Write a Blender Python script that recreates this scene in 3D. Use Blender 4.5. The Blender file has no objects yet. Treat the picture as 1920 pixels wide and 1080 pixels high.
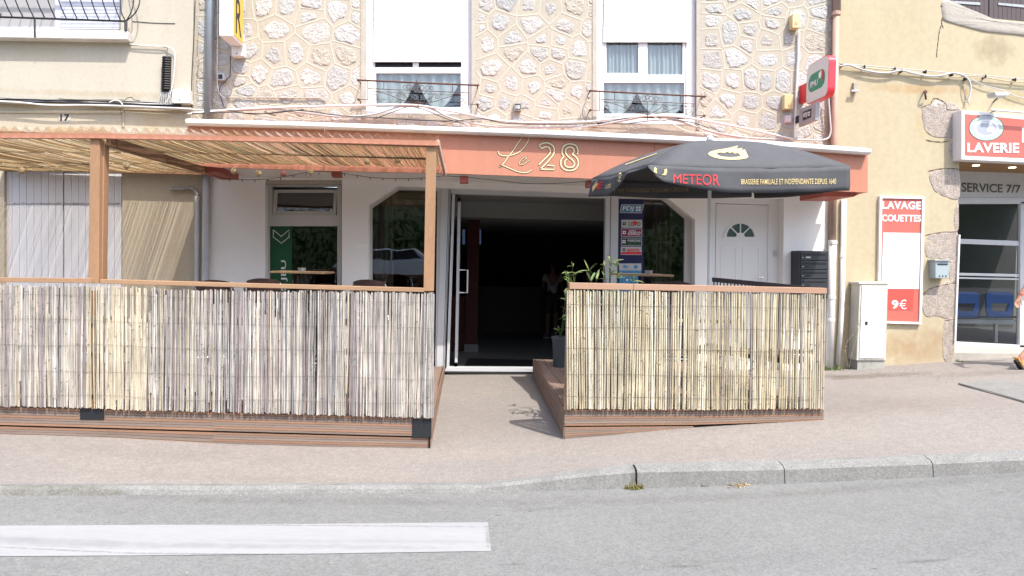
import bpy, bmesh, math, random
from mathutils import Vector, Matrix, noise
from mathutils.bvhtree import BVHTree
random.seed(7)
SC = bpy.context.scene
COL = SC.collection
R = math.radians
# ------------------------------------------------------------------ camera
FPX = 1280.0
CAM_LOC = Vector((0.0, 0.0, 1.6))
CAM_ROT = Matrix.Rotation(R(-3.80), 3, 'Z') @ Matrix.Rotation(R(90 - 1.92), 3, 'X') @ Matrix.Rotation(R(1.25), 3, 'Z')
cd = bpy.data.cameras.new('camera')
cd.sensor_width = 36.0
cd.lens = 36.0 * FPX / 1920.0
cd.clip_start = 0.05
cd.clip_end = 2000
cam = bpy.data.objects.new('camera', cd)
COL.objects.link(cam)
cam.matrix_world = Matrix.Translation(CAM_LOC) @ CAM_ROT.to_4x4()
SC.camera = cam
# ------------------------------------------------------------------ world, sun, exposure
SUN_DIR = Vector((0.60, -1.0, 1.88)).normalized()        # towards the sun
w = bpy.data.worlds.new('World')
SC.world = w
w.use_nodes = True
nt = w.node_tree
bgn = nt.nodes['Background']
sky = nt.nodes.new('ShaderNodeTexSky')
sky.sky_type = 'NISHITA'
sky.sun_disc = False
sky.sun_elevation = math.asin(SUN_DIR.z)
sky.sun_rotation = math.atan2(SUN_DIR.x, SUN_DIR.y)
sky.air_density = 1.0
sky.dust_density = 2.5
sky.ozone_density = 1.0
nt.links.new(sky.outputs[0], bgn.inputs[0])
bgn.inputs[1].default_value = 0.15
sl = bpy.data.lights.new('sun', 'SUN')
sl.energy = 2.2
sl.angle = R(0.5)
sl.color = (1.0, 0.955, 0.89)
so = bpy.data.objects.new('sun', sl)
COL.objects.link(so)
so.rotation_euler = SUN_DIR.to_track_quat('Z', 'Y').to_euler()
so.location = (6, -10, 20)
SC.view_settings.view_transform = 'Standard'
SC.view_settings.look = 'None'
SC.view_settings.exposure = 1.55
SC.view_settings.gamma = 1.0
SC.view_settings.use_curve_mapping = False
SC.render.engine = 'CYCLES'
SC.cycles.max_bounces = 8
SC.cycles.transparent_max_bounces = 12

# ------------------------------------------------------------------ where a photo pixel lies on a depth plane
def ray(px, py):
    return CAM_ROT @ Vector(((px - 960) / FPX, (540 - py) / FPX, -1.0))
def P(px, py, Y):
    d = ray(px, py)
    return CAM_LOC + d * ((Y - CAM_LOC.y) / d.y)
def PXp(px, py, X):
    d = ray(px, py)
    return CAM_LOC + d * ((X - CAM_LOC.x) / d.x)
def lerp(a, b, t):
    return a + (b - a) * t
def interp(x, xs, ys):
    if x <= xs[0]:
        return ys[0]
    for i in range(1, len(xs)):
        if x <= xs[i]:
            return lerp(ys[i - 1], ys[i], (x - xs[i - 1]) / (xs[i] - xs[i - 1]))
    return ys[-1]
FW = 10.24       # the facades
FD = 6.80        # front of the terraces
FC = 9.05        # front of the canopy

# ------------------------------------------------------------------ materials
def lin(c):
    return tuple(((v / 255.0) / 12.92 if v / 255.0 <= 0.04045 else ((v / 255.0 + 0.055) / 1.055) ** 2.4) for v in c)
def mat(name, col, rough=0.7, var=0.12, scale=4.0, bump=0.0, bscale=60.0, metal=0.0, spec=0.4, col2=None,
        fine=0.0, vcol=False, stretch=(1, 1, 1), emit=None, speck=0.0, bdist=0.01, transl=0.0, coat=0.0, streak=0.0):
    m = bpy.data.materials.new(name)
    m.use_nodes = True
    t = m.node_tree
    N, L = t.nodes, t.links
    b = N['Principled BSDF']
    b.inputs['Roughness'].default_value = rough
    b.inputs['Metallic'].default_value = metal
    b.inputs['Specular IOR Level'].default_value = spec
    if coat:
        b.inputs['Coat Weight'].default_value = coat
    tc = N.new('ShaderNodeTexCoord')
    mp = N.new('ShaderNodeMapping')
    mp.inputs['Scale'].default_value = stretch
    geo = N.new('ShaderNodeNewGeometry')
    L.new(geo.outputs['Position'] if vcol == 'world' else tc.outputs['Object'], mp.inputs[0])
    n1 = N.new('ShaderNodeTexNoise')
    n1.inputs['Scale'].default_value = scale
    n1.inputs['Detail'].default_value = 6
    n1.inputs['Roughness'].default_value = 0.62
    L.new(mp.outputs[0], n1.inputs['Vector'])
    rp = N.new('ShaderNodeValToRGB')
    rp.color_ramp.elements[0].position = 0.32
    rp.color_ramp.elements[1].position = 0.68
    c2 = col2 if col2 else tuple(c * (1 - var) for c in col)
    rp.color_ramp.elements[0].color = (*c2, 1)
    rp.color_ramp.elements[1].color = (*col, 1)
    L.new(n1.outputs['Fac'], rp.inputs[0])
    out = rp.outputs[0]
    def mul(a, fac_socket_or_col, blend='MULTIPLY', fac=1.0):
        mx = N.new('ShaderNodeMix')
        mx.data_type = 'RGBA'
        mx.blend_type = blend
        mx.inputs[0].default_value = fac
        L.new(a, mx.inputs[6])
        L.new(fac_socket_or_col, mx.inputs[7])
        return mx.outputs[2]
    if fine:
        n2 = N.new('ShaderNodeTexNoise')
        n2.inputs['Scale'].default_value = scale * 22
        n2.inputs['Detail'].default_value = 3
        L.new(mp.outputs[0], n2.inputs['Vector'])
        r2 = N.new('ShaderNodeValToRGB')
        r2.color_ramp.elements[0].position = 0.3
        r2.color_ramp.elements[1].position = 0.7
        r2.color_ramp.elements[0].color = (1 - fine, 1 - fine, 1 - fine, 1)
        r2.color_ramp.elements[1].color = (1 + fine * .3, 1 + fine * .3, 1 + fine * .3, 1)
        L.new(n2.outputs['Fac'], r2.inputs[0])
        out = mul(out, r2.outputs[0])
    if speck:
        v = N.new('ShaderNodeTexVoronoi')
        v.inputs['Scale'].default_value = 75
        L.new(tc.outputs['Object'], v.inputs['Vector'])
        bw = N.new('ShaderNodeSeparateColor')
        L.new(v.outputs['Color'], bw.inputs[0])
        r3 = N.new('ShaderNodeValToRGB')
        r3.color_ramp.elements[0].position = 0.0
        r3.color_ramp.elements[0].color = (1 - speck, 1 - speck, 1 - speck, 1)
        r3.color_ramp.elements[1].position = 1.0
        r3.color_ramp.elements[1].color = (1 + speck, 1 + speck, 1 + speck, 1)
        L.new(bw.outputs[0], r3.inputs[0])
        out = mul(out, r3.outputs[0])
    if streak:
        mp2 = N.new('ShaderNodeMapping')
        mp2.inputs['Scale'].default_value = (6, 6, 0.5)
        L.new(tc.outputs['Object'], mp2.inputs[0])
        n4 = N.new('ShaderNodeTexNoise')
        n4.inputs['Scale'].default_value = 1.6
        n4.inputs['Detail'].default_value = 5
        L.new(mp2.outputs[0], n4.inputs['Vector'])
        r4 = N.new('ShaderNodeValToRGB')
        r4.color_ramp.elements[0].position = 0.3
        r4.color_ramp.elements[1].position = 0.6
        r4.color_ramp.elements[0].color = (1 - streak, 1 - streak, 1 - streak * 1.1, 1)
        r4.color_ramp.elements[1].color = (1, 1, 1, 1)
        L.new(n4.outputs['Fac'], r4.inputs[0])
        out = mul(out, r4.outputs[0])
    if vcol is True:
        a = N.new('ShaderNodeAttribute')
        a.attribute_name = 'Col'
        out = mul(out, a.outputs['Color'])
    L.new(out, b.inputs['Base Color'])
    if bump:
        n3 = N.new('ShaderNodeTexNoise')
        n3.inputs['Scale'].default_value = bscale
        n3.inputs['Detail'].default_value = 5
        n3.inputs['Roughness'].default_value = 0.65
        L.new(mp.outputs[0], n3.inputs['Vector'])
        bp = N.new('ShaderNodeBump')
        bp.inputs['Strength'].default_value = bump
        bp.inputs['Distance'].default_value = bdist
        L.new(n3.outputs['Fac'], bp.inputs['Height'])
        L.new(bp.outputs[0], b.inputs['Normal'])
    if emit:
        b.inputs['Emission Color'].default_value = (*emit[0], 1)
        b.inputs['Emission Strength'].default_value = emit[1]
    if transl:
        tr = N.new('ShaderNodeBsdfTranslucent')
        L.new(out, tr.inputs[0])
        ms = N.new('ShaderNodeMixShader')
        ms.inputs[0].default_value = transl
        L.new(b.outputs[0], ms.inputs[1])
        L.new(tr.outputs[0], ms.inputs[2])
        L.new(ms.outputs[0], N['Material Output'].inputs[0])
    return m
def glass(name, tint=(0.75, 0.8, 0.8), refl=0.10, rough=0.01):
    m = bpy.data.materials.new(name)
    m.use_nodes = True
    t = m.node_tree
    N, L = t.nodes, t.links
    N.remove(N['Principled BSDF'])
    tr = N.new('ShaderNodeBsdfTransparent')
    tr.inputs[0].default_value = (*tint, 1)
    gl = N.new('ShaderNodeBsdfGlossy')
    gl.inputs['Roughness'].default_value = rough
    gl.inputs[0].default_value = (.8, .8, .8, 1)
    fr = N.new('ShaderNodeLayerWeight')
    fr.inputs[0].default_value = 0.5
    pw_ = N.new('ShaderNodeMath')
    pw_.operation = 'POWER'
    pw_.inputs[1].default_value = 5.0
    L.new(fr.outputs['Facing'], pw_.inputs[0])
    ad = N.new('ShaderNodeMath')
    ad.operation = 'ADD'
    ad.use_clamp = True
    ad.inputs[1].default_value = refl + .04
    L.new(pw_.outputs[0], ad.inputs[0])
    # slight unevenness of old float glass
    tc = N.new('ShaderNodeTexCoord')
    nz = N.new('ShaderNodeTexNoise')
    nz.inputs['Scale'].default_value = 1.3
    L.new(tc.outputs['Object'], nz.inputs['Vector'])
    bp = N.new('ShaderNodeBump')
    bp.inputs['Strength'].default_value = 0.04
    bp.inputs['Distance'].default_value = 0.05
    L.new(nz.outputs['Fac'], bp.inputs['Height'])
    L.new(bp.outputs[0], gl.inputs['Normal'])
    ms = N.new('ShaderNodeMixShader')
    L.new(ad.outputs[0], ms.inputs[0])
    L.new(tr.outputs[0], ms.inputs[1])
    L.new(gl.outputs[0], ms.inputs[2])
    L.new(ms.outputs[0], N['Material Output'].inputs[0])
    return m

# ------------------------------------------------------------------ mesh kit
def stain(m, cen, rad, col, strength=.6, nscale=3.0, axes='XZ', hard=.35):
    """a stain of its own shape at a fixed place on the surface (world metres)"""
    t = m.node_tree; N, L = t.nodes, t.links
    b = N['Principled BSDF']
    src = b.inputs['Base Color'].links[0].from_socket
    geo = N.new('ShaderNodeNewGeometry'); sp = N.new('ShaderNodeSeparateXYZ'); L.new(geo.outputs['Position'], sp.inputs[0])
    acc = None
    for ax, c, r in zip(axes, cen, rad):
        a = N.new('ShaderNodeMath'); a.operation = 'SUBTRACT'; L.new(sp.outputs[ax], a.inputs[0]); a.inputs[1].default_value = c
        d = N.new('ShaderNodeMath'); d.operation = 'DIVIDE'; L.new(a.outputs[0], d.inputs[0]); d.inputs[1].default_value = r
        q = N.new('ShaderNodeMath'); q.operation = 'MULTIPLY'; L.new(d.outputs[0], q.inputs[0]); L.new(d.outputs[0], q.inputs[1])
        if acc is None: acc = q
        else:
            s_ = N.new('ShaderNodeMath'); s_.operation = 'ADD'; L.new(acc.outputs[0], s_.inputs[0]); L.new(q.outputs[0], s_.inputs[1]); acc = s_
    nz = N.new('ShaderNodeTexNoise'); nz.inputs['Scale'].default_value = nscale; nz.inputs['Detail'].default_value = 6; nz.inputs['Roughness'].default_value = .65
    L.new(geo.outputs['Position'], nz.inputs['Vector'])
    k = N.new('ShaderNodeMath'); k.operation = 'MULTIPLY_ADD'; L.new(nz.outputs['Fac'], k.inputs[0]); k.inputs[1].default_value = 2.4; k.inputs[2].default_value = -.75
    s2 = N.new('ShaderNodeMath'); s2.operation = 'SUBTRACT'; L.new(k.outputs[0], s2.inputs[0]); L.new(acc.outputs[0], s2.inputs[1])
    mr = N.new('ShaderNodeMapRange'); mr.clamp = True; L.new(s2.outputs[0], mr.inputs[0]); mr.inputs[1].default_value = -hard; mr.inputs[2].default_value = hard + .25
    mr.inputs[4].default_value = strength
    mx = N.new('ShaderNodeMix'); mx.data_type = 'RGBA'; mx.blend_type = 'MULTIPLY'
    L.new(mr.outputs[0], mx.inputs[0]); L.new(src, mx.inputs[6]); mx.inputs[7].default_value = (*col, 1)
    L.new(mx.outputs[2], b.inputs['Base Color'])

class MB:
    def __init__(s):
        s.v = []; s.f = []; s.c = []; s.col = (1, 1, 1)
    def add(s, vs, fs, col=None):
        o = len(s.v)
        s.v += [tuple(p) for p in vs]
        s.c += [(col or s.col)] * len(vs)
        s.f += [tuple(i + o for i in f) for f in fs]
        return s
    def hexa(s, a, b, col=None):          # two rings of 4 points
        return s.add(list(a) + list(b), [(0, 1, 2, 3), (7, 6, 5, 4), (0, 4, 5, 1), (1, 5, 6, 2), (2, 6, 7, 3), (3, 7, 4, 0)], col)
    def box(s, x0, x1, y0, y1, z0, z1, col=None):
        return s.hexa([(x0, y0, z0), (x1, y0, z0), (x1, y0, z1), (x0, y0, z1)], [(x0, y1, z0), (x1, y1, z0), (x1, y1, z1), (x0, y1, z1)], col)
    def pq(s, pts, Y, th, col=None):      # four picture points on a depth plane, given thickness going back
        a = [P(x, y, Y) for x, y in pts]
        return s.hexa(a, [p + Vector((0, th, 0)) for p in a], col)
    def pb(s, x0, y0, x1, y1, Y, th, col=None):
        return s.pq([(x0, y0), (x1, y0), (x1, y1), (x0, y1)], Y, th, col)
    def prism(s, pts, d, col=None):       # polygon of 3-D points pushed along d
        n = len(pts)
        d = Vector(d)
        a = [Vector(p) for p in pts]
        b = [p + d for p in a]
        fs = [tuple(range(n)), tuple(range(2 * n - 1, n - 1, -1))]
        fs += [(i, i + n, (i + 1) % n + n, (i + 1) % n) for i in range(n)]
        return s.add(a + b, fs, col)
    def tube(s, path, r, n=8, col=None, cap=True, closed=False):
        path = [Vector(p) for p in path]
        m = len(path)
        rs = r if isinstance(r, (list, tuple)) else [r] * m
        vs = []
        prev = None
        for i, p in enumerate(path):
            if closed:
                t = (path[(i + 1) % m] - path[i - 1])
            else:
                t = path[min(i + 1, m - 1)] - path[max(i - 1, 0)]
            if t.length < 1e-9:
                t = Vector((0, 0, 1))
            t.normalize()
            if prev is None:
                u = t.cross(Vector((0, 0, 1)))
                if u.length < .05:
                    u = t.cross(Vector((0, 1, 0)))
            else:
                u = prev - t * prev.dot(t)
                if u.length < 1e-5:
                    u = t.orthogonal()
            u.normalize()
            prev = u
            v = t.cross(u)
            for k in range(n):
                a = 2 * math.pi * k / n
                vs.append(p + (u * math.cos(a) + v * math.sin(a)) * rs[i])
        fs = []
        for i in range(m if closed else m - 1):
            j = (i + 1) % m
            for k in range(n):
                fs.append((i * n + k, i * n + (k + 1) % n, j * n + (k + 1) % n, j * n + k))
        if cap and not closed:
            fs.append(tuple(range(n - 1, -1, -1)))
            fs.append(tuple(range((m - 1) * n, m * n)))
        return s.add(vs, fs, col)
    def lathe(s, prof, c, n=20, col=None, axis='Z'):
        c = Vector(c)
        vs = []
        for r_, h in prof:
            for k in range(n):
                a = 2 * math.pi * k / n
                if axis == 'Z':
                    vs.append(c + Vector((r_ * math.cos(a), r_ * math.sin(a), h)))
                elif axis == 'Y':
                    vs.append(c + Vector((r_ * math.cos(a), h, r_ * math.sin(a))))
                else:
                    vs.append(c + Vector((h, r_ * math.cos(a), r_ * math.sin(a))))
        m = len(prof)
        fs = [(i * n + k, i * n + (k + 1) % n, (i + 1) * n + (k + 1) % n, (i + 1) * n + k) for i in range(m - 1) for k in range(n)]
        fs.append(tuple(range(n - 1, -1, -1)))
        fs.append(tuple(range((m - 1) * n, m * n)))
        return s.add(vs, fs, col)
    def sheet(s, rows, col=None):         # grid of points
        nr, nc = len(rows), len(rows[0])
        vs = [p for r_ in rows for p in r_]
        fs = [(i * nc + j, i * nc + j + 1, (i + 1) * nc + j + 1, (i + 1) * nc + j) for i in range(nr - 1) for j in range(nc - 1)]
        return s.add(vs, fs, col)
    def build(s, name, m, parent=None, smooth=False, bevel=0.0, org=None):
        if parent is not None:
            o0 = ORG.get(parent.name, Vector((0, 0, 0)))
        elif org is not None:
            o0 = Vector(org)
        else:
            xs = [p[0] for p in s.v]; ys = [p[1] for p in s.v]; zs = [p[2] for p in s.v]
            o0 = Vector(((min(xs) + max(xs)) / 2, (min(ys) + max(ys)) / 2, min(zs)))
        me = bpy.data.meshes.new(name)
        me.from_pydata([(p[0] - o0.x, p[1] - o0.y, p[2] - o0.z) for p in s.v], [], s.f)
        ca = me.color_attributes.new('Col', 'FLOAT_COLOR', 'POINT')
        flat = []
        for c in s.c:
            flat += [c[0], c[1], c[2], 1.0]
        ca.data.foreach_set('color', flat)
        me.materials.append(m)
        bm = bmesh.new()
        bm.from_mesh(me)
        bmesh.ops.recalc_face_normals(bm, faces=bm.faces)
        bm.to_mesh(me)
        bm.free()
        if smooth:
            me.polygons.foreach_set('use_smooth', [True] * len(me.polygons))
        me.update()
        o = bpy.data.objects.new(name, me)
        COL.objects.link(o)
        if parent is not None:
            o.parent = parent
            ORG[o.name] = o0
        else:
            o.location = o0
            ORG[o.name] = o0
        if bevel:
            md = o.modifiers.new('Bevel', 'BEVEL')
            md.width = bevel
            md.segments = 2
            md.limit_method = 'ANGLE'
            md.angle_limit = R(40)
        return o
ORG = {}
def thing(name, label, cat, loc=(0, 0, 0), group=None, rz=0):
    o = bpy.data.objects.new(name, None)
    COL.objects.link(o)
    o.location = loc
    o.rotation_euler = (0, 0, rz)
    o.empty_display_size = 0.1
    ORG[o.name] = Vector(loc)
    return tag(o, label, cat, group)
def tag(o, label, cat, group=None):
    o['label'] = label
    o['category'] = cat
    if group:
        o['group'] = group
    return o
def struct(o, label=None):
    o['kind'] = 'structure'
    if label:
        o['label'] = label
    return o
def dup(root, loc, rz=0.0, label=None):
    r_ = root.copy(); COL.objects.link(r_); r_.location = loc; r_.rotation_euler = (0, 0, rz)
    if label:
        r_['label'] = label
    for ch in list(root.children):
        c = ch.copy(); COL.objects.link(c); c.parent = r_
        for g in list(ch.children):
            d = g.copy(); COL.objects.link(d); d.parent = c
    return r_
def curve_to_mb(cu, mb=None):
    ob = bpy.data.objects.new('tmp', cu)
    COL.objects.link(ob)
    dg = bpy.context.evaluated_depsgraph_get()
    dg.update()
    me = bpy.data.meshes.new_from_object(ob.evaluated_get(dg))
    vs = [v.co.copy() for v in me.vertices]
    fs = [tuple(p.vertices) for p in me.polygons]
    bpy.data.objects.remove(ob)
    bpy.data.curves.remove(cu)
    bpy.data.meshes.remove(me)
    return vs, fs
def plate(mb, outer, holes, Y, th, px=True, col=None):
    """flat wall piece with openings, front at Y, going back by th; outlines in picture points (or x,z)"""
    cu = bpy.data.curves.new('c', 'CURVE')
    cu.dimensions = '2D'
    cu.fill_mode = 'BOTH'
    cu.extrude = th / 2
    for lp in [outer] + list(holes):
        pts = [P(x, y, Y) for x, y in lp] if px else [Vector((x, 0, z)) for x, z in lp]
        sp = cu.splines.new('POLY')
        sp.points.add(len(pts) - 1)
        for i, p in enumerate(pts):
            sp.points[i].co = (p.x, p.z, 0, 1)
        sp.use_cyclic_u = True
    vs, fs = curve_to_mb(cu)
    mb.add([(v.x, Y + th / 2 - v.z, v.y) for v in vs], fs, col)
    return mb
def rectpts(x0, y0, x1, y1):
    return [(x0, y0), (x1, y0), (x1, y1), (x0, y1)]
TXT = {}
def text2d(s, bold=0.0, shear=0.0, space=1.0):
    k = (s, bold, shear, space)
    if k not in TXT:
        cu = bpy.data.curves.new('t', 'FONT')
        cu.body = s
        cu.size = 1
        cu.offset = bold
        cu.shear = shear
        cu.space_character = space
        cu.resolution_u = 4
        vs, fs = curve_to_mb(cu)
        x0 = min(v.x for v in vs); x1 = max(v.x for v in vs); y0 = min(v.y for v in vs); y1 = max(v.y for v in vs)
        TXT[k] = ([((v.x - x0) / (x1 - x0), (v.y - y0) / (y1 - y0)) for v in vs], fs)
    return TXT[k]
def bil(q, u, v):                          # q: TL TR BR BL
    top = q[0] + (q[1] - q[0]) * u
    bot = q[3] + (q[2] - q[3]) * u
    return bot + (top - bot) * v
def text3(mb, s, q, bold=0.0, shear=0.0, space=1.0, col=None, off=None):
    vs, fs = text2d(s, bold, shear, space)
    q = [Vector(p) for p in q]
    if off is not None:
        q = [p + Vector(off) for p in q]
    return mb.add([bil(q, u, v) for u, v in vs], fs, col)
def textp(mb, s, pts, Y, bold=0.0, shear=0.0, space=1.0, col=None):
    if len(pts) == 2:
        (a, b), (c, d) = pts
        pts = [(a, b), (c, b), (c, d), (a, d)]
    return text3(mb, s, [P(x, y, Y) for x, y in pts], bold, shear, space, col)
def smoothpath(pts, k=5, closed=False):
    out = []
    n = len(pts)
    P_ = [Vector(p) for p in pts]
    for i in range(n if closed else n - 1):
        if closed:
            a, b, c, d = P_[i - 1], P_[i], P_[(i + 1) % n], P_[(i + 2) % n]
        else:
            a, b, c, d = P_[max(i - 1, 0)], P_[i], P_[i + 1], P_[min(i + 2, n - 1)]
        for j in range(k):
            t = j / k
            out.append(0.5 * ((2 * b) + (c - a) * t + (2 * a - 5 * b + 4 * c - d) * t * t + (3 * b - a - 3 * c + d) * t ** 3))
    if not closed:
        out.append(P_[-1])
    return out
def ribbon2(pts, w, k=5, sm=True):         # flat stroke in 2-D picture points -> quads
    p = smoothpath([Vector((a, b, 0)) for a, b in pts], k) if sm else [Vector((a, b, 0)) for a, b in pts]
    L_, R_ = [], []
    for i in range(len(p)):
        t = (p[min(i + 1, len(p) - 1)] - p[max(i - 1, 0)]).normalized()
        n = Vector((-t.y, t.x, 0)) * (w / 2)
        L_.append(p[i] + n); R_.append(p[i] - n)
    return L_, R_
def strokep(mb, pts, w, Y, sm=True, col=None, k=5):
    a, b = ribbon2(pts, w, k, sm)
    return mb.sheet([[P(v.x, v.y, Y) for v in a], [P(v.x, v.y, Y) for v in b]], col)
# ------------------------------------------------------------------ palette
W_STONEMORTAR = mat('mortar', (0.435, 0.39, 0.315), 0.9, 0.10, 1.5, 0.5, 90, fine=0.15, bdist=0.006)
W_RIDGE = mat('pointing', (0.455, 0.41, 0.335), 0.9, 0.08, 2.0, 0.3, 60, bdist=0.004)
W_STONE = mat('rough_stone', (0.52, 0.50, 0.47), 0.9, 0.13, 9.0, 0.75, 34, fine=0.22, vcol=True, bdist=0.035)
W_CREAM = mat('cream_render', (0.47, 0.43, 0.35), 0.9, 0.06, 0.9, 0.25, 120, fine=0.06, bdist=0.004, streak=0.03)
W_CREAM2 = mat('old_cream_render', (0.50, 0.43, 0.32), 0.9, 0.08, 1.2, 0.25, 90, fine=0.08, bdist=0.004, streak=0.05)
W_YELLOW = mat('yellow_render', (0.465, 0.395, 0.262), 0.92, 0.07, 0.7, 0.35, 100, fine=0.07, bdist=0.005, streak=0.03)
W_WHITE = mat('white_paint_wall', (0.85, 0.825, 0.79), 0.8, 0.06, 0.8, 0.1, 60, bdist=0.003)
W_GRANITE = mat('granite', (0.47, 0.40, 0.34), 0.9, 0.2, 12.0, 0.7, 60, fine=0.35, speck=.25, bdist=0.02)
W_SILLSTONE = mat('sill_stone', (0.46, 0.42, 0.36), 0.9, 0.14, 6.0, 0.6, 40, fine=0.2, bdist=0.01)
PVC = mat('white_pvc', (0.72, 0.71, 0.70), 0.35, 0.03, 2.0, spec=0.5)
SHUT = mat('shutter_white', (0.82, 0.82, 0.82), 0.5, 0.03, 1.0)
SHUTL = mat('lilac_shutter', (0.50, 0.51, 0.58), 0.5, 0.05, 2.0)
ALU = mat('painted_aluminium', (0.52, 0.53, 0.54), 0.4, 0.06, 3.0, spec=0.5)
GREYFR = mat('grey_white_frame', (0.50, 0.49, 0.47), 0.55, 0.08, 3.0)
SALMON = mat('salmon_paint', (0.48, 0.20, 0.125), 0.55, 0.06, 1.2, fine=0.04, streak=0.06)
SALMOND = mat('salmon_paint_old', (0.40, 0.10, 0.07), 0.6, 0.2, 4.0)
GUTW = mat('white_gutter', (0.80, 0.80, 0.80), 0.4, 0.06, 2.0, streak=0.08)
GLASS = glass('window_glass', (0.90, 0.93, 0.93), 0.03)
GLASSD = glass('shop_glass', (0.66, 0.68, 0.67), 0.06)
IRON = mat('rusty_iron', (0.06, 0.035, 0.028), 0.65, 0.4, 30, metal=0.3, col2=(0.11, 0.05, 0.03))
BLACKM = mat('black_metal', (0.02, 0.021, 0.023), 0.45, 0.2, 5)
BLACKP = mat('black_plastic', (0.012, 0.012, 0.013), 0.5, 0.2, 20)
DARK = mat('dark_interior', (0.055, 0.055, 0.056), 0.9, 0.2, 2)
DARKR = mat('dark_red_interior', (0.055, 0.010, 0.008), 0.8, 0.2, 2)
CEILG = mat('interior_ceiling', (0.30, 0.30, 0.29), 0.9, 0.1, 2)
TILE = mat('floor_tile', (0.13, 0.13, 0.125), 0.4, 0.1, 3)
CURT = mat('linen_curtain', (0.42, 0.37, 0.30), 0.9, 0.15, 5, transl=0.3)
NET = mat('net_curtain', (0.50, 0.53, 0.53), 0.9, 0.08, 10, transl=0.3)
WOOD = mat('terrace_timber', (0.36, 0.205, 0.11), 0.7, 0.2, 4.0, 0.25, 30, stretch=(1, 3, 0.25), fine=0.12, bdist=0.004)
WOODH = mat('rail_timber', (0.36, 0.22, 0.125), 0.7, 0.2, 4.0, 0.25, 30, stretch=(0.25, 3, 3), fine=0.15, bdist=0.004)
DECKW = mat('weathered_deck_board', (0.34, 0.17, 0.11), 0.8, 0.3, 3.0, 0.4, 30, stretch=(0.35, 3, 9), fine=0.3, col2=(0.24, 0.18, 0.155), bdist=0.004)
DECKTOP = mat('deck_top_board', (0.24, 0.165, 0.125), 0.8, 0.25, 3.0, 0.3, 30, stretch=(3, 0.4, 3), fine=0.2, bdist=0.004)
REEDG = mat('weathered_reed', (1, 1, 1), 0.75, 0.28, 5.0, 0.2, 60, stretch=(2, 2, 0.8), fine=0.15, vcol=True, bdist=0.003)
REEDY = mat('fresh_bamboo', (1, 1, 1), 0.6, 0.2, 5.0, 0.15, 60, stretch=(2, 2, 0.7), fine=0.1, vcol=True, bdist=0.003)
REEDR = mat('roof_reed', (1, 1, 1), 0.8, 0.12, 8.0, vcol=True, transl=0.5)
WIRE = mat('binding_wire', (0.10, 0.08, 0.07), 0.6, 0.3, 20)
FAB = mat('parasol_fabric', (0.085, 0.086, 0.092), 0.75, 0.2, 3.0, 0.15, 8, spec=0.25, fine=0.06, bdist=0.02)
GOLD = mat('cream_gold_print', (0.62, 0.48, 0.22), 0.7, 0.05, 5)
REDP = mat('red_print', (0.62, 0.045, 0.05), 0.6, 0.08, 5)
CREAMP = mat('cream_print', (0.66, 0.55, 0.33), 0.6, 0.05, 5)
BROWNP = mat('dark_outline_print', (0.10, 0.035, 0.02), 0.6, 0.05, 5)
WHITEP = mat('white_print', (0.72, 0.72, 0.72), 0.5, 0.03, 5)
BLACKPR = mat('black_print', (0.02, 0.02, 0.022), 0.5, 0.05, 5)
COTTA = mat('sign_red', (0.50, 0.13, 0.10), 0.45, 0.04, 2)
NAVY = mat('navy_vinyl', (0.012, 0.018, 0.075), 0.4, 0.1, 2)
GREENV = mat('green_vinyl', (0.01, 0.09, 0.03), 0.4, 0.4, 1.5)
CABLEG = mat('grey_cable', (0.50, 0.50, 0.50), 0.6, 0.15, 20)
CABLEW = mat('white_conduit', (0.72, 0.70, 0.68), 0.55, 0.1, 10)
CABLEB = mat('black_cable', (0.03, 0.03, 0.035), 0.6, 0.2, 20)
PIPEG = mat('grey_blue_pipe', (0.27, 0.31, 0.34), 0.45, 0.15, 3, metal=0.2)
PIPEB = mat('brown_pipe', (0.42, 0.28, 0.21), 0.5, 0.15, 3, coat=0.2)
BEIGEBOX = mat('beige_plastic', (0.60, 0.50, 0.27), 0.5, 0.1, 6)
CABIN = mat('cabinet_polyester', (0.55, 0.53, 0.47), 0.6, 0.08, 3, 0.1, 80, bdist=0.003, streak=0.10)
CONCR = mat('concrete_kerb', (0.228, 0.226, 0.212), 0.9, 0.2, 5, 0.4, 70, fine=0.25, bdist=0.006, speck=0.15)
BRONZE = mat('brown_shutter', (0.085, 0.065, 0.065), 0.6, 0.1, 5)
LEAF = mat('leaf', (0.17, 0.27, 0.09), 0.5, 0.3, 8, transl=0.35, col2=(0.24, 0.34, 0.15))
LEAFD = mat('dark_leaf', (0.04, 0.085, 0.022), 0.5, 0.3, 8, transl=0.3, col2=(0.07, 0.12, 0.03))
DRY = mat('dry_grass', (0.42, 0.30, 0.14), 0.8, 0.3, 8, transl=0.2)
GRASS = mat('weed_green', (0.14, 0.22, 0.06), 0.6, 0.3, 8, transl=0.3)
BARK = mat('bark', (0.10, 0.075, 0.055), 0.9, 0.3, 10, 0.5, 30)
POT = mat('slate_pot', (0.05, 0.06, 0.065), 0.6, 0.2, 5)
RATTAN = mat('brown_rattan', (0.060, 0.030, 0.022), 0.55, 0.35, 60, 0.6, 120, bdist=0.004)
CHROME = mat('chair_tube', (0.55, 0.55, 0.56), 0.25, 0.05, 3, metal=0.9)
TABLEW = mat('table_top_wood', (0.42, 0.27, 0.15), 0.6, 0.3, 6, stretch=(0.4, 3, 3))
BLUEC = mat('blue_seat', (0.035, 0.11, 0.36), 0.4, 0.1, 3)
OSB = mat('chipboard_soffit', (0.30, 0.17, 0.075), 0.8, 0.35, 30)
SKIN = mat('skin', (0.48, 0.25, 0.17), 0.5, 0.08, 8)
asph = mat('asphalt', (0.176, 0.176, 0.168), 0.9, 0.13, 0.55, 0.3, 140, fine=0.08, bdist=0.005, speck=0.16)
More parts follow.
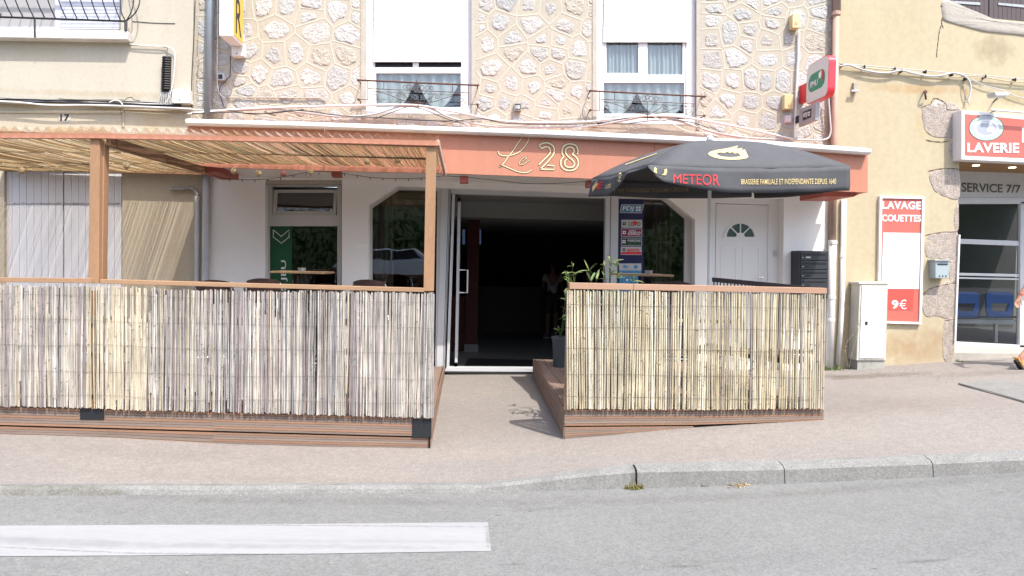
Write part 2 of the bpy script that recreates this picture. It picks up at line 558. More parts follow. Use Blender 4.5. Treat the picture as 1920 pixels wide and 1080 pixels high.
pave = mat('red_gravel_asphalt', (0.230, 0.207, 0.183), 0.9, 0.12, 0.7, 0.4, 150, fine=0.10, col2=(0.20, 0.178, 0.162), bdist=0.005, speck=0.14)
paint = mat('road_paint', (0.30, 0.30, 0.295), 0.7, 0.08, 1.5, 0.3, 140, fine=0.08, col2=(0.265, 0.265, 0.265), bdist=0.003, stretch=(0.3, 2.5, 1))

def PW(x, y, Y=None):
    p = P(x, y, Y or FW); return (p.x, p.z)
# rust line, damp foot, soot under the sill, patches of old plaster
stain(W_YELLOW, PW(1730, 168), (1.1, .10), (.92, .70, .50), .8, 4)
stain(W_YELLOW, PW(1860, 95), (.45, .30), (.62, .60, .56), .7, 5)
stain(W_YELLOW, PW(1905, 185), (.55, .16), (.78, .74, .62), .8, 5)
stain(W_YELLOW, PW(1715, 650), (.75, .38), (.80, .66, .58), .85, 4)
stain(W_YELLOW, PW(1590, 600), (.25, .9), (.86, .74, .62), .6, 5)
stain(W_YELLOW, PW(1740, 230), (.30, .35), (.97, .90, .78), .8, 6)
stain(W_YELLOW, PW(1650, 60), (1.3, .7), (.97, .96, .93), .9, 2)
stain(W_CREAM, PW(200, 178), (2.2, .06), (.86, .78, .66), .7, 6)
stain(W_CREAM, PW(60, 100), (.9, .18), (.93, .88, .80), .6, 5)
stain(W_CREAM2, PW(300, 225), (.5, .18), (.90, .80, .62), .7, 5)
stain(W_CREAM2, PW(330, 500), (.18, .5), (.9, .84, .74), .6, 6)
# ------------------------------------------------------------------ ground heights
_k = [(-700, 906, 912, 929, 5.35), (0, 908, 914, 929, 5.50), (400, 908, 914, 928, 5.75), (905, 905, 912, 924, 5.88), (960, 899, 906, 922, 5.88),
      (1100, 879, 889, 918, 5.88), (1190, 870, 882, 916, 5.87), (1460, 864, 877, 907, 5.80), (1720, 854, 867, 895, 5.70), (1925, 845, 858, 883, 5.58), (2600, 818, 833, 862, 5.25)]
kx, kzb, kzf, kzr, ky = [], [], [], [], []
for x, yb, yf, yr, Y in _k:
    p = P(x, yb, Y)
    kx.append(p.x); kzb.append(p.z); ky.append(Y)
    kzf.append(P(x, yf, Y - .14).z)
    kzr.append(P(x, yr, Y - .15).z)
_d = [(-700, 806), (0, 814), (200, 820), (400, 832), (600, 838), (807, 841), (930, 836), (1058, 824), (1300, 802), (1543, 787)]
dx = [P(x, y, FD).x for x, y in _d] + [P(1925, 700, FD).x, 9.5]
dz = [P(x, y, FD).z for x, y in _d] + [0.245, 0.40]
_f = [(-700, 703), (832, 704), (1000, 704), (1330, 698), (1560, 692), (1790, 677)]
fx = [P(x, y, FW).x for x, y in _f] + [12.0]
fz = [P(x, y, FW).z for x, y in _f] + [0.55]
def kerbY(X): return interp(X, kx, ky)
def gz(X, Y):
    kY = kerbY(X)
    if Y <= kY - 0.15:
        return interp(X, kx, kzr)
    zb = interp(X, kx, kzb)
    if Y <= kY:
        return zb
    if Y <= FD:
        return lerp(zb, interp(X, dx, dz), (Y - kY) / (FD - kY))
    return lerp(interp(X, dx, dz), interp(X, fx, fz), (Y - FD) / (FW - FD))
def G(px, py):
    d = ray(px, py)
    lo, hi = 0.5, 14.0
    t = 1.0
    while t < 16:
        p = CAM_LOC + d * t
        if p.z <= gz(p.x, p.y):
            break
        t += 0.05
    a, b = t - .05, t
    for _ in range(14):
        m_ = (a + b) / 2
        p = CAM_LOC + d * m_
        if p.z <= gz(p.x, p.y): b = m_
        else: a = m_
    p = CAM_LOC + d * b
    return Vector((p.x, p.y, gz(p.x, p.y)))

XS = [-60, -30, -15] + [-10 + i * 0.25 for i in range(81)] + [15, 30, 60]
mb = MB()
rows = []
for j in range(14):
    row = []
    for X in XS:
        kY = kerbY(X)
        Y = lerp(kY - 0.15, FD, j / 3) if j <= 3 else lerp(FD, FW + .6, (j - 3) / 10)
        if j == 0: Y = kY - .02
        z = gz(X, max(Y, kY)) if Y < FW else interp(X, fx, fz)
        row.append((X, Y, z - (0.0 if j > 0 else 0.0) + 0.006 * noise.noise((X * 1.3, Y * 1.3, 0))))
    rows.append(row)
mb.sheet(rows)
pv = mb.build('pavement', pave, smooth=True, org=(0, 0, 0)); struct(pv)
mb = MB()
rows = []
for j in range(12):
    row = []
    for X in XS:
        kY = kerbY(X) - .15
        Y = lerp(-60, kY + 0.03, (j / 11) ** 0.35)
        z = interp(X, kx, kzr)
        row.append((X, Y, z))
    rows.append(row)
mb.sheet(rows)
rd = mb.build('road', asph, smooth=True, org=(0, 0, 0)); struct(rd)
# kerb stones: one continuous line of stones with joints
def kerbbit(mb, xa, xb, drop=0.0):
    n = max(2, int((xb - xa) / 0.2) + 1)
    sec = []
    for i in range(n):
        X = lerp(xa, xb, i / (n - 1))
        kY = kerbY(X)
        zt = interp(X, kx, kzb) + 0.006
        zf = interp(X, kx, kzf)
        zr = interp(X, kx, kzr)
        hgt = max(zf - zr, 0.0)
        r_ = min(0.02, hgt * .3 + .003)
        jj = 0.003 * noise.noise((X * 4, 0, 3))
        sec.append([(X, kY, zr - .1), (X, kY, zt + jj), (X, kY - .13 + r_, zf + .004 + jj), (X, kY - .135, zf - r_ + jj), (X, kY - .15, zr + .001), (X, kY - .15, zr - .1)])
    m_ = len(sec[0])
    vs = [p for s_ in sec for p in s_]
    fs = [(i * m_ + j, (i + 1) * m_ + j, (i + 1) * m_ + (j + 1) % m_, i * m_ + (j + 1) % m_) for i in range(n - 1) for j in range(m_)]
    fs += [tuple(range(m_)), tuple(range(n * m_ - 1, (n - 1) * m_ - 1, -1))]
    mb.add(vs, fs)
mb = MB()
def kX(px): return P(px, 890, 5.75).x
joints = [-25, -18, -12] + [kX(x) for x in (-700, -380, -60, 290, 600, 905, 1192, 1462, 1720, 1990, 2300, 2600)] + [14, 20, 30]
for a, b in zip(joints[:-1], joints[1:]):
    g_ = 0.006 if abs(a - kX(1192)) < .01 else 0.003
    kerbbit(mb, a + (g_ * 1.6 if a > kX(1000) else .0008), b - (.003 if b > kX(1000) else .0008) if abs(b - kX(1192)) > .01 else b - .008)
kb = mb.build('kerb', CONCR, org=(0, 0, 0)); struct(kb)
# white bar painted on the road
mb = MB()
top = [(-500, 987), (0, 985.5), (300, 984), (600, 982), (915, 979)]
bot = [(-500, 1049), (0, 1043), (300, 1041), (600, 1038), (921, 1033)]
def onroad(px, py, up=0.004):
    d = ray(px, py); z = -0.3
    for _ in range(20):
        t = (z - CAM_LOC.z) / d.z
        p = CAM_LOC + d * t
        z = interp(p.x, kx, kzr) + up
    return Vector((p.x, p.y, z))
for i in range(4):
    a, b, c, d_ = top[i], top[i + 1], bot[i + 1], bot[i]
    r1, r2 = [], []
    for j in range(7):
        t = j / 6
        r1.append(onroad(lerp(a[0], b[0], t), lerp(a[1], b[1], t)))
        r2.append(onroad(lerp(d_[0], c[0], t), lerp(d_[1], c[1], t)))
    mb.sheet([r1, r2])
mk = mb.build('road_marking', paint); struct(mk, 'worn white bar painted on the road')
gd = lambda x, y: (G(x, y).x, G(x, y).y)
for c_, r_, col_, st_ in (((1650, 704), (1.2, .30), (.62, .56, .50), .85), ((1560, 705), (.35, .5), (.66, .62, .55), .7), ((1700, 760), (1.6, .5), (.90, .86, .84), .8),
                          ((300, 850), (1.8, .22), (.90, .90, .91), .8), ((900, 850), (.9, .25), (1.06, 1.03, .98), .8), ((930, 730), (.5, .5), (1.07, 1.04, 1.0), .8),
                          ((1320, 850), (1.0, .25), (.92, .90, .90), .7), ((1850, 700), (1.2, .3), (.72, .70, .70), .7), ((600, 900), (2.4, .12), (.90, .87, .83), .7)):
    stain(pave, gd(*c_), r_, col_, st_, 5, 'XY')
for c_, r_, col_, st_, ns in (((500, 938), (4.5, .13), (.84, .83, .81), .8, 5), ((1500, 925), (3.5, .12), (.82, .81, .78), .8, 6), ((1010, 955), (.35, .05), (.72, .72, .72), .7, 9), ((1500, 1045), (2.2, .22), (.94, .94, .94), .9, 2),
                          ((200, 955), (2.2, .2), (.95, .95, .95), .9, 2), ((1280, 1062), (.16, .025), (.55, .55, .55), .8, 20), ((1730, 1052), (.2, .03), (.6, .6, .6), .8, 20), ((960, 1058), (.1, .02), (.55, .55, .55), .8, 20)):
    stain(asph, gd(*c_), r_, col_, st_, ns, 'XY')
for x_, y_ in ((820, 942), (933, 966), (1295, 959), (995, 959), (318, 1032), (1876, 924), (1640, 1066)):
    stain(asph, gd(x_, y_), (.035, .012), (.35, .35, .35), .9, 30, 'XY')
stain(paint, gd(300, 1024), (2.8, .06), (.80, .80, .81), 1, 7, 'XY')
stain(paint, gd(450, 985), (3.5, .02), (.72, .72, .72), 1, 25, 'XY', .15)
stain(paint, gd(450, 1040), (3.5, .02), (.70, .70, .70), 1, 25, 'XY', .15)
stain(paint, gd(915, 1006), (.03, .3), (.72, .72, .72), 1, 30, 'XY', .15)
stain(paint, gd(700, 1016), (1.3, .04), (.88, .88, .89), .9, 9, 'XY')
stain(paint, gd(100, 1022), (.9, .05), (.84, .84, .85), .9, 12, 'XY')
for c_, r_ in (((190, 928), (.5, .06)), ((396, 912), (.25, .05)), ((1190, 890), (.05, .2)), ((40, 918), (.4, .1))):
    stain(CONCR, gd(*c_), r_, (.68, .66, .58), .8, 12, 'XY')
# patch beside the laundry entrance
mb = MB()
q = [G(1800, 722), G(1925, 757), G(2010, 735), G(1860, 712)]
mb.prism([p + Vector((0, 0, .012)) for p in q], (0, 0, -.05))
tag(mb.build('concrete_slab', CONCR), 'low concrete slab set in the pavement below the laundry door', 'slab')
mb = MB()
mb.tube([G(1798, 721) + Vector((0, 0, .012)), G(1862, 738) + Vector((0, 0, .012)), G(1930, 758) + Vector((0, 0, .012))], 0.012, 6)
tag(mb.build('edging_strip', mat('edging', (0.25, .23, .2), .7)), 'thin metal edging strip along the front of the concrete slab', 'edging')
# ------------------------------------------------------------------ stone masonry
def clip_poly(poly, m, n):               # keep points with (p-m).n <= 0
    out = []
    for i in range(len(poly)):
        a, b = poly[i], poly[(i + 1) % len(poly)]
        da = (a[0] - m[0]) * n[0] + (a[1] - m[1]) * n[1]
        db = (b[0] - m[0]) * n[0] + (b[1] - m[1]) * n[1]
        if da <= 0: out.append(a)
        if (da < 0 < db) or (db < 0 < da):
            t = da / (da - db)
            out.append((lerp(a[0], b[0], t), lerp(a[1], b[1], t)))
    return out
def masonry(mbs, mbr, x0, x1, z0, z1, Y, seed):
    rnd = random.Random(seed)
    seeds = []
    z = z0 - .05
    row = 0
    while z < z1 + .3:
        h = rnd.uniform(.24, .36)
        x = x0 - rnd.uniform(0, .4)
        while x < x1 + .2:
            wd = rnd.choice([rnd.uniform(.20, .34), rnd.uniform(.34, .62)])
            if rnd.random() < .22:
                seeds.append((x + wd / 2 + rnd.uniform(-.02, .02), z + h * .27)); seeds.append((x + wd / 2 + rnd.uniform(-.04, .04), z + h * .77))
            else:
                seeds.append((x + wd / 2, z + h / 2 + rnd.uniform(-.06, .06)))
            x += wd
        z += h
        row += 1
    for i, s_ in enumerate(seeds):
        poly = [(x0, z0), (x1, z0), (x1, z1), (x0, z1)]
        for j, q in enumerate(seeds):
            if j != i and abs(q[0] - s_[0]) < 1.3 and abs(q[1] - s_[1]) < 1.1:
                poly = clip_poly(poly, ((s_[0] + q[0]) / 2, (s_[1] + q[1]) / 2), (q[0] - s_[0], q[1] - s_[1]))
                if not poly: break
        if not poly or len(poly) < 3: continue
        ar = abs(sum(poly[k][0] * poly[(k + 1) % len(poly)][1] - poly[(k + 1) % len(poly)][0] * poly[k][1] for k in range(len(poly)))) / 2
        if ar < 0.006: continue
        for k in range(len(poly)):         # raised pointing
            a, b = poly[k], poly[(k + 1) % len(poly)]
            if math.hypot(a[0] - b[0], a[1] - b[1]) < .03: continue
            edge = lambda p, q: (abs(p[0] - q[0]) < 1e-4 and (abs(p[0] - x0) < 1e-3 or abs(p[0] - x1) < 1e-3)) or (abs(p[1] - q[1]) < 1e-4 and (abs(p[1] - z0) < 1e-3 or abs(p[1] - z1) < 1e-3))
            if edge(a, b): continue
            n_ = 6
            L_, M_, R_ = [], [], []
            dxx, dzz = b[0] - a[0], b[1] - a[1]
            l_ = math.hypot(dxx, dzz)
            nx, nz_ = -dzz / l_, dxx / l_
            if (nx + nz_ * .3) < 0: continue     # each joint once
            for t in range(n_ + 1):
                u = t / n_
                wv = 0.010 * noise.noise(((a[0] + dxx * u) * 6, (a[1] + dzz * u) * 6, seed))
                cx, cz = a[0] + dxx * u + nx * wv, a[1] + dzz * u + nz_ * wv
                hw = .017 + .004 * noise.noise((cx * 20, cz * 20, 5))
                L_.append((cx + nx * hw, Y + .001, cz + nz_ * hw)); M_.append((cx, Y - .0045, cz)); R_.append((cx - nx * hw, Y + .001, cz - nz_ * hw))
            mbr.sheet([L_, M_, R_])
        cx = sum(p[0] for p in poly) / len(poly); cz = sum(p[1] for p in poly) / len(poly)
        N_ = 22
        sh = rnd.choice([rnd.uniform(.42, .62), rnd.uniform(.62, .86), rnd.uniform(.62, .80)])
        ph = rnd.uniform(0, 100)
        rad = []
        for k in range(N_):
            a = 2 * math.pi * k / N_
            dx_, dz_ = math.cos(a), math.sin(a)
            best = 9
            for e in range(len(poly)):
                p, q = poly[e], poly[(e + 1) % len(poly)]
                ex, ez = q[0] - p[0], q[1] - p[1]
                den = dx_ * ez - dz_ * ex
                if abs(den) < 1e-9: continue
                t = ((p[0] - cx) * ez - (p[1] - cz) * ex) / den
                u = ((p[0] - cx) * dz_ - (p[1] - cz) * dx_) / den
                if t > 0 and -1e-6 <= u <= 1 + 1e-6: best = min(best, t)
            rad.append(best)
        rad = [(rad[k - 1] + 2 * rad[k] + rad[(k + 1) % N_]) / 4 for k in range(N_)]
        rad = [min(r_ - .022, r_ * sh * (1 + .26 * noise.noise((k * .55 + ph, ph, 0)) + .20 * noise.noise((k * 1.7, ph, 4)))) for k, r_ in enumerate(rad)]
        if min(rad) < .012: continue
        g = rnd.uniform(.86, 1.12); wm = rnd.uniform(-.03, .03)
        col = (g + wm, g, g - wm)
        if rnd.random() < .12: col = (.95, .89, .79)
        vs, fs = [], []
        hh = rnd.uniform(.005, .013)
        prof = [(1.0, .001), (.97, -hh * .55), (.86, -hh * .95), (.6, -hh), (.3, -hh)]
        for s2, d in prof:
            for k in range(N_):
                a = 2 * math.pi * k / N_
                x, z = cx + math.cos(a) * rad[k] * s2, cz + math.sin(a) * rad[k] * s2
                j_ = .007 * noise.noise((x * 17, z * 17, ph)) + .006 * noise.noise((x * 41, z * 41, ph)) if s2 < 1 else 0
                vs.append((x, Y + d - j_, z))
        vs.append((cx, Y - hh, cz))
        for i_ in range(len(prof) - 1):
            for k in range(N_):
                fs.append((i_ * N_ + k, i_ * N_ + (k + 1) % N_, (i_ + 1) * N_ + (k + 1) % N_, (i_ + 1) * N_ + k))
        b_ = (len(prof) - 1) * N_
        for k in range(N_): fs.append((b_ + k, b_ + (k + 1) % N_, b_ + N_))
        mbs.add(vs, fs, col)

# ------------------------------------------------------------------ BAR BUILDING
bar = thing('bar_building', 'stone-fronted house with white ground floor and the open bar entrance', 'building', (2.0, FW, 0))
W1 = rectpts(686, -290, 884, 214)
W2 = rectpts(1119, -290, 1306, 233)
mb = MB()
plate(mb, [(363, -330), (1564, -330), (1562, 345), (384, 345), (384, 299), (361, 299)], [W1, W2], FW, .35)
uw = mb.build('wall', W_STONEMORTAR, bar)
ms, mr = MB(), MB()
X_ = lambda px, py=110: P(px, py, FW).x
for (a, b, sd, zlo) in ((X_(366), X_(676), 11, 3.30), (X_(893), X_(1110), 23, 3.25), (X_(1313), X_(1553), 37, 3.2)):
    masonry(ms, mr, a, b, zlo, 6.1, FW, sd)
masonry(ms, mr, X_(676), X_(893), 3.25, P(780, 222, FW).z - .02, FW, 51)
masonry(ms, mr, X_(1110), X_(1313), 3.2, P(1210, 242, FW).z - .02, FW, 53)
st = ms.build('rubble_stonework', W_STONE, uw); mr.build('pointing', W_RIDGE, uw)
# smooth bands beside the upper windows
mb = MB()
for x0, x1, yb in ((677, 686, 222), (884, 891, 228), (1111, 1119, 238), (1306, 1312, 243)):
    mb.pb(x0, -290, x1, yb, FW - .012, .012)
mb.build('window_surround', W_SILLSTONE, bar)
mb = MB()
mb.pb(1554, -330, 1563, 262, FW - .02, .02)
mb.build('corner_quoin', W_GRANITE, bar)
# ground floor wall
WL = [(497, 337), (641, 337), (641, 720), (497, 720)]
SHOP = [(691, 720), (691, 385), (746, 349), (1246, 367), (1303, 412), (1303, 720)]
DR = [(1334, 370), (1470, 372), (1466, 720), (1330, 720)]
mb = MB()
plate(mb, [(392, 300), (1557, 300), (1551, 728), (390, 728)], [WL, SHOP, DR], FW - .03, .36)
gw = mb.build('ground_floor_wall', W_WHITE, bar)

def upper_window(x0, x1, ysill, shut_bottom, frame_rows, name_lbl):
    """frame_rows: list of (y0,y1,columns)"""
    Yf = FW + .13
    f = MB()
    f.pb(x0, -290, x0 + 13, ysill, Yf, .06)
    f.pb(x1 - 13, -290, x1, ysill, Yf, .06)
    return f, Yf
# window one
Yf = FW + .08
wf = MB()
outer = rectpts(699, -290, 868, 206)
plate(wf, outer, [rectpts(703, -285, 865, 126), rectpts(705, 137, 864, 201)], Yf, .06)
win1 = wf.build('window', PVC, bar, bevel=.004)
for q_ in ((685, 699), (868, 885)): m = MB(); m.pb(q_[0], -290, q_[1], 216, Yf - .01, .07); m.build('guide_rail', PVC, win1, bevel=.003)
def shutter(x0, x1, ytop, ybot, Y, par, m_, h=.037):
    s_ = MB()
    a, b = P(x0, ybot, Y), P(x1, ybot, Y)
    zt = P(x0, ytop, Y).z
    n = int((zt - min(a.z, b.z)) / h)
    for i in range(n):
        zz = lambda p: p.z + .012 + i * h
        prof = [(0, 0), (-.008, .010), (-.008, h - .010), (0, h - .0008)]
        r1 = [(a.x, Y + d, zz(a) + z) for d, z in prof]
        r2 = [(b.x, Y + d, zz(b) + z) for d, z in prof]
        s_.sheet([r1, r2])
    s_.hexa([(a.x, Y - .010, a.z - .01), (b.x, Y - .010, b.z - .01), (b.x, Y - .010, b.z + .013), (a.x, Y - .010, a.z + .013)],
            [(a.x, Y + .006, a.z - .01), (b.x, Y + .006, b.z - .01), (b.x, Y + .006, b.z + .013), (a.x, Y + .006, a.z + .013)])
    return s_.build('roller_shutter', m_, par)
shutter(700, 867, -290, 115, Yf - .03, win1, SHUT)
m = MB(); m.pb(704, 118, 865, 125, Yf + .03, .01); m.build('gap_shade_strip', BLACKP, win1)  # black strip stands in for the shade in the gap under the shutter
m = MB(); m.pb(774, 117, 785, 126, Yf - .002, .03); m.build('shutter_guide', PVC, win1)
m = MB(); m.pb(705, 137, 864, 201, Yf + .03, .006); m.build('pane', GLASS, win1)
m = MB(); m.pb(685, 206, 884, 215, FW + .02, .18); m.build('sill', PVC, win1, bevel=.004)
m = MB()
plate(m, [(1133, -290), (1287, -290), (1285, 218), (1127, 218)], [rectpts(1137, -285, 1197, 137), rectpts(1214, -285, 1280, 140), rectpts(1129.5, 155, 1283, 213)], Yf, .06)
win2 = m.build('window', PVC, bar, bevel=.004)
for q_ in ((1119, 1132), (1287, 1307)): m = MB(); m.pb(q_[0], -290, q_[1], 222, Yf - .01, .07); m.build('guide_rail', PVC, win2, bevel=.003)
shutter(1131, 1290, -290, 78, Yf - .03, win2, SHUT)
m = MB(); m.pb(1137, -100, 1197, 137, Yf + .03, .006); m.pb(1214, -100, 1280, 140, Yf + .03, .006); m.pb(1129, 155, 1283, 213, Yf + .03, .006); m.build('pane', GLASS, win2)
m = MB(); m.pq([(1119, 220), (1306, 224), (1306, 236), (1119, 230)], FW + .02, .18); m.build('sill', PVC, win2, bevel=.004)
# net curtains with a scalloped hem, dark room behind
def net(par, x0, x1, yt, yb, Y, gaps, inv=False):
    n = 60
    rows = [[], [], []]
    for i in range(n + 1):
        u = i / n
        x = lerp(x0, x1, u)
        d = .02 * math.sin(i * .9) + .008 * math.sin(i * .6)
        e = sum(max(0, 1 - abs(u - g) / wd) ** 1.7 * hh for g, wd, hh in gaps)
        a = yt if not inv else yt + (yb - yt) * (.15 + .5 * e)
        b = yb - (yb - yt) * e if not inv else yb
        for k, y in enumerate((a, (a + b) / 2, b)):
            p = P(x, y, Y); p.y += d; rows[k].append(p)
    m_ = MB(); m_.sheet(rows)
    return m_.build('net_curtain', NET, par, smooth=True)
net(win1, 700, 868, 124, 206, Yf + .065, [(.48, .24, .70), (1.02, .30, .9)])
net(win2, 1137, 1198, 40, 140, Yf + .065, [])
net(win2, 1213, 1282, 40, 142, Yf + .065, [])
net(win2, 1128, 1285, 150, 214, Yf + .065, [(0.02, .14, .3), (.42, .20, .62), (1.0, .15, .45)])
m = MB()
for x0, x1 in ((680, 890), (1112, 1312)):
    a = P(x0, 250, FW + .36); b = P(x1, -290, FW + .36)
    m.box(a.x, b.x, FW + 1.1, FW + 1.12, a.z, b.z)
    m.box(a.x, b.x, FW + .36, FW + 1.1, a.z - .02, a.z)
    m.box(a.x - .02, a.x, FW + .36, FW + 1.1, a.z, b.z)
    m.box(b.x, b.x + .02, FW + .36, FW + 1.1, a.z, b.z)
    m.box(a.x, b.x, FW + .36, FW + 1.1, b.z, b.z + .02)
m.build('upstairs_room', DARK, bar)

# ground floor: small window with a tilted light above
Yl = FW + .10
m = MB()
plate(m, rectpts(500, 338, 640, 720), [rectpts(510, 350, 632, 403), rectpts(505.5, 424, 632.5, 712)], Yl, .07)
wl = m.build('window', GREYFR, bar, bevel=.004)
m = MB()
a = [P(x, y, Yl + .02) for x, y in ((512, 355), (631, 355), (630, 403), (511, 403))]
for p in a[:2]: p.y += .045
q = [P(x, y, Yl + .02) for x, y in ((519, 361), (625, 361), (624, 396), (518, 396))]
for p in q[:2]: p.y += .04
for p in q[2:]: p.y += .012
for i in range(4):
    j = (i + 1) % 4
    m.prism([a[i], a[j], q[j], q[i]], (0, .045, 0))
m.build('tilted_sash', GREYFR, wl)
m = MB(); m.prism([p + Vector((0, .02, 0)) for p in q], (0, .005, 0)); m.build('upper_pane', GLASSD, wl)
m = MB(); m.pb(505, 423, 633, 713, Yl + .035, .006); m.build('lower_pane', GLASSD, wl)
for x_ in (524, 612): m = MB(); m.pb(x_, 405.5, x_ + 10, 407, Yl - .003, .004); m.build('drain_cap', GREYFR, wl)
m = MB(); m.pb(497, 700, 641, 712, FW - .06, .14); m.build('sill', W_SILLSTONE, wl)
# green window film
film = MB()
film.pb(506, 424, 547, 712, Yl + .026, .003)
fo = film.build('green_window_film', GREENV, wl)
# shopfront frames
Ys = FW + .12
m = MB()
def bar_px(m, x0, y0, x1, y1, Y=Ys, th=.07): m.pb(x0, y0, x1, y1, Y, th)
plate(m, [(691, 716), (691, 385), (746, 349), (832, 352), (827, 716)], [[(698, 716 - 9), (698, 390), (748, 356), (820, 357.5), (816, 707)]], Ys, .07)
shopL = m.build('shop_window', GREYFR, bar, bevel=.003)
m = MB(); plate(m, [(694, 712), (694, 388), (747, 353), (824, 354), (820, 712)], [], Ys + .03, .006); m.build('pane', GLASSD, shopL)
m = MB()
plate(m, [(1139, 364), (1246, 368), (1300, 412), (1298, 716), (1134, 716)], [[(1158, 372), (1241, 374), (1284, 410), (1281, 707), (1154, 707)]], Ys, .07)
shopR = m.build('shop_window', GREYFR, bar, bevel=.003)
m = MB(); plate(m, [(1150, 368), (1243, 370), (1288, 408), (1285, 712), (1147, 712)], [], Ys + .03, .006); m.build('pane', GLASSD, shopR)
# door opening frame
m = MB()
m.pq([(828, 350), (846, 350), (834, 696), (818, 696)], Ys - .02, .12)
m.pq([(846, 353), (1140, 362), (1140, 372), (846, 363)], Ys - .02, .12)
m.pq([(1136, 364), (1160, 365), (1156, 700), (1131, 700)], Ys - .02, .12)
m.pq([(848, 364), (853, 364), (842, 694), (837, 694)], Ys - .045, .14)
doorf = m.build('entrance_frame', ALU, bar, bevel=.003)
m = MB()
m.pq([(836, 690), (1135, 692), (1136, 698), (834, 696)], Ys - .06, .2)
m.build('threshold', ALU, doorf)
m = MB()
for dx_ in (0, 2.6):
    m.pq([(841.5 + dx_, 352), (842.3 + dx_, 352), (831 + dx_, 694), (830.2 + dx_, 694)], Ys - .024, .01)
m.pq([(1145, 366), (1146, 366), (1141, 700), (1140, 700)], Ys - .024, .01)
m.build('frame_groove', BLACKP, doorf)
# open glazed leaf folded inwards
xa = P(856, 500, Ys).x
m = MB()
zt, zb = P(856, 370, Ys).z, 0.02
y0, y1 = Ys + .09, Ys + .95
m.box(xa, xa + .04, y0, y0 + .055, zb, zt); m.box(xa, xa + .04, y1 - .055, y1, zb, zt)
m.box(xa, xa + .04, y0, y1, zb, zb + .07); m.box(xa, xa + .04, y0, y1, zt - .06, zt)
leaf = m.build('open_door_leaf', ALU, bar)
m = MB(); m.box(xa + .017, xa + .022, y0 + .05, y1 - .05, zb + .07, zt - .06); m.build('pane', GLASSD, leaf)
m = MB()
hz0, hz1 = P(856, 549, Ys).z, P(856, 506, Ys).z
m.tube([(xa + .04, y0 + .03, hz0), (xa + .17, y0 + .03, hz0), (xa + .17, y0 + .03, hz1), (xa + .04, y0 + .03, hz1)], .012, 8)
m.build('handle', WHITEP, leaf)
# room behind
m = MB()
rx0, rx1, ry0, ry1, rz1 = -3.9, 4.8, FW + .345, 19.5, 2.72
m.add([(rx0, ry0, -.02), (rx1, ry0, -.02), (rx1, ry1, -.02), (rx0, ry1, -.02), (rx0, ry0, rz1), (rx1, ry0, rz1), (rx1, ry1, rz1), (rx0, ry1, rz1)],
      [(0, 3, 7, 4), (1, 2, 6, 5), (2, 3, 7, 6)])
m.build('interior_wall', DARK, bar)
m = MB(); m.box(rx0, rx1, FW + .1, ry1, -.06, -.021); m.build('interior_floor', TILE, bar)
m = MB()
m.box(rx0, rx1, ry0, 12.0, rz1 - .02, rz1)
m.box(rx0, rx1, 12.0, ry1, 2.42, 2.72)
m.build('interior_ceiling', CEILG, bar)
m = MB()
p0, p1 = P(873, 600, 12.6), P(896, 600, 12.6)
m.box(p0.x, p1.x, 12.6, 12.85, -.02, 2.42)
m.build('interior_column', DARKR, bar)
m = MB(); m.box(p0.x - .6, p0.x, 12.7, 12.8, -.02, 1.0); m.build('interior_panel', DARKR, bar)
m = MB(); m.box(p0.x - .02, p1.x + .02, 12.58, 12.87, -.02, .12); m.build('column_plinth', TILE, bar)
for (x0, x1) in ((-1.88, .05), (2.55, 4.28)):       # partitions close behind the shop windows
    pass
# curtains behind the shop windows
def drape(x0, x1, yt, yb, Y, name='curtain', m_=CURT, par=bar, folds=5):
    n = folds * 8
    r1, r2 = [], []
    for i in range(n + 1):
        u = i / n
        x = lerp(x0, x1, u)
        d = .05 * math.sin(u * folds * 2 * math.pi) + .02 * math.sin(u * 17)
        p = P(x, yt, Y); p.y += d; r1.append(p)
        p = P(x, yb, Y); p.y += d * 1.4; r2.append(p)
    mm = MB(); mm.sheet([r1, r2]); return mm.build(name, m_, par, smooth=True)
drape(697, 738, 350, 712, FW + .45, folds=4)
drape(1222, 1258, 366, 712, FW + .45, folds=4)
# screens in the gloom
scr = mat('dim_screen', (.02, .03, .05), .3, .1, 3, emit=((.10, .16, .30), .10))
for i, (x0, x1) in enumerate(((867, 872), (890, 902))):
    m = MB(); m.pb(x0, 430, x1, 458, 13.2, .05)
    m.build('wall_screen', scr, bar)

# service door
Yd = FW + .14
m = MB()
plate(m, [(1334, 371), (1470, 373), (1466, 720), (1330, 720)], [[(1342, 381), (1441, 384), (1438, 712), (1338, 712)]], Yd, .08)
sd = m.build('service_door', PVC, bar, bevel=.004)
m = MB()
ARC = []
ccx, ccy, rr = 1388.5, 446, 32
for i in range(17):
    a = math.pi * i / 16
    ARC.append((ccx + rr * math.cos(a), ccy - rr * .93 * math.sin(a)))
plate(m, [(1343, 382), (1440, 385), (1437, 711), (1339, 711)], [ARC], Yd + .02, .045)
lf = m.build('door_leaf', PVC, sd)
m = MB()
ARC2 = [(ccx + 27 * math.cos(math.pi * i / 16), ccy - 4 - 25 * math.sin(math.pi * i / 16)) for i in range(17)]
plate(m, [(x, y) for x, y in ARC], [[(1388.5 + 26 * math.cos(math.pi * i / 12), 444 - 25 * math.sin(math.pi * i / 12)) for i in range(13)]], Yd + .008, .03)
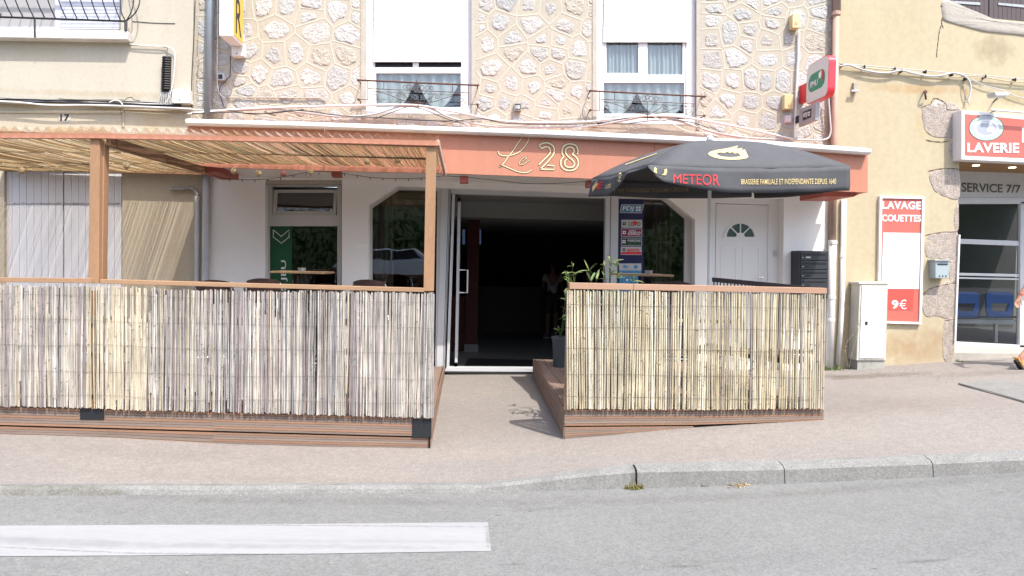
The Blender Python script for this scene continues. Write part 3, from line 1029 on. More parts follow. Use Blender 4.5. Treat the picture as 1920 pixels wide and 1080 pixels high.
for k in (1, 2, 3):
    a = math.pi * k / 4
    c0 = (1388.5, 444)
    dx_, dy_ = math.cos(a), -math.sin(a)
    m.pq([(c0[0] + dx_ * 7 - dy_ * 1.1, c0[1] + dy_ * 7 + dx_ * 1.1), (c0[0] + dx_ * 27 - dy_ * 1.1, c0[1] + dy_ * 27 + dx_ * 1.1), (c0[0] + dx_ * 27 + dy_ * 1.1, c0[1] + dy_ * 27 - dx_ * 1.1), (c0[0] + dx_ * 7 + dy_ * 1.1, c0[1] + dy_ * 7 - dx_ * 1.1)], Yd + .01, .02)
plate(m, [(1388.5 + 8 * math.cos(math.pi * i / 8), 444 - 8 * math.sin(math.pi * i / 8)) for i in range(9)], [], Yd + .006, .03)
m.build('fanlight_moulding', PVC, sd)
m = MB(); plate(m, ARC, [], Yd + .04, .004); m.build('fanlight_pane', mat('obscure_glass', (.10, .16, .155), .2, .2, 30), sd)
m = MB()
for x0, x1 in ((1352, 1381), (1393, 1424)):
    for a_ in ((x0, 463, x1, 464.5), (x0, 463, x0 + 1.2, 700), (x1 - 1.2, 463, x1, 700)):
        m.pb(*a_, Yd + .013, .01)
m.build('leaf_moulding', W_WHITE, sd)
m = MB()
c = P(1429, 520, Yd + .01)
m.tube([c, c + Vector((0, -.05, 0)), c + Vector((-.10, -.05, 0))], .010, 8)
m.build('handle', CHROME, sd)
m = MB(); m.pb(1452, 470, 1457, 480, Yd - .03, .03); m.build('bell', GREYFR, sd)
# doormat
m = MB()
a, b, c, d = [P(x, y, 11) for x, y in ((0, 0),) * 4]
zf = -.02
def onz(px, py, z):
    dd = ray(px, py); t = (z - CAM_LOC.z) / dd.z
    return CAM_LOC + dd * t
q = [onz(x, y, zf) for x, y in ((870, 688), (1010, 690), (1003, 676), (878, 673))]
m.prism(q, (0, 0, .012))
tag(m.build('doormat', BLACKP), 'black doormat just inside the open bar entrance', 'doormat')

# ------------------------------------------------------------------ LEFT BUILDING
lb = thing('left_house', 'cream rendered house on the left with a railed balcony and plank shutters', 'building', (-6, FW, 0))
m = MB()
plate(m, [(-700, -330), (366, -330), (361, 196), (-700, 192)], [rectpts(-80, -300, 226, 56)], FW - .045, .34)
m.build('wall', W_CREAM, lb)
m = MB()
plate(m, [(-700, 192), (361, 196), (359, 300), (381, 300), (379, 728), (-700, 728)], [rectpts(8, 313, 229, 700)], FW, .30)
m.build('lower_wall', W_CREAM2, lb)
m = MB(); m.pb(374, 296, 396, 728, FW + .012, .2); m.build('wall_return', W_CREAM2, lb)
m = MB()
for pts in ([(232, 190), (238, 184), (246, 182), (252, 187), (262, 188)], [(110, 185), (150, 187), (200, 187), (232, 187)], [(372, 60), (370, 95), (373, 120), (369, 150), (372, 190)], [(226, 206), (230, 240)]):
    sp_ = smoothpath([P(x, y, FW - .048) for x, y in pts], 5)
    m.tube([p + Vector((.006 * noise.noise((p.z * 30, p.x * 30, 1)), 0, .006 * noise.noise((p.x * 30, p.z * 30, 2)))) for p in sp_], .0028, 4)
m.build('plaster_crack', mat('crack_dark', (.12, .09, .06), .9), lb)
m = MB()
m.pq([(-700, 206), (229, 213), (229, 209), (-700, 202)], FW - .02, .02)
m.pq([(232, 205), (357, 210), (357, 206), (232, 202)], FW - .015, .015)
m.pq([(230, 205), (233, 205), (232, 238), (229, 238)], FW - .015, .015)
m.build('render_band', W_CREAM2, lb)
# balcony window
m = MB(); plate(m, rectpts(-80, -300, 226, 56), [rectpts(-70, -290, 103, 50), rectpts(116, -290, 224, 55)], FW + .15, .05)
bw = m.build('window', SHUTL, lb)
shutter(115, 226, -290, 54, FW + .13, bw, SHUTL, .05)
m = MB(); m.pb(-72, -290, 104, 52, FW + .17, .01); m.build('blind', mat('grey_blind', (.34, .33, .33), .8, .05), bw)
m = MB()
a = P(-200, 73, FW - .4); b = P(238, 75, FW - .4)
pts = [(-200, 49), (239, 58), (238, 74), (-200, 67)]
m.pq(pts, FW - .20, .16)
m.build('balcony_slab', mat('white_slab', (.66, .65, .62), .85, .15, 4, .3, 40, streak=.1), lb, bevel=.01)
# balcony railing
rl = thing('balcony_railing', 'black bellied iron railing along the balcony of the cream house', 'railing', P(60, 40, FW - .4))
Yr = FW - .19
m = MB()
m.tube([P(-200, 25, Yr), P(0, 32, Yr), P(237, 40, Yr)], .014, 6)
m.tube([P(65, 36, Yr), P(65.5, 69, Yr - .02)], .013, 6)
m.tube([P(236, 40, Yr), P(236, 58, Yr - .01)], .02, 6)
m.build('bottom_rail', BLACKM, rl)
for k in range(-9, 11):
    x = 12.5 + k * 20.3
    y = 32 + (x - 0) * .034
    m = MB()
    base = P(x + 11, y, Yr)
    pts = []
    for i in range(11):
        t = i / 10
        zz = base.z + t * .95
        bulge = .16 * math.sin(min(1, t * 1.15) * math.pi) ** .8 if t < .87 else 0
        pts.append((base.x - .10 * t * (1 - t) * 2.0, base.y - bulge, zz))
    m.tube(pts, .008, 6)
    m.build('baluster', BLACKM, rl)
m = MB()
base = P(236, 40, Yr)
for s_ in (0.10, .17, -.05):
    m.tube(smoothpath([(base.x, base.y, base.z), (base.x + s_ * .9, base.y - .04, base.z + .12), (base.x + s_ * 1.15, base.y - .02, base.z + .32), (base.x + s_ * .6, base.y, base.z + .6), (base.x, base.y, base.z + .8)], 4), .008, 6)
m.build('corner_scroll', BLACKM, rl)
m = MB(); m.tube([P(-200, -98, Yr), P(237, -85, Yr)], .018, 6); m.build('top_rail', BLACKM, rl)
# plank shutters at street level
m = MB()
m.pb(8, 313, 229, 700, FW + .14, .03)
gl_ = m.build('lower_opening', mat('slate_blue_lintel', (.17, .21, .30), .7, .1), lb)
PLK = mat('lilac_plank', (.66, .65, .66), .65, .06, 3, .1, 30, stretch=(3, 3, .3))
for (x0, x1, yo) in ((9, 118, 321), (120, 228, 323)):
    m = MB()
    n = 8
    for i in range(n):
        a = lerp(x0, x1, i / n) + .25; b = lerp(x0, x1, (i + 1) / n) - .25
        m.pb(a, yo, b, 698, FW + .05 + .001 * (i % 2), .03)
    sh_ = m.build('plank_shutter', PLK, lb, bevel=.003)
    m = MB()
    y_ = 382
    m.pb(x0 - 2, y_ - 1.2, x1 - 4, y_ + 1.2, FW + .042, .008)
    for k in range(7):
        c = P(lerp(x0 + 2, x1 - 8, k / 6), y_ - 1.5, FW + .04)
        m.lathe([(.008, .0), (.008, -.006), (.001, -.008)], c, 6, axis='Y')
    m.build('strap_hinge', mat('hinge_paint', (.36, .36, .37), .5, .2, 9), sh_)

# ------------------------------------------------------------------ RIGHT BUILDING
rb = thing('right_house', 'yellow rendered house on the right with a laundry in its ground floor', 'building', (8, FW, .3))
m = MB()
plate(m, [(1564, -330), (2500, -330), (2500, 760), (1556, 760)],
      [[(1781, -250), (2080, -235), (2080, 56), (1781, 27)], [(1801, 214), (2300, 250), (2290, 760), (1787, 760)]], FW - .02, .32)
m.build('wall', W_YELLOW, rb)
m = MB()
def shleaf(x0, x1, y0, y1):
    n = 9
    for i in range(n):
        a, b = lerp(x0, x1, i / n) + .3, lerp(x0, x1, (i + 1) / n) - .3
        ya, yb = lerp(y0, y1, i / n), lerp(y0, y1, (i + 1) / n)
        m.pq([(a, -240), (b, -240), (b, yb), (a, ya)], FW + .01, .03)
shleaf(1782, 1853, 25, 35); s1 = m.build('plank_shutter', BRONZE, rb)
m = MB(); shleaf(1855, 1930, 35, 43); s2 = m.build('plank_shutter', BRONZE, rb)
for (a, b, ya, yb, s_) in ((1782, 1838, 1.5, 4.5, s1), (1872, 1930, 5, 10, s2)):
    m = MB(); m.pq([(a, ya), (b, yb), (b, yb + 5), (a, ya + 4)], FW, .012); m.build('strap_hinge', mat('pale_strap', (.40, .42, .43), .5, .2, 20), s_)
def blob(pts, Y, th, seed=0, k=6, amp=.012):
    sp = smoothpath([P(x, y, Y) for x, y in pts], k, closed=True)
    c = sum(sp, Vector()) / len(sp)
    out = []
    for i, p in enumerate(sp):
        f = 1 + amp * 6 * noise.noise((p.x * 9, p.z * 9, seed))
        out.append(c + (p - c) * f)
    mm = MB()
    n = len(out)
    rings = []
    for s_, d in ((1, .01), (.985, -th * .6), (.93, -th), (.6, -th * 1.15), (.3, -th * 1.1)):
        rings.append([(c.x + (p.x - c.x) * s_, Y + d + (.008 * noise.noise((p.x * 30 * s_, p.z * 30 * s_, seed + 2)) if s_ < 1 else 0), c.z + (p.z - c.z) * s_) for p in out] )
    vs = [p for r_ in rings for p in r_] + [(c.x, Y - th, c.z)]
    fs = [(i * n + j, i * n + (j + 1) % n, (i + 1) * n + (j + 1) % n, (i + 1) * n + j) for i in range(4) for j in range(n)]
    fs += [(4 * n + j, 4 * n + (j + 1) % n, 5 * n) for j in range(n)]
    mm.add(vs, fs)
    return mm
SH = 5
quoins = [[(1728, 215), (1735, 200), (1765, 192), (1799, 200), (1799, 250), (1770, 260), (1738, 250)],
          [(1779, 275), (1790, 266), (1799, 267), (1799, 305), (1785, 298)],
          [(1743, 325), (1770, 318), (1798, 318), (1797, 372), (1765, 366), (1748, 352)],
          [(1790, 392), (1797, 382), (1797, 430), (1789, 425)],
          [(1737, 445), (1765, 436), (1796, 436), (1795, 490), (1762, 486), (1736, 480)],
          [(1733, 552), (1760, 534), (1793, 530), (1790, 596), (1760, 594), (1732, 590)],
          [(1770, 604), (1789, 600), (1786, 672), (1769, 672)],
          [(1778, 494), (1795, 492), (1793, 526), (1782, 528)]]
for i, q in enumerate(quoins):
    blob(q, FW - .02, .0035, i).build('quoin_stone', W_GRANITE, rb, smooth=True)
blob([(1764, 6), (1780, 2), (1782, 27), (1920, 43), (2100, 62), (2100, 86), (1920, 67), (1850, 60), (1800, 48), (1768, 36)], FW - .02, .018, 31, 5, .012).build('window_sill', W_SILLSTONE, rb, smooth=True)
m = MB()
for pts in ([(1764, 10), (1771, 18), (1773, 28), (1767, 34), (1766, 44), (1769, 52)], [(1765, 46), (1761, 62), (1759, 80), (1757, 98), (1757, 106)], [(1727, 203), (1735, 198), (1745, 196)], [(1745, 196), (1752, 184), (1765, 188), (1775, 197), (1776, 205), (1799, 206)], [(1786, 266), (1799, 262)], [(1740, 321), (1765, 316), (1798, 317)], [(1735, 441), (1760, 436), (1796, 434)], [(1730, 552), (1745, 541), (1770, 534), (1794, 530)], [(1772, 601), (1789, 599)], [(1736, 262), (1760, 266), (1780, 264)]):
    sp_ = smoothpath([P(x, y, FW - .025) for x, y in pts], 5)
    m.tube([p + Vector((.008 * noise.noise((p.z * 25, p.x * 25, 1)), 0, .008 * noise.noise((p.x * 25, p.z * 25, 2)))) for p in sp_], [.0022 + .0022 * (i % 3) for i in range(len(sp_))], 4)
m.build('plaster_crack', mat('crack_brown', (.13, .08, .05), .9), rb)
blob([(1752, 188), (1764, 190), (1774, 200), (1772, 203), (1752, 200)], FW - .02, .003, 77).build('bare_plaster', mat('bare_plaster', (.55, .52, .48), .9, .1, 9), rb)
W_DIRT = mat('damp_stain', (.36, .25, .13), .95, .3, 5, .3, 60)
# laundry front
Yg = 11.2
zc = P(1803, 303, FW).z
m = MB()
xl = P(1800, 450, FW).x
m.box(xl - .05, 13, FW + .05, Yg + .1, zc, zc + .03)
m.build('soffit', OSB, rb)
for px, py in ((1830, 310), (1898, 314)):
    pp = onz(px, py, zc - .004)
    m = MB(); m.lathe([(.05, 0), (.05, -.012), (.035, -.014)], (pp.x, pp.y, zc), 16)
    s_ = m.build('spotlight', mat('lamp_glow', (.9, .8, .6), .4, emit=((1, .85, .55), 2.0)), rb)
m = MB()
p0, p1 = P(1790, 321, Yg), P(1790, 372, Yg)
m.box(xl - .1, 13, Yg - .01, Yg + .05, p1.z, zc)
m.build('header_panel', ALU, rb)
hp = MB()
textp(hp, 'SERVICE 7/7', [(1803, 342), (1914, 347), (1914, 362), (1803, 360)], Yg - .016, bold=.018)
hp.build('header_lettering', mat('grey_letters', (.10, .10, .10), .5), rb)
m = MB()
m.pb(1780, 371, 2250, 382, Yg - .03, .08)
m.pq([(1780, 447), (2250, 464), (2250, 474), (1780, 456)], Yg, .05)
m.pq([(1780, 511), (2250, 522), (2250, 527), (1780, 516)], Yg, .05)
m.pq([(1780, 519), (2250, 530), (2250, 533), (1780, 522)], Yg, .05)
m.pq([(1780, 640), (2250, 664), (2250, 674), (1780, 649)], Yg - .03, .08)
m.pq([(1914, 378), (1924, 378), (1922, 658), (1912, 658)], Yg - .03, .08)
lf_ = m.build('shopfront_frame', ALU, rb, bevel=.003)
m = MB(); m.pb(1770, 375, 2250, 668, Yg + .02, .006); m.build('shopfront_pane', glass('laundry_glass', (.88, .9, .9), .0), rb)
m = MB(); m.box(xl - .1, 13, FW - .01, Yg + .1, -.1, P(1800, 649, Yg).z); m.build('door_step', W_SILLSTONE, rb)
m = MB(); m.box(xl - .045, xl + .0, FW + .1, Yg, .2, zc); m.build('side_reveal', W_WHITE, rb)
m = MB(); m.pq([(1798, 440), (1801, 440), (1793, 640), (1790, 640)], FW - .05, .05); m.build('shutter_guide', CABLEW, rb)
m = MB()
za = P(1800, 649, Yg).z
m.box(xl - .1, 13, Yg + .06, 15.5, za - .05, za - .02)
m.box(xl - .1, 13, 15.4, 15.5, za, 4)
m.box(xl - .14, xl - .1, Yg + .06, 15.5, za, 4)
m.box(xl - .1, 13, Yg + .06, 15.5, 3.3, 3.4)
m.build('laundry_room', DARK, rb)
# ------------------------------------------------------------------ CANOPY
cn = thing('shop_canopy', 'long salmon fascia canopy with white gutter over the bar front', 'canopy', (1.0, FC, 2.8))
m = MB()
ftop = [(352, 232), (800, 246), (1280, 266), (1627, 286)]
fbot = [(352, 308), (409, 314), (635, 321), (838, 325), (1107, 335), (1400, 350), (1627, 361)]
poly = [P(x, y, FC) for x, y in ftop] + [P(x, y, FC) for x, y in reversed(fbot)]
m.prism(poly, (0, .04, 0))
fas = m.build('fascia', SALMON, cn)
m = MB()
# roof and ends
tl = [P(x, y - 8, FC) for x, y in ftop]
bk = [Vector((p.x, FW, p.z + .12)) for p in tl]
m.sheet([tl, bk])
m.sheet([[p + Vector((0, 0, -.03)) for p in tl], [p + Vector((0, 0, -.03)) for p in bk]])
m.build('roof', SALMON, cn)
m = MB()
for p, q in ((P(352, 236, FC), P(352, 308, FC)), (P(1627, 286, FC), P(1627, 361, FC))):
    s_ = -1 if p.x > 0 else 1
    m.prism([p + Vector((0, .041, .03)), Vector((p.x, FW, p.z + .14)), Vector((q.x, FW, q.z + .02)), q + Vector((0, .041, 0))], (.03 * s_, 0, 0))
m.build('end_panel', SALMON, cn)
m = MB()
bt = [P(x, y, FC) for x, y in fbot]
m.sheet([[p + Vector((0, .04, .03)) for p in bt], [Vector((p.x, FW, p.z + .03)) for p in bt]])
m.build('soffit', W_WHITE, cn)
for x0, x1, y0, y1 in ((374, 409, 309, 323), (622, 638, 320, 331), (862, 878, 330, 342), (1101, 1112, 338, 350)):
    m = MB(); m.pb(x0, y0, x1, y1, FC + .10, .16 if x0 > 400 else .8); m.build('bracket', SALMOND, cn)
m = MB(); m.pq([(1545, 358), (1622, 360), (1600, 369), (1545, 368)], FC + .25, .7); m.build('bracket', SALMOND, cn)
m = MB()
YG = FC - .12
gt = [(348, 221), (575, 227), (800, 235), (1040, 243), (1280, 254), (1460, 264), (1634, 277)]
gb = [(348, 233), (575, 239), (800, 247), (1040, 256), (1280, 267), (1460, 277), (1634, 289)]
secs = []
for (x, y), (_, y2) in zip(gt, gb):
    a, b = P(x, y, YG), P(x, y2, YG)
    h = a.z - b.z
    prof = [(0.115, -.0), (.08, .0), (.03, -.005), (0, -h * .25), (0, -h * .7), (.03, -h * .95), (.06, -h), (.115, -h)]
    secs.append([(a.x, YG + d, a.z + z) for d, z in prof])
k_ = len(secs[0])
m.add([p for s_ in secs for p in s_], [(i * k_ + j, (i + 1) * k_ + j, (i + 1) * k_ + (j + 1) % k_, i * k_ + (j + 1) % k_) for i in range(len(secs) - 1) for j in range(k_)] + [tuple(range(k_)), tuple(range(len(secs) * k_ - 1, (len(secs) - 1) * k_ - 1, -1))])
m.build('gutter', GUTW, cn)
m = MB()
m.pq([(608, 240), (609, 240), (609, 247), (608, 247)], YG - .003, .01)
for x, y in ((609, 233), (1227, 257)):
    pass
m.build('gutter_joint', mat('joint_grey', (.3, .3, .3)), cn)
m = MB(); m.pq([(1227, 264), (1228, 264), (1227.6, 340), (1226.8, 340)], FC - .003, .004); m.build('fascia_joint', SALMOND, cn)
# painted name
def zz(pts): return [(900 + x / 8.727, 240 + y / 8.727) for x, y in pts]
Lp = zz([(297, 378), (306, 412), (345, 443), (410, 454), (480, 447), (560, 428), (640, 392), (715, 322), (780, 225), (803, 150), (790, 108), (755, 98), (705, 130), (620, 250), (545, 365), (468, 462), (395, 568), (318, 640)])
L2 = zz([(322, 636), (350, 614), (400, 620), (480, 655), (600, 705), (700, 727), (780, 722), (845, 686)])
Ep = zz([(685, 545), (735, 515), (762, 488), (745, 474), (695, 498), (652, 548), (645, 592), (678, 602), (735, 578), (815, 524)])
T1 = zz([(965, 288), (1000, 262), (1060, 243), (1125, 248), (1182, 282), (1213, 335), (1212, 405), (1178, 465), (1100, 558), (985, 672)])
T1b = zz([(985, 672), (1213, 678), (1213, 613), (1100, 610)])
T2 = zz([(968, 290), (1015, 333), (1060, 311), (1110, 311), (1148, 350), (1150, 402), (1118, 445), (960, 602)])
E1 = zz([(1595, 430), (1605, 370), (1570, 290), (1500, 262), (1430, 265), (1370, 300), (1345, 360), (1350, 425), (1372, 465), (1335, 510), (1322, 580), (1350, 650), (1420, 690), (1500, 692), (1570, 660), (1610, 590), (1600, 515), (1560, 460), (1515, 428), (1540, 390), (1530, 340), (1485, 315), (1430, 325), (1400, 370), (1410, 420), (1450, 470), (1520, 530), (1548, 590), (1520, 635), (1465, 642), (1410, 625), (1388, 575), (1398, 530), (1425, 508)])
m1, m2 = MB(), MB()
for pts, w_, o_, sm in ((Lp, 2.3, .9, True), (L2, 2.1, .9, True), (Ep, 1.2, 1.1, True), (T1, 3.0, 1.1, True), (T1b, 3.0, 1.1, False), (T2, 3.0, 1.1, True), (E1, 3.0, 1.1, True)):
    strokep(m1, pts, w_ + o_ * 1.5, FC - .004, sm, k=6)
    strokep(m2, pts, w_, FC - .007, sm, k=6)
lt = m1.build('lettering_outline', BROWNP, fas)
m2.build('lettering', CREAMP, fas)

# ------------------------------------------------------------------ PERGOLA
pg = thing('pergola', 'timber pergola with corrugated sheet and reed mat roof over the left terrace', 'pergola', P(500, 800, FD))
m = MB()
m.pq([(169, 259), (187, 259), (185, 531), (165, 531)], FD - .02, .09)
m.pq([(185, 268), (196, 268), (192, 531), (181, 531)], FD + .035, .09)
m.build('post', WOOD, pg, bevel=.004)
m = MB()
m.pq([(799, 270), (818, 270), (813, 546), (794, 546)], FD - .02, .10)
m.build('post', WOOD, pg, bevel=.004)
m = MB()
ln = [(-400, 245, 254), (0, 249, 258.5), (180, 249.5, 259), (400, 254, 263), (640, 259, 268), (821, 263.5, 273)]
a = [P(x, y, FD - .05) for x, y, _ in ln]; b = [P(x, y, FD - .05) for x, _, y in ln]
m.prism(a + b[::-1], (0, .05, 0))
m.build('front_beam', mat('salmon_beam', (.49, .215, .135), .6, .1, 3), pg)
def roofz(X, Y):
    z0 = interp(X, [p.x for p in a], [p.z for p in a]) + .006
    return z0 + .07 * (Y - FD) / 2.2
xL, xM, xR = -6.6, P(350, 300, FC).x, P(822, 262, FD - .05).x
SHEET = bpy.data.materials.new('corrugated_translucent'); SHEET.use_nodes = True
t_ = SHEET.node_tree; N_, L_ = t_.nodes, t_.links
pb_ = N_['Principled BSDF']; pb_.inputs['Roughness'].default_value = .35
nz = N_.new('ShaderNodeTexNoise'); nz.inputs['Scale'].default_value = 3
tc_ = N_.new('ShaderNodeTexCoord'); L_.new(tc_.outputs['Object'], nz.inputs['Vector'])
rp_ = N_.new('ShaderNodeValToRGB'); rp_.color_ramp.elements[0].position = .4; rp_.color_ramp.elements[1].position = .62
rp_.color_ramp.elements[0].color = (.50, .33, .17, 1); rp_.color_ramp.elements[1].color = (.66, .60, .53, 1)
L_.new(nz.outputs['Fac'], rp_.inputs[0]); L_.new(rp_.outputs[0], pb_.inputs['Base Color'])
tr_ = N_.new('ShaderNodeBsdfTransparent'); tr_.inputs[0].default_value = (.97, .95, .92, 1)
mx_ = N_.new('ShaderNodeMixShader'); mx_.inputs[0].default_value = .70
L_.new(pb_.outputs[0], mx_.inputs[1]); L_.new(tr_.outputs[0], mx_.inputs[2]); L_.new(mx_.outputs[0], N_['Material Output'].inputs[0])
def corr(x0, x1, y0, y1):
    n = int((x1 - x0) / .0165)
    r1, r2, r3 = [], [], []
    for i in range(n + 1):
        X = lerp(x0, x1, i / n)
        h = .030 + .026 * math.cos(X / .0985 * 2 * math.pi)
        for r_, Y in ((r1, y0), (r2, (y0 + y1) / 2), (r3, y1)):
            r_.append((X, Y, roofz(X, Y) + h + .004 * noise.noise((X * 2, Y, 1))))
    mm.sheet([r1, r2, r3])
mm = MB()
corr(xL, xM, FD - .09, FW - .06)
corr(xM, xR, FD - .09, FC - .02)
mm.build('corrugated_sheet', SHEET, pg, smooth=True)
# reed mat ceiling
rnd = random.Random(5)
m = MB()
X = xL
while X < xR - .03:
    yend = (FW - .10) if X < xM - .02 else FC - .03
    r_ = rnd.uniform(.0028, .0052)
    ylist = [(FD + .02, FD + 1.2), (FD + 1.12, yend)] if yend < 9.5 else [(FD + .02, FD + 1.2), (FD + 1.12, FD + 2.3), (FD + 2.22, yend)]
    for ya, yb in ylist:
        yb2 = yb + rnd.uniform(-.05, .04)
        if yb == yend: yb2 = min(yb2, yend + .02)
        sag0 = rnd.uniform(.008, .022)
        skew = rnd.uniform(-.008, .008)
        g = rnd.uniform(.55, 1.15)
        c = rnd.choice([(.80, .65, .43), (.72, .57, .36), (.88, .78, .57), (.60, .46, .28), (.78, .64, .43)])
        c = tuple(min(.9, v * g) for v in c)
        pts = []
        for k in range(5):
            t = k / 4
            Y = lerp(ya, yb2, t)
            sag = sag0 + .013 * math.sin(t * math.pi) * (1 + .2 * noise.noise((X * .5, Y, 2))) + .003 * noise.noise((X * 8, Y * 3, 1))
            pts.append((X + skew * t + .004 * rnd.uniform(-1, 1), Y, roofz(X, Y) - sag - .008))
        m.tube(pts, r_, 4, c, cap=False)
    X += (rnd.uniform(.008, .0145) if rnd.random() > .10 else rnd.uniform(.02, .035)) * (1.5 if X < xM else 1.0)
m.build('reed_mat', REEDR, pg)
m = MB()
for Yw in (FD + .1, FD + 1.16, FD + 2.22):
    if Yw < FC or True:
        m.box(xL, xR - .1 if Yw < FC - .05 else xM, Yw, Yw + .03, roofz(-3, Yw) - .018, roofz(-3, Yw) - .001)
m.build('roof_batten', mat('batten', (.16, .09, .05), .8, .2), pg)
m = MB()
m.box(xL, xM - .03, FW - .20, FW - .10, roofz(-4, FW) - .075, roofz(-4, FW) - .004); m.box(xL, xM - .03, FW - .10, FW - .002, roofz(-4, FW) - .06, roofz(-4, FW) - .002)
m.build('wall_plate', WOOD, pg)
m = MB()
for (pa, pb2) in (((199, 264), (378, 318)),):
    A = P(pa[0], pa[1], FD + .05); B = P(pb2[0], pb2[1], FC + .05)
    for q_ in (A, B): q_.z += .035
    w_ = Vector((.045, 0, 0)); h_ = Vector((0, 0, -.09))
    m.hexa([A, A + w_, A + w_ + h_, A + h_], [B, B + w_, B + w_ + h_, B + h_])
m.build('rafter', mat('dark_rafter', (.20, .115, .065), .8, .2, 4), pg)
m = MB()
A = P(818, 262, FD - .04); B = Vector((A.x, FC - .02, A.z))
m.hexa([A, A + Vector((.03, 0, 0)), A + Vector((.03, 0, -.05)), A + Vector((0, 0, -.05))], [B, B + Vector((.03, 0, 0)), B + Vector((.03, 0, -.07)), B + Vector((0, 0, -.07))])
m.build('side_trim', mat('trim_wood', (.42, .19, .12), .8, .5, 30, col2=(.62, .52, .45)), pg)
for y_ in (0,):
    m = MB()
    A = P(199, 530, FD + .02)
    m.box(xL, xL + .09, FD, FD + .09, .05, 2.8)
    m.build('post', WOOD, pg)

# ------------------------------------------------------------------ TERRACE DECKS
DECKV = mat('grooved_board', (1, 1, 1), .8, .22, 3, .35, 40, stretch=(.4, 3, 8), fine=.2, vcol=True, bdist=.003)
ORG_ = (.33, .19, .12); GRY = (.24, .175, .14); GR2 = (.27, .205, .165)
def strips(m, A0, A1, B0, B1, dirv, rnd):
    """board face between top line A0-A1 and bottom line B0-B1, split in grooved strips; dirv = outward"""
    n = max(2, round((A0 - B0).length / .024))
    dv = Vector(dirv)
    for i in range(n):
        t0, t1 = i / n, (i + 1) / n
        a, b = A0.lerp(B0, t0), A1.lerp(B1, t0)
        c, d = A1.lerp(B1, t1 - .13 / n * 1.0), A0.lerp(B0, t1 - .13 / n * 1.0)
        col = ORG_ if (i % 3 == 0) else (GRY if i % 3 == 1 else GR2)
        f_ = rnd.uniform(.9, 1.1); col = tuple(v * f_ for v in col)
        m.hexa([a + dv * .004, b + dv * .004, c + dv * .004, d + dv * .004], [a - dv * .02, b - dv * .02, c - dv * .02, d - dv * .02], col)
    m.hexa([A0 - dv * .003, A1 - dv * .003, B1 - dv * .003, B0 - dv * .003], [A0 - dv * .025, A1 - dv * .025, B1 - dv * .025, B0 - dv * .025], (.12, .09, .075))
rnd = random.Random(9)
zL, zR = .068, .19
ld = thing('terrace_deck', 'long timber terrace deck under the pergola left of the entrance', 'deck', P(400, 800, FD))
xe = P(808, 790, FD).x
m = MB()
tops = [(-420, 758), (0, 763), (400, 773), (808, 784)]
mids = [(-420, 794), (0, 797), (400, 808), (808, 819)]
bots = [(-420, 806), (0, 815), (200, 821), (400, 833), (600, 839), (808, 842)]
for i in range(3):
    strips(m, P(*tops[i], FD), P(*tops[i + 1], FD), P(*mids[i], FD), P(*mids[i + 1], FD), (0, -1, 0), rnd)
def ymid(x): return interp(x, [p[0] for p in mids], [p[1] for p in mids]) + 2.2
for i in range(5):
    a, b = bots[i], bots[i + 1]
    strips(m, P(a[0], ymid(a[0]), FD + .01), P(b[0], ymid(b[0]), FD + .01), P(a[0], a[1] + 3, FD + .01), P(b[0], b[1] + 3, FD + .01), (0, -1, 0), rnd)
m.build('front_board', DECKV, ld)
m = MB()
A0, A1 = Vector((xe, FD, P(808, 784, FD).z)), Vector((xe + .02, FW - .1, zL + .01))
strips(m, A0, A1, A0 - Vector((0, 0, .15)), A1 - Vector((0, 0, .11)), (1, 0, 0), rnd)
strips(m, A0 - Vector((0, 0, .16)), A1 - Vector((0, 0, .115)), A0 - Vector((0, 0, .31)), A1 - Vector((0, 0, .22)), (1, 0, 0), rnd)
m.build('side_board', DECKV, ld)
m = MB()
X = -6.6
while X < xe - .02:
    m.box(X, min(X + .138, xe - .003), FD + .026, FW - .06, zL - .02, zL); X += .143
m.build('deck_boards', DECKTOP, ld)
for x0, x1, y0, y1 in ((150, 195, 767, 786), (773, 809, 785, 820)):
    m = MB(); m.pq([(x0, y0), (x1, y0 + 1), (x1, y1 + .5), (x0, y1)], FD - .012, .006)
    for k in (.2, .5, .8):
        c = P(lerp(x0, x1, k), (y0 + y1) / 2 - 4, FD - .012); m.lathe([(.005, 0), (.005, -.003), (.001, -.004)], c, 6, col=(3, 3, 3), axis='Y')
    m.build('metal_bracket', mat('bracket_black', (.018, .02, .024), .5, .2, 5, vcol=True), ld)
rdk = thing('terrace_deck', 'timber terrace deck under the black parasol right of the entrance', 'deck', P(1300, 800, FD))
m = MB()
xs_, xe2 = P(1058, 790, FD).x, P(1543, 780, FD).x
t2 = [(1058.5, 768), (1300, 767), (1544, 766)]; md2 = [(1058.5, 799), (1300, 797), (1544, 789)]; b2 = [(1058.5, 826), (1300, 805), (1544, 791)]
for i in range(2):
    strips(m, P(*t2[i], FD), P(*t2[i + 1], FD), P(*md2[i], FD), P(*md2[i + 1], FD), (0, -1, 0), rnd)
for i in range(1):
    strips(m, P(md2[i][0], md2[i][1] + 2, FD + .006), P(md2[i + 1][0], md2[i + 1][1] + 2, FD + .006), P(*b2[i], FD + .006), P(*b2[i + 1], FD + .006), (0, -1, 0), rnd)
m.build('front_board', DECKV, rdk)
m = MB()
A0, A1 = Vector((xs_, FD + .004, P(1058, 767, FD).z)), Vector((xs_ - .0, FW - .15, zR + .02))
strips(m, A0, A1, A0 - Vector((0, 0, .15)), A1 - Vector((0, 0, .11)), (-1, 0, 0), rnd)
strips(m, A0 - Vector((0, 0, .157)), A1 - Vector((0, 0, .115)), A0 - Vector((0, 0, .34)), A1 - Vector((0, 0, .30)), (-1, 0, 0), rnd)
m.build('side_board', DECKV, rdk)
m = MB()
X = xs_ + .004
while X < xe2 - .02:
    m.box(X, min(X + .138, xe2), FD + .03, FW - .06, zR - .02, zR); X += .143
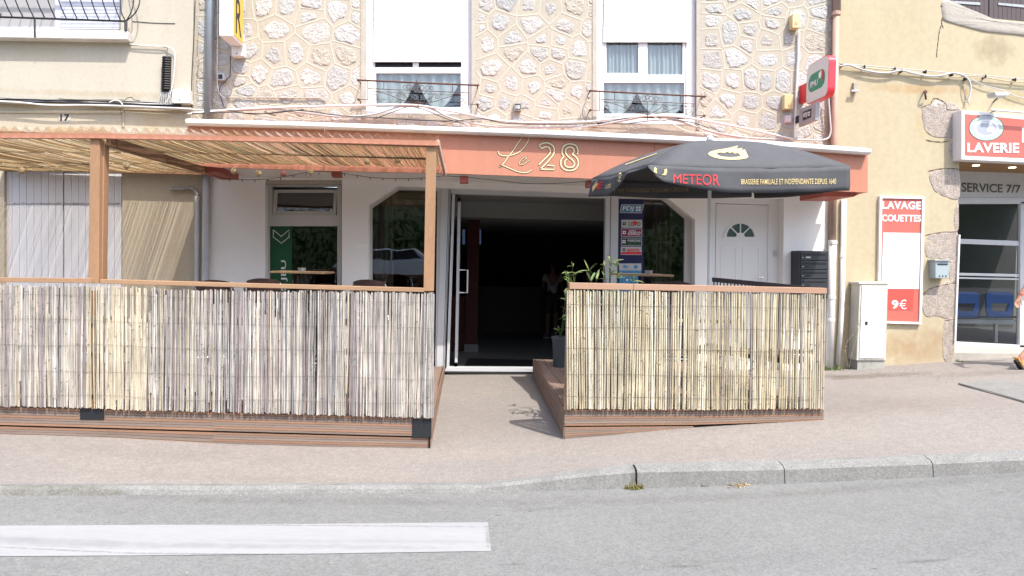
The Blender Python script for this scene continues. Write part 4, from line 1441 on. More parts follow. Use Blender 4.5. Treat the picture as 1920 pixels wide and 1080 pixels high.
m.box(xs_, xe2, FW - .17, FW - .145, zR - .15, zR)
m.build('deck_boards', DECKTOP, rdk)

# ------------------------------------------------------------------ REED FENCES
def reedfence(m, x0, x1, ytop, ybot, Y, pitch, wid, pal, rnd, lean, gapp, layers=1, two=.0):
    X0, X1 = P(x0, 650, Y).x, P(x1, 650, Y).x
    zt = lambda X: interp(X, [P(a, b, Y).x for a, b in ytop], [P(a, b, Y).z for a, b in ytop])
    zb = lambda X: interp(X, [P(a, b, Y).x for a, b in ybot], [P(a, b, Y).z for a, b in ybot])
    X = X0
    while X < X1:
        r_ = rnd.uniform(*wid) / 2
        ln_ = lean(X) + rnd.uniform(-.006, .006)
        a, b = zb(X) + rnd.uniform(-.006, .008), zt(X) + rnd.uniform(-.016, .004)
        base = pal(X, rnd)
        segs = []
        n = 11
        if pitch < .02 and rnd.random() < .10: b -= rnd.uniform(.02, .35)
        if pitch < .02 and rnd.random() < .05: a += rnd.uniform(.02, .25)
        ph = rnd.uniform(0, 9)
        dy = rnd.uniform(-.004, .004)
        path, cols = [], []
        for k in range(n + 1):
            t = k / n
            path.append(Vector((X + ln_ * (t - .5) * 2 + .0025 * math.sin(t * 5 + ph), Y + dy + .003 * math.sin(t * 7 + ph), lerp(a, b, t))))
        rs = [r_ * (1.0 - .12 * (k / n)) for k in range(n + 1)]
        o = len(m.v)
        m.tube(path, rs, 6, base)
        for k in range(n + 1):            # each stretch of cane weathers a little differently
            f = 1 + .22 * noise.noise((X * 3.1, path[k].z * 4.5, 7)) + .42 * noise.noise((X * 55, path[k].z * 9, 3))
            cc = tuple(max(.02, v * f) for v in base)
            for q in range(6): m.c[o + k * 6 + q] = cc
        for z_ in range(rnd.randint(1, 4) if wid[1] > .017 else rnd.randint(0, 2)):   # nodes
            t = rnd.random()
            c = path[0].lerp(path[-1], t)
            m.tube([c + Vector((0, 0, -.003)), c + Vector((0, 0, .003))], r_ * 1.18, 6, tuple(v * .62 for v in base))
        X += pitch * rnd.uniform(.82, 1.2)
        if rnd.random() < gapp(X): X += pitch * rnd.uniform(.5, 1.3)
GP = [(.40, .375, .355), (.50, .455, .40), (.58, .53, .46), (.33, .30, .29), (.55, .50, .44), (.36, .30, .29), (.45, .43, .42), (.62, .56, .47), (.30, .29, .30), (.66, .62, .56)]
def palL(X, rnd):
    px_ = (X / FD * FPX + 876)
    n_ = noise.noise((X * 1.7, 3, 0))
    c = rnd.choice(GP)
    if 195 < px_ < 300:
        c = rnd.choice([(.62, .55, .43), (.56, .50, .40), (.66, .60, .48), (.60, .51, .36)])
    elif rnd.random() < .06: c = (.62, .55, .40)
    f = 1 + .22 * n_
    f *= .92 * rnd.uniform(.86, 1.10)
    return (c[0] * f * .97, c[1] * f * .965, c[2] * f * .95)
YP = [(.70, .62, .46), (.64, .56, .42), (.74, .68, .54), (.58, .49, .35), (.68, .62, .49), (.70, .60, .40), (.52, .45, .35), (.76, .71, .60)]
def palR(X, rnd):
    c = rnd.choice(YP)
    n_ = noise.noise((X * 2.2, 8, 0))
    if rnd.random() < .06: c = (.36, .31, .27)
    f = .84 * (1 + .12 * n_) * rnd.uniform(.86, 1.08)
    return (c[0] * f, c[1] * f * .99, c[2] * f * .93)
rnd = random.Random(21)
lf = thing('reed_fence', 'long weathered grey reed fence with a timber rail on the left terrace', 'fence', P(400, 780, FD))
Yq = FD - .035
tt = [(-420, 527), (0, 533), (185, 534), (300, 540), (600, 545), (815, 549)]
bb = [(-420, 757), (0, 762), (200, 767), (400, 774), (600, 778), (815, 784)]
seams = [(-420, 20), (20, 192), (192, 297), (297, 560), (560, 813)]
lt_y = [0, 0, 0, 3, 0]
for i, (a_, b_) in enumerate(seams):
    m = MB()
    reedfence(m, a_, b_, [(x, y + (i % 2) * 1.5) for x, y in tt], [(x, y - (i % 2)) for x, y in bb], Yq - .001 * (i % 2), .0150, (.0125, .0185), palL, rnd, lambda X: .004 * noise.noise((X * 2, 1, 1)), lambda X: .03 + .22 * max(0, noise.noise((X * 3, 5, 5))))
    m.build('reed_panel', REEDG, lf)
m = MB()
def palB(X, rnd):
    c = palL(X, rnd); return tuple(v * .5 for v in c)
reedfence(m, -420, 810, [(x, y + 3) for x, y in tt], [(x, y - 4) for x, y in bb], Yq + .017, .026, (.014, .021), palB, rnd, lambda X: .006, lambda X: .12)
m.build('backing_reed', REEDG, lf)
m = MB()
for x0, x1, yo in ((-420, 812, 18), (-420, 812, 66), (-420, 812, 113), (-420, 812, 162), (-420, 812, 208)):
    for (a, b) in ((x0, 150), (150, 400), (400, x1)):
        pts = []
        for k in range(13):
            x = lerp(a, b, k / 12)
            y = interp(x, [p[0] for p in tt], [p[1] for p in tt]) + yo + 1.6 * math.sin(x * .02 + yo) + rnd.uniform(-.3, .3)
            pts.append(P(x, y, Yq - .0125))
        m.tube(pts, .0009, 4, cap=False)
m.build('binding_wire', WIRE, lf)
m = MB()
m.pq([(-420, 516), (172, 522), (172, 531), (-420, 524)], FD - .04, .09)
m.pq([(187, 523.5), (795, 540), (795, 548), (187, 532)], FD - .04, .09)
m.build('top_rail', WOODH, lf, bevel=.004)
m = MB()
for y0, y1 in ((592, 606), (648, 660), (728, 740)):
    m.pq([(-420, y0 - 6), (812, y0 + 8), (812, y1 + 8), (-420, y1 - 6)], FD + .0, .02)
m.build('batten', mat('grey_batten', (.28, .23, .18), .8, .2, 5), lf)
for x in (-200, 60, 176, 300, 430, 560, 690, 803):
    m = MB(); m.pb(x - 7, 545, x + 7, 775, FD + .022, .06); m.build('fence_post', WOOD, lf)
rf = thing('reed_fence', 'pale yellow bamboo fence with a timber rail on the right terrace', 'fence', P(1300, 780, FD))
m = MB()
reedfence(m, 1064, 1546, [(1060, 543), (1300, 546), (1550, 551)], [(1060, 767), (1300, 768), (1544, 766)], Yq, .0228, (.019, .0240), palR, rnd,
          lambda X: -.012 + .016 * noise.noise((X * 2.1, 1, 1)), lambda X: .03)
m.build('reed_panel', REEDY, rf)
m = MB()
for yo in (28, 70, 110, 158, 200):
    pts = [P(x, 543 + (x - 1060) * .015 + yo + math.sin(x * .03 + yo) * 1.0, Yq - .0135) for x in range(1062, 1546, 22)]
    m.tube(pts, .0014, 4, cap=False)
m.build('binding_wire', WIRE, rf)
m = MB()
m.pq([(1068, 530), (1188, 532.5), (1188, 544), (1068, 542)], FD - .05, .10)
m.pq([(1188.5, 532.5), (1551, 540), (1551, 551), (1188.5, 544)], FD - .05, .10)
m.build('top_rail', mat('pinkish_rail', (.38, .23, .15), .7, .15, 4, .2, 30, stretch=(.25, 3, 3), bdist=.003), rf, bevel=.004)
m = MB()
m.pq([(1200, 596), (1385, 601), (1385, 607), (1200, 602)], FD + .0, .02)
m.pq([(1066, 655), (1536, 655), (1536, 664), (1066, 664)], FD + .0, .02)
m.pq([(1066, 745), (1536, 745), (1536, 755), (1066, 755)], FD + .0, .02)
m.build('batten', mat('pale_batten', (.56, .44, .28), .7), rf)
m = MB()
m.pq([(1064, 540), (1069, 540), (1064, 768), (1058.5, 768)], FD - .02, .07); m.build('fence_post', WOOD, rf)
for x in (1190, 1420, 1535): m = MB(); m.pb(x - 6, 550, x + 6, 765, FD + .022, .06); m.build('fence_post', WOOD, rf)
# ------------------------------------------------------------------ PARASOL
pa = thing('parasol', 'open black square parasol with printed valance over the right terrace', 'parasol', P(1333, 640, 7.75))
C1, C2, C3 = P(1214, 309, 6.9), P(1594, 311, 6.72), P(1109, 335, 8.7)
C4 = C2 + (C3 - C1); C4.z = C3.z + .01
AP = P(1331, 264, 7.75)
m = MB()
def panel(A, B, bulge=.085):
    n = 12
    rows = []
    for i in range(n + 1):
        s = i / n
        row = []
        for j in range(n + 1):
            u = j / n
            e = A.lerp(B, u)
            p = AP.lerp(e, max(s, .012))
            p = p + Vector((0, 0, bulge * math.sin(s * math.pi) + .03 * s * s * -math.sin(u * math.pi) + .005 * noise.noise((p.x * 5, p.y * 5, 2))))
            row.append(p)
        rows.append(row)
    m.sheet(rows)
def valance(A, B, hf, out, wave=.016):
    n = 48
    rows = [[] for _ in range(6)]
    for j in range(n + 1):
        u = j / n
        e = A.lerp(B, u) + Vector((0, 0, -.03 * math.sin(u * math.pi)))
        for k in range(6):
            t = k / 5
            h = hf(u) * t
            o = out * (wave * t * math.sin(u * 17 + 1) + .02 * t + .006 * noise.noise((u * 9, t * 3, 4)))
            rows[k].append(e + Vector((0, 0, -h)) + o)
    m.sheet(rows)
for A, B in ((C1, C2), (C2, C4), (C4, C3), (C3, C1)): panel(A, B)
oF, oL, oB, oR = Vector((0, -1, 0)), Vector((-1, 0, 0)), Vector((0, 1, 0)), Vector((1, 0, 0))
valance(C1, C2, lambda u: lerp(.03, .15, min(1, u / .07)) + .10 * min(1, u * 2.6), oF)
valance(C3, C1, lambda u: .23 if u < .42 else max(.03, lerp(.23, .03, (u - .42) / .3)), oL)
valance(C3, C4, lambda u: .205, oB)
valance(C4, C2, lambda u: .22, oR)
canopy = m.build('parasol_canopy', FAB, pa, smooth=True)
sm_ = canopy.modifiers.new('Solidify', 'SOLIDIFY'); sm_.thickness = .003; sm_.offset = 0
bvh = BVHTree.FromPolygons([Vector(p) for p in m.v], m.f)
def cast(px, py, off=.006):
    d = ray(px, py).normalized()
    h, n, i, dist = bvh.ray_cast(CAM_LOC, d)
    if h is None:
        return P(px, py, 6.75)
    if n.dot(d) > 0: n = -n
    return h + n * off
def decal_text(mb, s, q, bold=.01, shear=0, space=1.0, off=.007):
    vs, fs = text2d(s, bold, shear, space)
    q = [Vector((x, y, 0)) for x, y in q]
    pts = [bil(q, u, v) for u, v in vs]
    mb.add([cast(p.x, p.y, off) for p in pts], fs)
from mathutils.geometry import tessellate_polygon
def decal_poly(mb, loops, off=.007, fn=None):
    ls = [[Vector((x, y, 0)) for x, y in l] for l in loops]
    tr = tessellate_polygon(ls)
    flat = [p for l in ls for p in l]
    fn = fn or (lambda x, y: cast(x, y, off))
    mb.add([fn(p.x, p.y) for p in flat], tr)
z5 = lambda pts: [(1102 + x / 3.692, 274 + (y - 64) / 3.692 * .82) for x, y in pts]
m = MB()
decal_poly(m, [z5([(832, 132), (845, 118), (880, 104), (930, 94), (985, 82), (1040, 64), (1026, 92), (1070, 84), (1062, 102), (1088, 98), (1098, 125), (1112, 158), (1095, 172), (1050, 181), (990, 184), (930, 178), (880, 166), (845, 150)]),
               z5([(890, 132), (905, 122), (928, 122), (945, 128), (962, 116), (985, 126), (1000, 118), (1018, 132), (1040, 126), (1052, 142), (1060, 152), (1030, 160), (985, 162), (935, 158), (905, 148)])])
ring = lambda cx, cy, r, a0, a1, n=16: [(cx + r * math.cos(R(lerp(a0, a1, i / n))), cy + r * math.sin(R(lerp(a0, a1, i / n)))) for i in range(n + 1)]
decal_poly(m, [ring(1238, 321, 12.5, -20, 215) + ring(1238, 321, 7.5, 215, -20)])
decal_text(m, 'BRASSERIE FAMILIALE ET INDEPENDANTE DEPUIS 1640', [(1389, 336), (1567, 335), (1567, 345.5), (1389, 346)], .004)
decal_poly(m, [[(1172, 309), (1232, 288), (1232, 288.9), (1174, 309.8)]])
decal_text(m, '1640', [(1157, 344), (1162, 324), (1168, 326), (1163, 346)], .02)
decal_poly(m, [[(1111, 351), (1122, 336), (1119, 345), (1123, 343), (1112, 360)]])
decal_text(m, 'LES', [(1136, 347), (1147, 344), (1147, 352), (1136, 354)], .02, .3)
m.build('cream_print', GOLD, canopy)
m = MB()
decal_text(m, 'METEOR', [(1260, 327), (1346, 327), (1349, 349), (1262, 343)], 0, .15)
decal_text(m, 'ME', [(1117, 343), (1131, 340), (1130, 353), (1113, 357)], .02, .3)
m.build('red_print', REDP, canopy)
m = MB()
decal_text(m, 'BRASSERIE FAMILIALE ET INDEPENDANTE DEPUIS', [(1290, 351), (1150, 354), (1150, 361.5), (1290, 359)], .002)
m.build('faint_print', mat('dim_gold', (.30, .24, .12), .7), canopy)
m = MB()
base = Vector((P(1331, 640, 7.75).x, 7.75, .19)); topc = Vector((AP.x, 7.75, AP.z))
m.tube([base, topc], .021, 12); m.build('pole', CABLEW, pa)
m = MB(); m.lathe([(.0, 0), (.03, .0), (.04, .02), (.04, .05), (.02, .07), (0, .075)], topc - Vector((0, 0, .01)), 12); m.build('finial', CABLEW, pa)
m = MB()
for c in (C1, C2, C3, C4):
    e = AP.lerp(c, .97) - Vector((0, 0, .015))
    m.tube([AP - Vector((0, 0, .05)), AP.lerp(c, .5) + Vector((0, 0, .02)), e], .009, 6)
    m.tube([base.lerp(topc, .80), AP.lerp(c, .5) + Vector((0, 0, -.0))], .008, 6)
m.build('rib', BLACKM, pa)
m = MB(); m.lathe([(.28, 0), (.28, .05), (.05, .08), (.035, .3)], base, 24); m.build('parasol_base', BLACKM, pa)

# ------------------------------------------------------------------ SIGNS
def sign_box(name, label, cat, pts, Y, th, m_, rad=None):
    t = thing(name, label, cat, P(*pts[3], Y))
    return t
def T4(a, b, c, d): return [a, b, c, d]
# vertical yellow sign with R
sg = thing('projecting_sign', 'tall white and yellow projecting light box showing a black R', 'sign', P(425, 68, 9.7))
X0_, X1_ = P(411, 40, 9.66).x, P(437, 40, 9.66).x
zb_ = P(420, 67, 9.66).z
m = MB(); m.box(X0_, X1_ - .004, 9.66, 10.10, zb_, zb_ + 2.2); m.build('case', PVC, sg, bevel=.006)
m = MB(); m.box(X1_ - .004, X1_ + .002, 9.685, 10.075, zb_ + .03, zb_ + 2.15); yf_ = m.build('yellow_face', mat('yellow_face', (.66, .45, .08), .5, .06), sg)
m = MB()
for k, ch in enumerate('RAB'):
    z0 = zb_ + .08 + k * .62
    text3(m, ch, [(X1_ + .004, 9.76, z0 + .50), (X1_ + .004, 10.0, z0 + .50), (X1_ + .004, 10.0, z0), (X1_ + .004, 9.76, z0)], .01)
m.build('lettering', BLACKPR, yf_)
m = MB(); m.box(X0_ + .03, X1_ - .03, 10.10, FW, zb_ + .1, zb_ + .2); m.build('wall_arm', PVC, sg)
# PMU-type rounded sign
sp = thing('projecting_sign', 'red-edged rounded projecting sign with a green oval reading PMU', 'sign', P(1535, 190, 9.7))
Xs = P(1554, 140, 9.37).x
ya, yb = 9.37, 10.0
zt_, zb_ = P(1554, 100, 9.37).z, P(1554, 179, 9.37).z
def rrect(y0, y1, z0, z1, r, n=6):
    out = []
    for cy, cz, a0 in ((y1 - r, z1 - r, 0), (y0 + r, z1 - r, 90), (y0 + r, z0 + r, 180), (y1 - r, z0 + r, 270)):
        for i in range(n + 1):
            a = R(a0 + 90 * i / n)
            out.append((cy + r * math.cos(a), cz + r * math.sin(a)))
    return out
rr_ = rrect(ya, yb, zb_, zt_, .11)
m = MB(); m.prism([(Xs, y, z) for y, z in rr_], (.10, 0, 0)); m.build('case', mat('case_red', (.62, .03, .045), .35, .04, coat=.3), sp)
m = MB(); m.prism([(Xs - .006, y, z) for y, z in rrect(ya + .012, yb - .012, zb_ + .012, zt_ - .012, .10)], (.005, 0, 0)); fc_ = m.build('face', mat('pale_face', (.60, .58, .55), .5, .03), sp)
m = MB(); m.prism([(Xs - .009, y, z) for y, z in rrect(ya + .09, yb - .07, lerp(zb_, zt_, .27), lerp(zb_, zt_, .72), .12)], (.002, 0, 0)); m.build('green_oval', mat('green_oval', (.03, .22, .12), .5, .05), fc_)
m = MB()
zz0, zz1 = lerp(zb_, zt_, .38), lerp(zb_, zt_, .53)
text3(m, 'PMU', [(Xs - .012, yb - .12, zz1 - .00), (Xs - .012, ya + .27, zz1), (Xs - .012, ya + .27, zz0), (Xs - .012, yb - .12, zz0)], .02, .25)
m.prism([(Xs - .012, ya + .26, zz1 + .07), (Xs - .012, ya + .19, zz1 + .10), (Xs - .012, ya + .17, zz1 + .02), (Xs - .012, ya + .22, zz1 - .02), (Xs - .012, ya + .26, zz1 + .01)], (.001, 0, 0))
m.build('lettering', WHITEP, fc_)
m = MB()
m.prism([(Xs - .013, ya + .19, zz1 + .10), (Xs - .013, ya + .13, zz1 + .08), (Xs - .013, ya + .15, zz1 - .02), (Xs - .013, ya + .12, zz1 - .09), (Xs - .013, ya + .18, zz1 - .01), (Xs - .013, ya + .185, zz1 + .05)], (.001, 0, 0))
m.build('red_emblem', REDP, fc_)
m = MB(); m.box(Xs + .01, Xs + .08, yb, FW - .001, lerp(zb_, zt_, .15), lerp(zb_, zt_, .6)); m.build('wall_bracket', REDP, sp)
# small grey sign under it
sf = thing('projecting_sign', 'small grey square projecting sign lettered FDJ below the red one', 'sign', P(1512, 235, 9.8))
Xs = P(1529, 210, 9.56).x
ya, yb = 9.56, 10.05
zt_, zb_ = P(1529, 191, 9.56).z, P(1529, 225, 9.56).z
m = MB(); m.box(Xs, Xs + .06, ya, yb, zb_, zt_); m.build('case', mat('grey_case', (.30, .29, .30), .5, .05), sf, bevel=.004)
m = MB(); m.box(Xs - .003, Xs, ya + .12, yb - .12, lerp(zb_, zt_, .25), lerp(zb_, zt_, .75)); pl_ = m.build('black_plate', BLACKPR, sf)
m = MB(); text3(m, 'FDJ', [(Xs - .005, yb - .14, lerp(zb_, zt_, .65)), (Xs - .005, ya + .22, lerp(zb_, zt_, .65)), (Xs - .005, ya + .22, lerp(zb_, zt_, .35)), (Xs - .005, yb - .14, lerp(zb_, zt_, .35))], .03, .15)
for cy, cz in ((.16, .57), (.19, .57), (.16, .43), (.19, .43)):
    m.prism([(Xs - .005, ya + cy - .012, lerp(zb_, zt_, cz) - .012), (Xs - .005, ya + cy + .012, lerp(zb_, zt_, cz) - .012), (Xs - .005, ya + cy + .012, lerp(zb_, zt_, cz) + .012), (Xs - .005, ya + cy - .012, lerp(zb_, zt_, cz) + .012)], (.001, 0, 0))
m.build('lettering', WHITEP, pl_)
m = MB(); m.box(Xs + .01, Xs + .05, yb, FW - .001, lerp(zb_, zt_, .3), lerp(zb_, zt_, .7)); m.build('wall_bracket', BLACKM, sf)
# house number plates
t = thing('house_number', 'white oval plate numbered 17 on the cream house', 'number plate', P(121, 228, FW))
m = MB(); decal_poly(m, [[(109, 220), (112, 213), (121, 211), (131, 213), (134, 220), (131, 228), (121, 230), (112, 228)]], fn=lambda x, y: P(x, y, FW - .006)); m.build('plate', mat('enamel', (.50, .46, .38), .4, .05), t)
m = MB(); textp(m, '17', [(113, 214), (130, 227)], FW - .010, .03); m.build('lettering', BLACKPR, t)
t = thing('house_number', 'small black square plate numbered 18 between the upper windows', 'number plate', P(970, 207, FW))
m = MB(); m.pb(964, 193, 977.5, 207, FW - .07, .07); m.build('box', mat('grey_box', (.28, .28, .26), .5), t)
m = MB(); m.pb(965.5, 195, 976, 205.5, FW - .073, .003); m.build('plate', BLACKPR, t)
m = MB(); textp(m, '18', [(967, 197), (974.5, 204)], FW - .076, .02); m.build('lettering', WHITEP, t)
# laundry price board
t = thing('wall_sign', 'tall red framed board reading LAVAGE COUETTES 9€ on the yellow wall', 'sign', P(1690, 607, FW))
Yw = FW - .07
m = MB(); plate(m, [(1650, 367), (1734, 369), (1728, 608), (1646, 606)], [[(1654.5, 371.5), (1729.5, 373), (1724, 604), (1650.5, 602)]], Yw, .05); m.build('frame', PVC, t, bevel=.003)
m = MB(); m.pq([(1652, 370), (1732, 371), (1726, 606), (1648, 604)], Yw + .02, .02); bd_ = m.build('board', COTTA, t)
m = MB()
textp(m, 'LAVAGE', [(1654.5, 377), (1727, 378), (1727, 393), (1654.5, 391.5)], Yw + .016, .032, 0, 1.08)
textp(m, 'COUETTES', [(1653.5, 402), (1727.5, 403), (1727, 416), (1653.5, 415)], Yw + .016, .032, 0, 1.03)
textp(m, '9', [(1672, 562.5), (1684.5, 563), (1684.5, 579.5), (1672, 579)], Yw + .012, .035)
strokep(m, [(1699.5, 564.5), (1696, 562.8), (1692.5, 564), (1690, 567.5), (1689.3, 571), (1690.2, 574.8), (1692.8, 578), (1696.3, 579), (1699.5, 577.3)], 2.0, Yw + .012)
strokep(m, [(1686.5, 569.3), (1698, 569.5)], 1.5, Yw + .011, False)
strokep(m, [(1686.5, 573), (1697.4, 573.2)], 1.5, Yw + .011, False)
m.build('lettering', WHITEP, bd_)
m = MB(); m.pq([(1656, 436), (1726, 437), (1723, 542), (1653, 541)], Yw + .015, .004); ps_ = m.build('poster', WHITEP, bd_)
m = MB(); m.pq([(1651, 543), (1714, 543), (1712, 581), (1651, 581)], Yw + .016, .003); m.build('price_patch', mat('patch_red', (.60, .085, .065), .5), bd_)
m = MB()
for k, y in enumerate((512, 519, 527, 533)):
    strokep(m, [(1672, y + 3), (1682, y), (1695, y + 1.5), (1709, y - .5)], .7, Yw + .013)
strokep(m, [(1674, 515), (1668, 520), (1670, 526)], .6, Yw + .013)
m.build('duvet_drawing', mat('faint_grey', (.45, .44, .42), .8), ps_)
# laundry fascia sign
t = thing('shop_sign', 'red and white LAVERIE light box with a porthole drawing above the laundry', 'sign', P(1860, 303, FW))
Yw = 10.02
def sl(x, y): return (x, y + (x - 1803) * (.094 if y < 250 else .045))
m = MB(); m.pq([sl(1803, 206), sl(2230, 206), sl(2230, 299), sl(1803, 299)], Yw, .2); m.build('case', PVC, t, bevel=.004)
m = MB(); m.pq([sl(1809.5, 213), sl(2222, 213), sl(2222, 291), sl(1809.5, 291)], Yw - .004, .003); bd_ = m.build('face', COTTA, t)
m = MB()
textp(m, 'LAVERIE', [sl(1814, 267), sl(1911, 263), sl(1911, 282), sl(1814, 285)], Yw - .009, .035, 0, 1.05)
textp(m, 'L', [(1916, 239), (1930, 240), (1930, 268), (1916, 267)], Yw - .009, .035)
m.build('lettering', WHITEP, bd_)
z5b = lambda x, y: (1440 + x / 4, y / 4)
def ell(cx, cy, rx, ry, n=28): return [(cx + rx * math.cos(2 * math.pi * i / n), cy + ry * math.sin(2 * math.pi * i / n)) for i in range(n)]
cx_, cy_ = 1849.5, 240
fn_ = lambda o: (lambda x, y: P(x, y, Yw - o))
m = MB(); decal_poly(m, [ell(cx_, cy_, 33, 24.5)], fn=fn_(.006)); m.build('porthole_outline', BLACKPR, bd_)
m = MB(); decal_poly(m, [ell(cx_, cy_, 32, 23.6)], fn=fn_(.0075)); m.build('porthole_ring', mat('mint', (.40, .52, .45), .5), bd_)
m = MB(); decal_poly(m, [ell(cx_, cy_, 23.5, 17)], fn=fn_(.009))
for i in range(10):
    a = 2 * math.pi * (i + .5) / 10
    decal_poly(m, [ell(cx_ + 28 * math.cos(a), cy_ + 20.5 * math.sin(a), 2.2, 1.8, 10)], fn=fn_(.009))
m.build('porthole_rim', WHITEP, bd_)
m = MB(); decal_poly(m, [ell(cx_, cy_, 18, 13.5)], fn=fn_(.0105)); decal_poly(m, [[(1838, 217), (1862, 217), (1860, 224), (1840, 224)]], fn=fn_(.0105)); m.build('porthole_glass', mat('porthole_grey', (.38, .40, .45), .5), bd_)
m = MB(); decal_poly(m, [[(1850, 246), (1856, 228), (1866, 238), (1862, 248)]], fn=fn_(.012)); m.build('porthole_shine', WHITEP, bd_)
# window film lettering
m = MB()
def chev(s):
    c = (527.5, 443)
    pts = [(511.5, 429.5), (527.5, 443), (543, 429.5), (543, 444), (527.5, 457.5), (511.5, 444)]
    return [(c[0] + (x - c[0]) * s, 443.5 + (y - 443.5) * s) for x, y in pts]
strokep(m, [(512.5, 431), (527.5, 443.5), (542, 431), (542, 444.5), (527.5, 456), (512.5, 444.5), (512.5, 430.5)], 1.5, Yl + .022, False)
textp(m, 'LE JEU', [(527, 558), (527, 488), (539, 488), (539, 558)], Yl + .022, .012)
textp(m, "JOUEZ,", [(513, 610), (513, 524), (520, 524), (520, 610)], Yl + .022, .01)
m.build('lettering', WHITEP, film and fo if False else fo)
# blue vinyl panel with lottery names inside right shop window
m = MB(); m.pb(1159.5, 373, 1206.5, 700, Ys + .024, .003); nv = m.build('navy_window_panel', NAVY, shopR)
Yv = Ys + .020
pl = MB(); pr = MB(); pw = MB(); pn = MB(); pc = MB(); pg2 = MB()
def lab(x0, y0, x1, y1, inner, which):
    m_ = pw; m_.pb(x0, y0, x1, y1, Yv, .002)
    which.pb(x0 + 1, y0 + 1, x1 - 1, y1 - 1, Yv - .002, .001)
pw.pq([(1165, 383), (1208, 383.5), (1203, 400), (1162, 399)], Yv, .002)
pc.pq([(1166.3, 384.3), (1206.3, 384.8), (1202, 398.7), (1163.5, 397.8)], Yv - .002, .001)
pw.pb(1165, 412, 1204, 427, Yv, .002)
lab(1164.5, 428.5, 1204, 444, None, pr)
lab(1164.5, 446, 1203.5, 460.5, None, pn)
pw.pb(1164, 462.5, 1203, 478, Yv, .002)
REDX = MB()
REDX.pb(1165, 472.5, 1202.5, 477, Yv - .002, .001)
pw.pb(1161, 494, 1202.5, 507, Yv, .002)
pc.pb(1161, 507, 1202.5, 560, Yv, .002)
tw = MB(); td = MB(); trd = MB()
textp(tw, 'FDJ', [(1167, 386.5), (1189, 397)], Yv - .005, .02, .15)
textp(td, 'LOTO', [(1179, 416), (1201, 424)], Yv - .005, .02)
textp(tw, 'illiko', [(1177, 431), (1201, 441)], Yv - .005, .008, .3)
textp(tw, 'PARIONS', [(1177, 449), (1201, 453.5)], Yv - .005, .01)
textp(pg2, 'SPORT', [(1178, 454.5), (1201, 458.5)], Yv - .005, .01)
textp(trd, 'amigo', [(1176, 464.5), (1199, 475)], Yv - .005, .015)
def clover(m_, cx, cy, r):
    for dx_, dy_ in ((-1, -1), (1, -1), (-1, 1), (1, 1)):
        decal_poly(m_, [ell(cx + dx_ * r * .55, cy + dy_ * r * .55, r * .5, r * .5, 10)], fn=lambda x, y: P(x, y, Yv - .006))
clover(tw, 1197, 391.5, 4.6); clover(tw, 1170.5, 436, 3.2); clover(tw, 1170, 453, 3.2); clover(td, 1170.5, 419.5, 3); clover(td, 1170, 468, 2.6)
decal_poly(trd, [ell(1190.5, 418.5, 4.2, 4.2, 14)], fn=lambda x, y: P(x, y, Yv - .0055))
textp(pc, 'fr', [(1168, 497), (1180, 503)], Yv - .003, .03); decal_poly(pc, [ell(1192, 500.5, 3.6, 3.6, 14)], fn=lambda x, y: P(x, y, Yv - .003))
for x, y in ((1165, 517), (1176, 525), (1188, 519), (1197, 531), (1170, 537), (1184, 541)):
    decal_poly(tw, [ell(x, y, 2.2, 2.2, 10)], fn=lambda a, b: P(a, b, Yv - .004))
pw.build('white_label', mat('dull_white', (.50, .50, .50), .5), nv); pc.build('blue_label', mat('sky_blue_vinyl', (.06, .25, .45), .5), nv)
pr.build('magenta_label', mat('magenta_vinyl', (.22, .012, .07), .5), nv); pn.build('dark_label', mat('darkgreen_vinyl', (.012, .03, .03), .5), nv)
REDX.build('red_label', REDP, nv); tw.build('white_lettering', WHITEP, nv); td.build('dark_lettering', BLACKPR, nv); trd.build('red_lettering', REDP, nv); pg2.build('green_lettering', mat('green_letters', (.02, .2, .05), .5), nv)

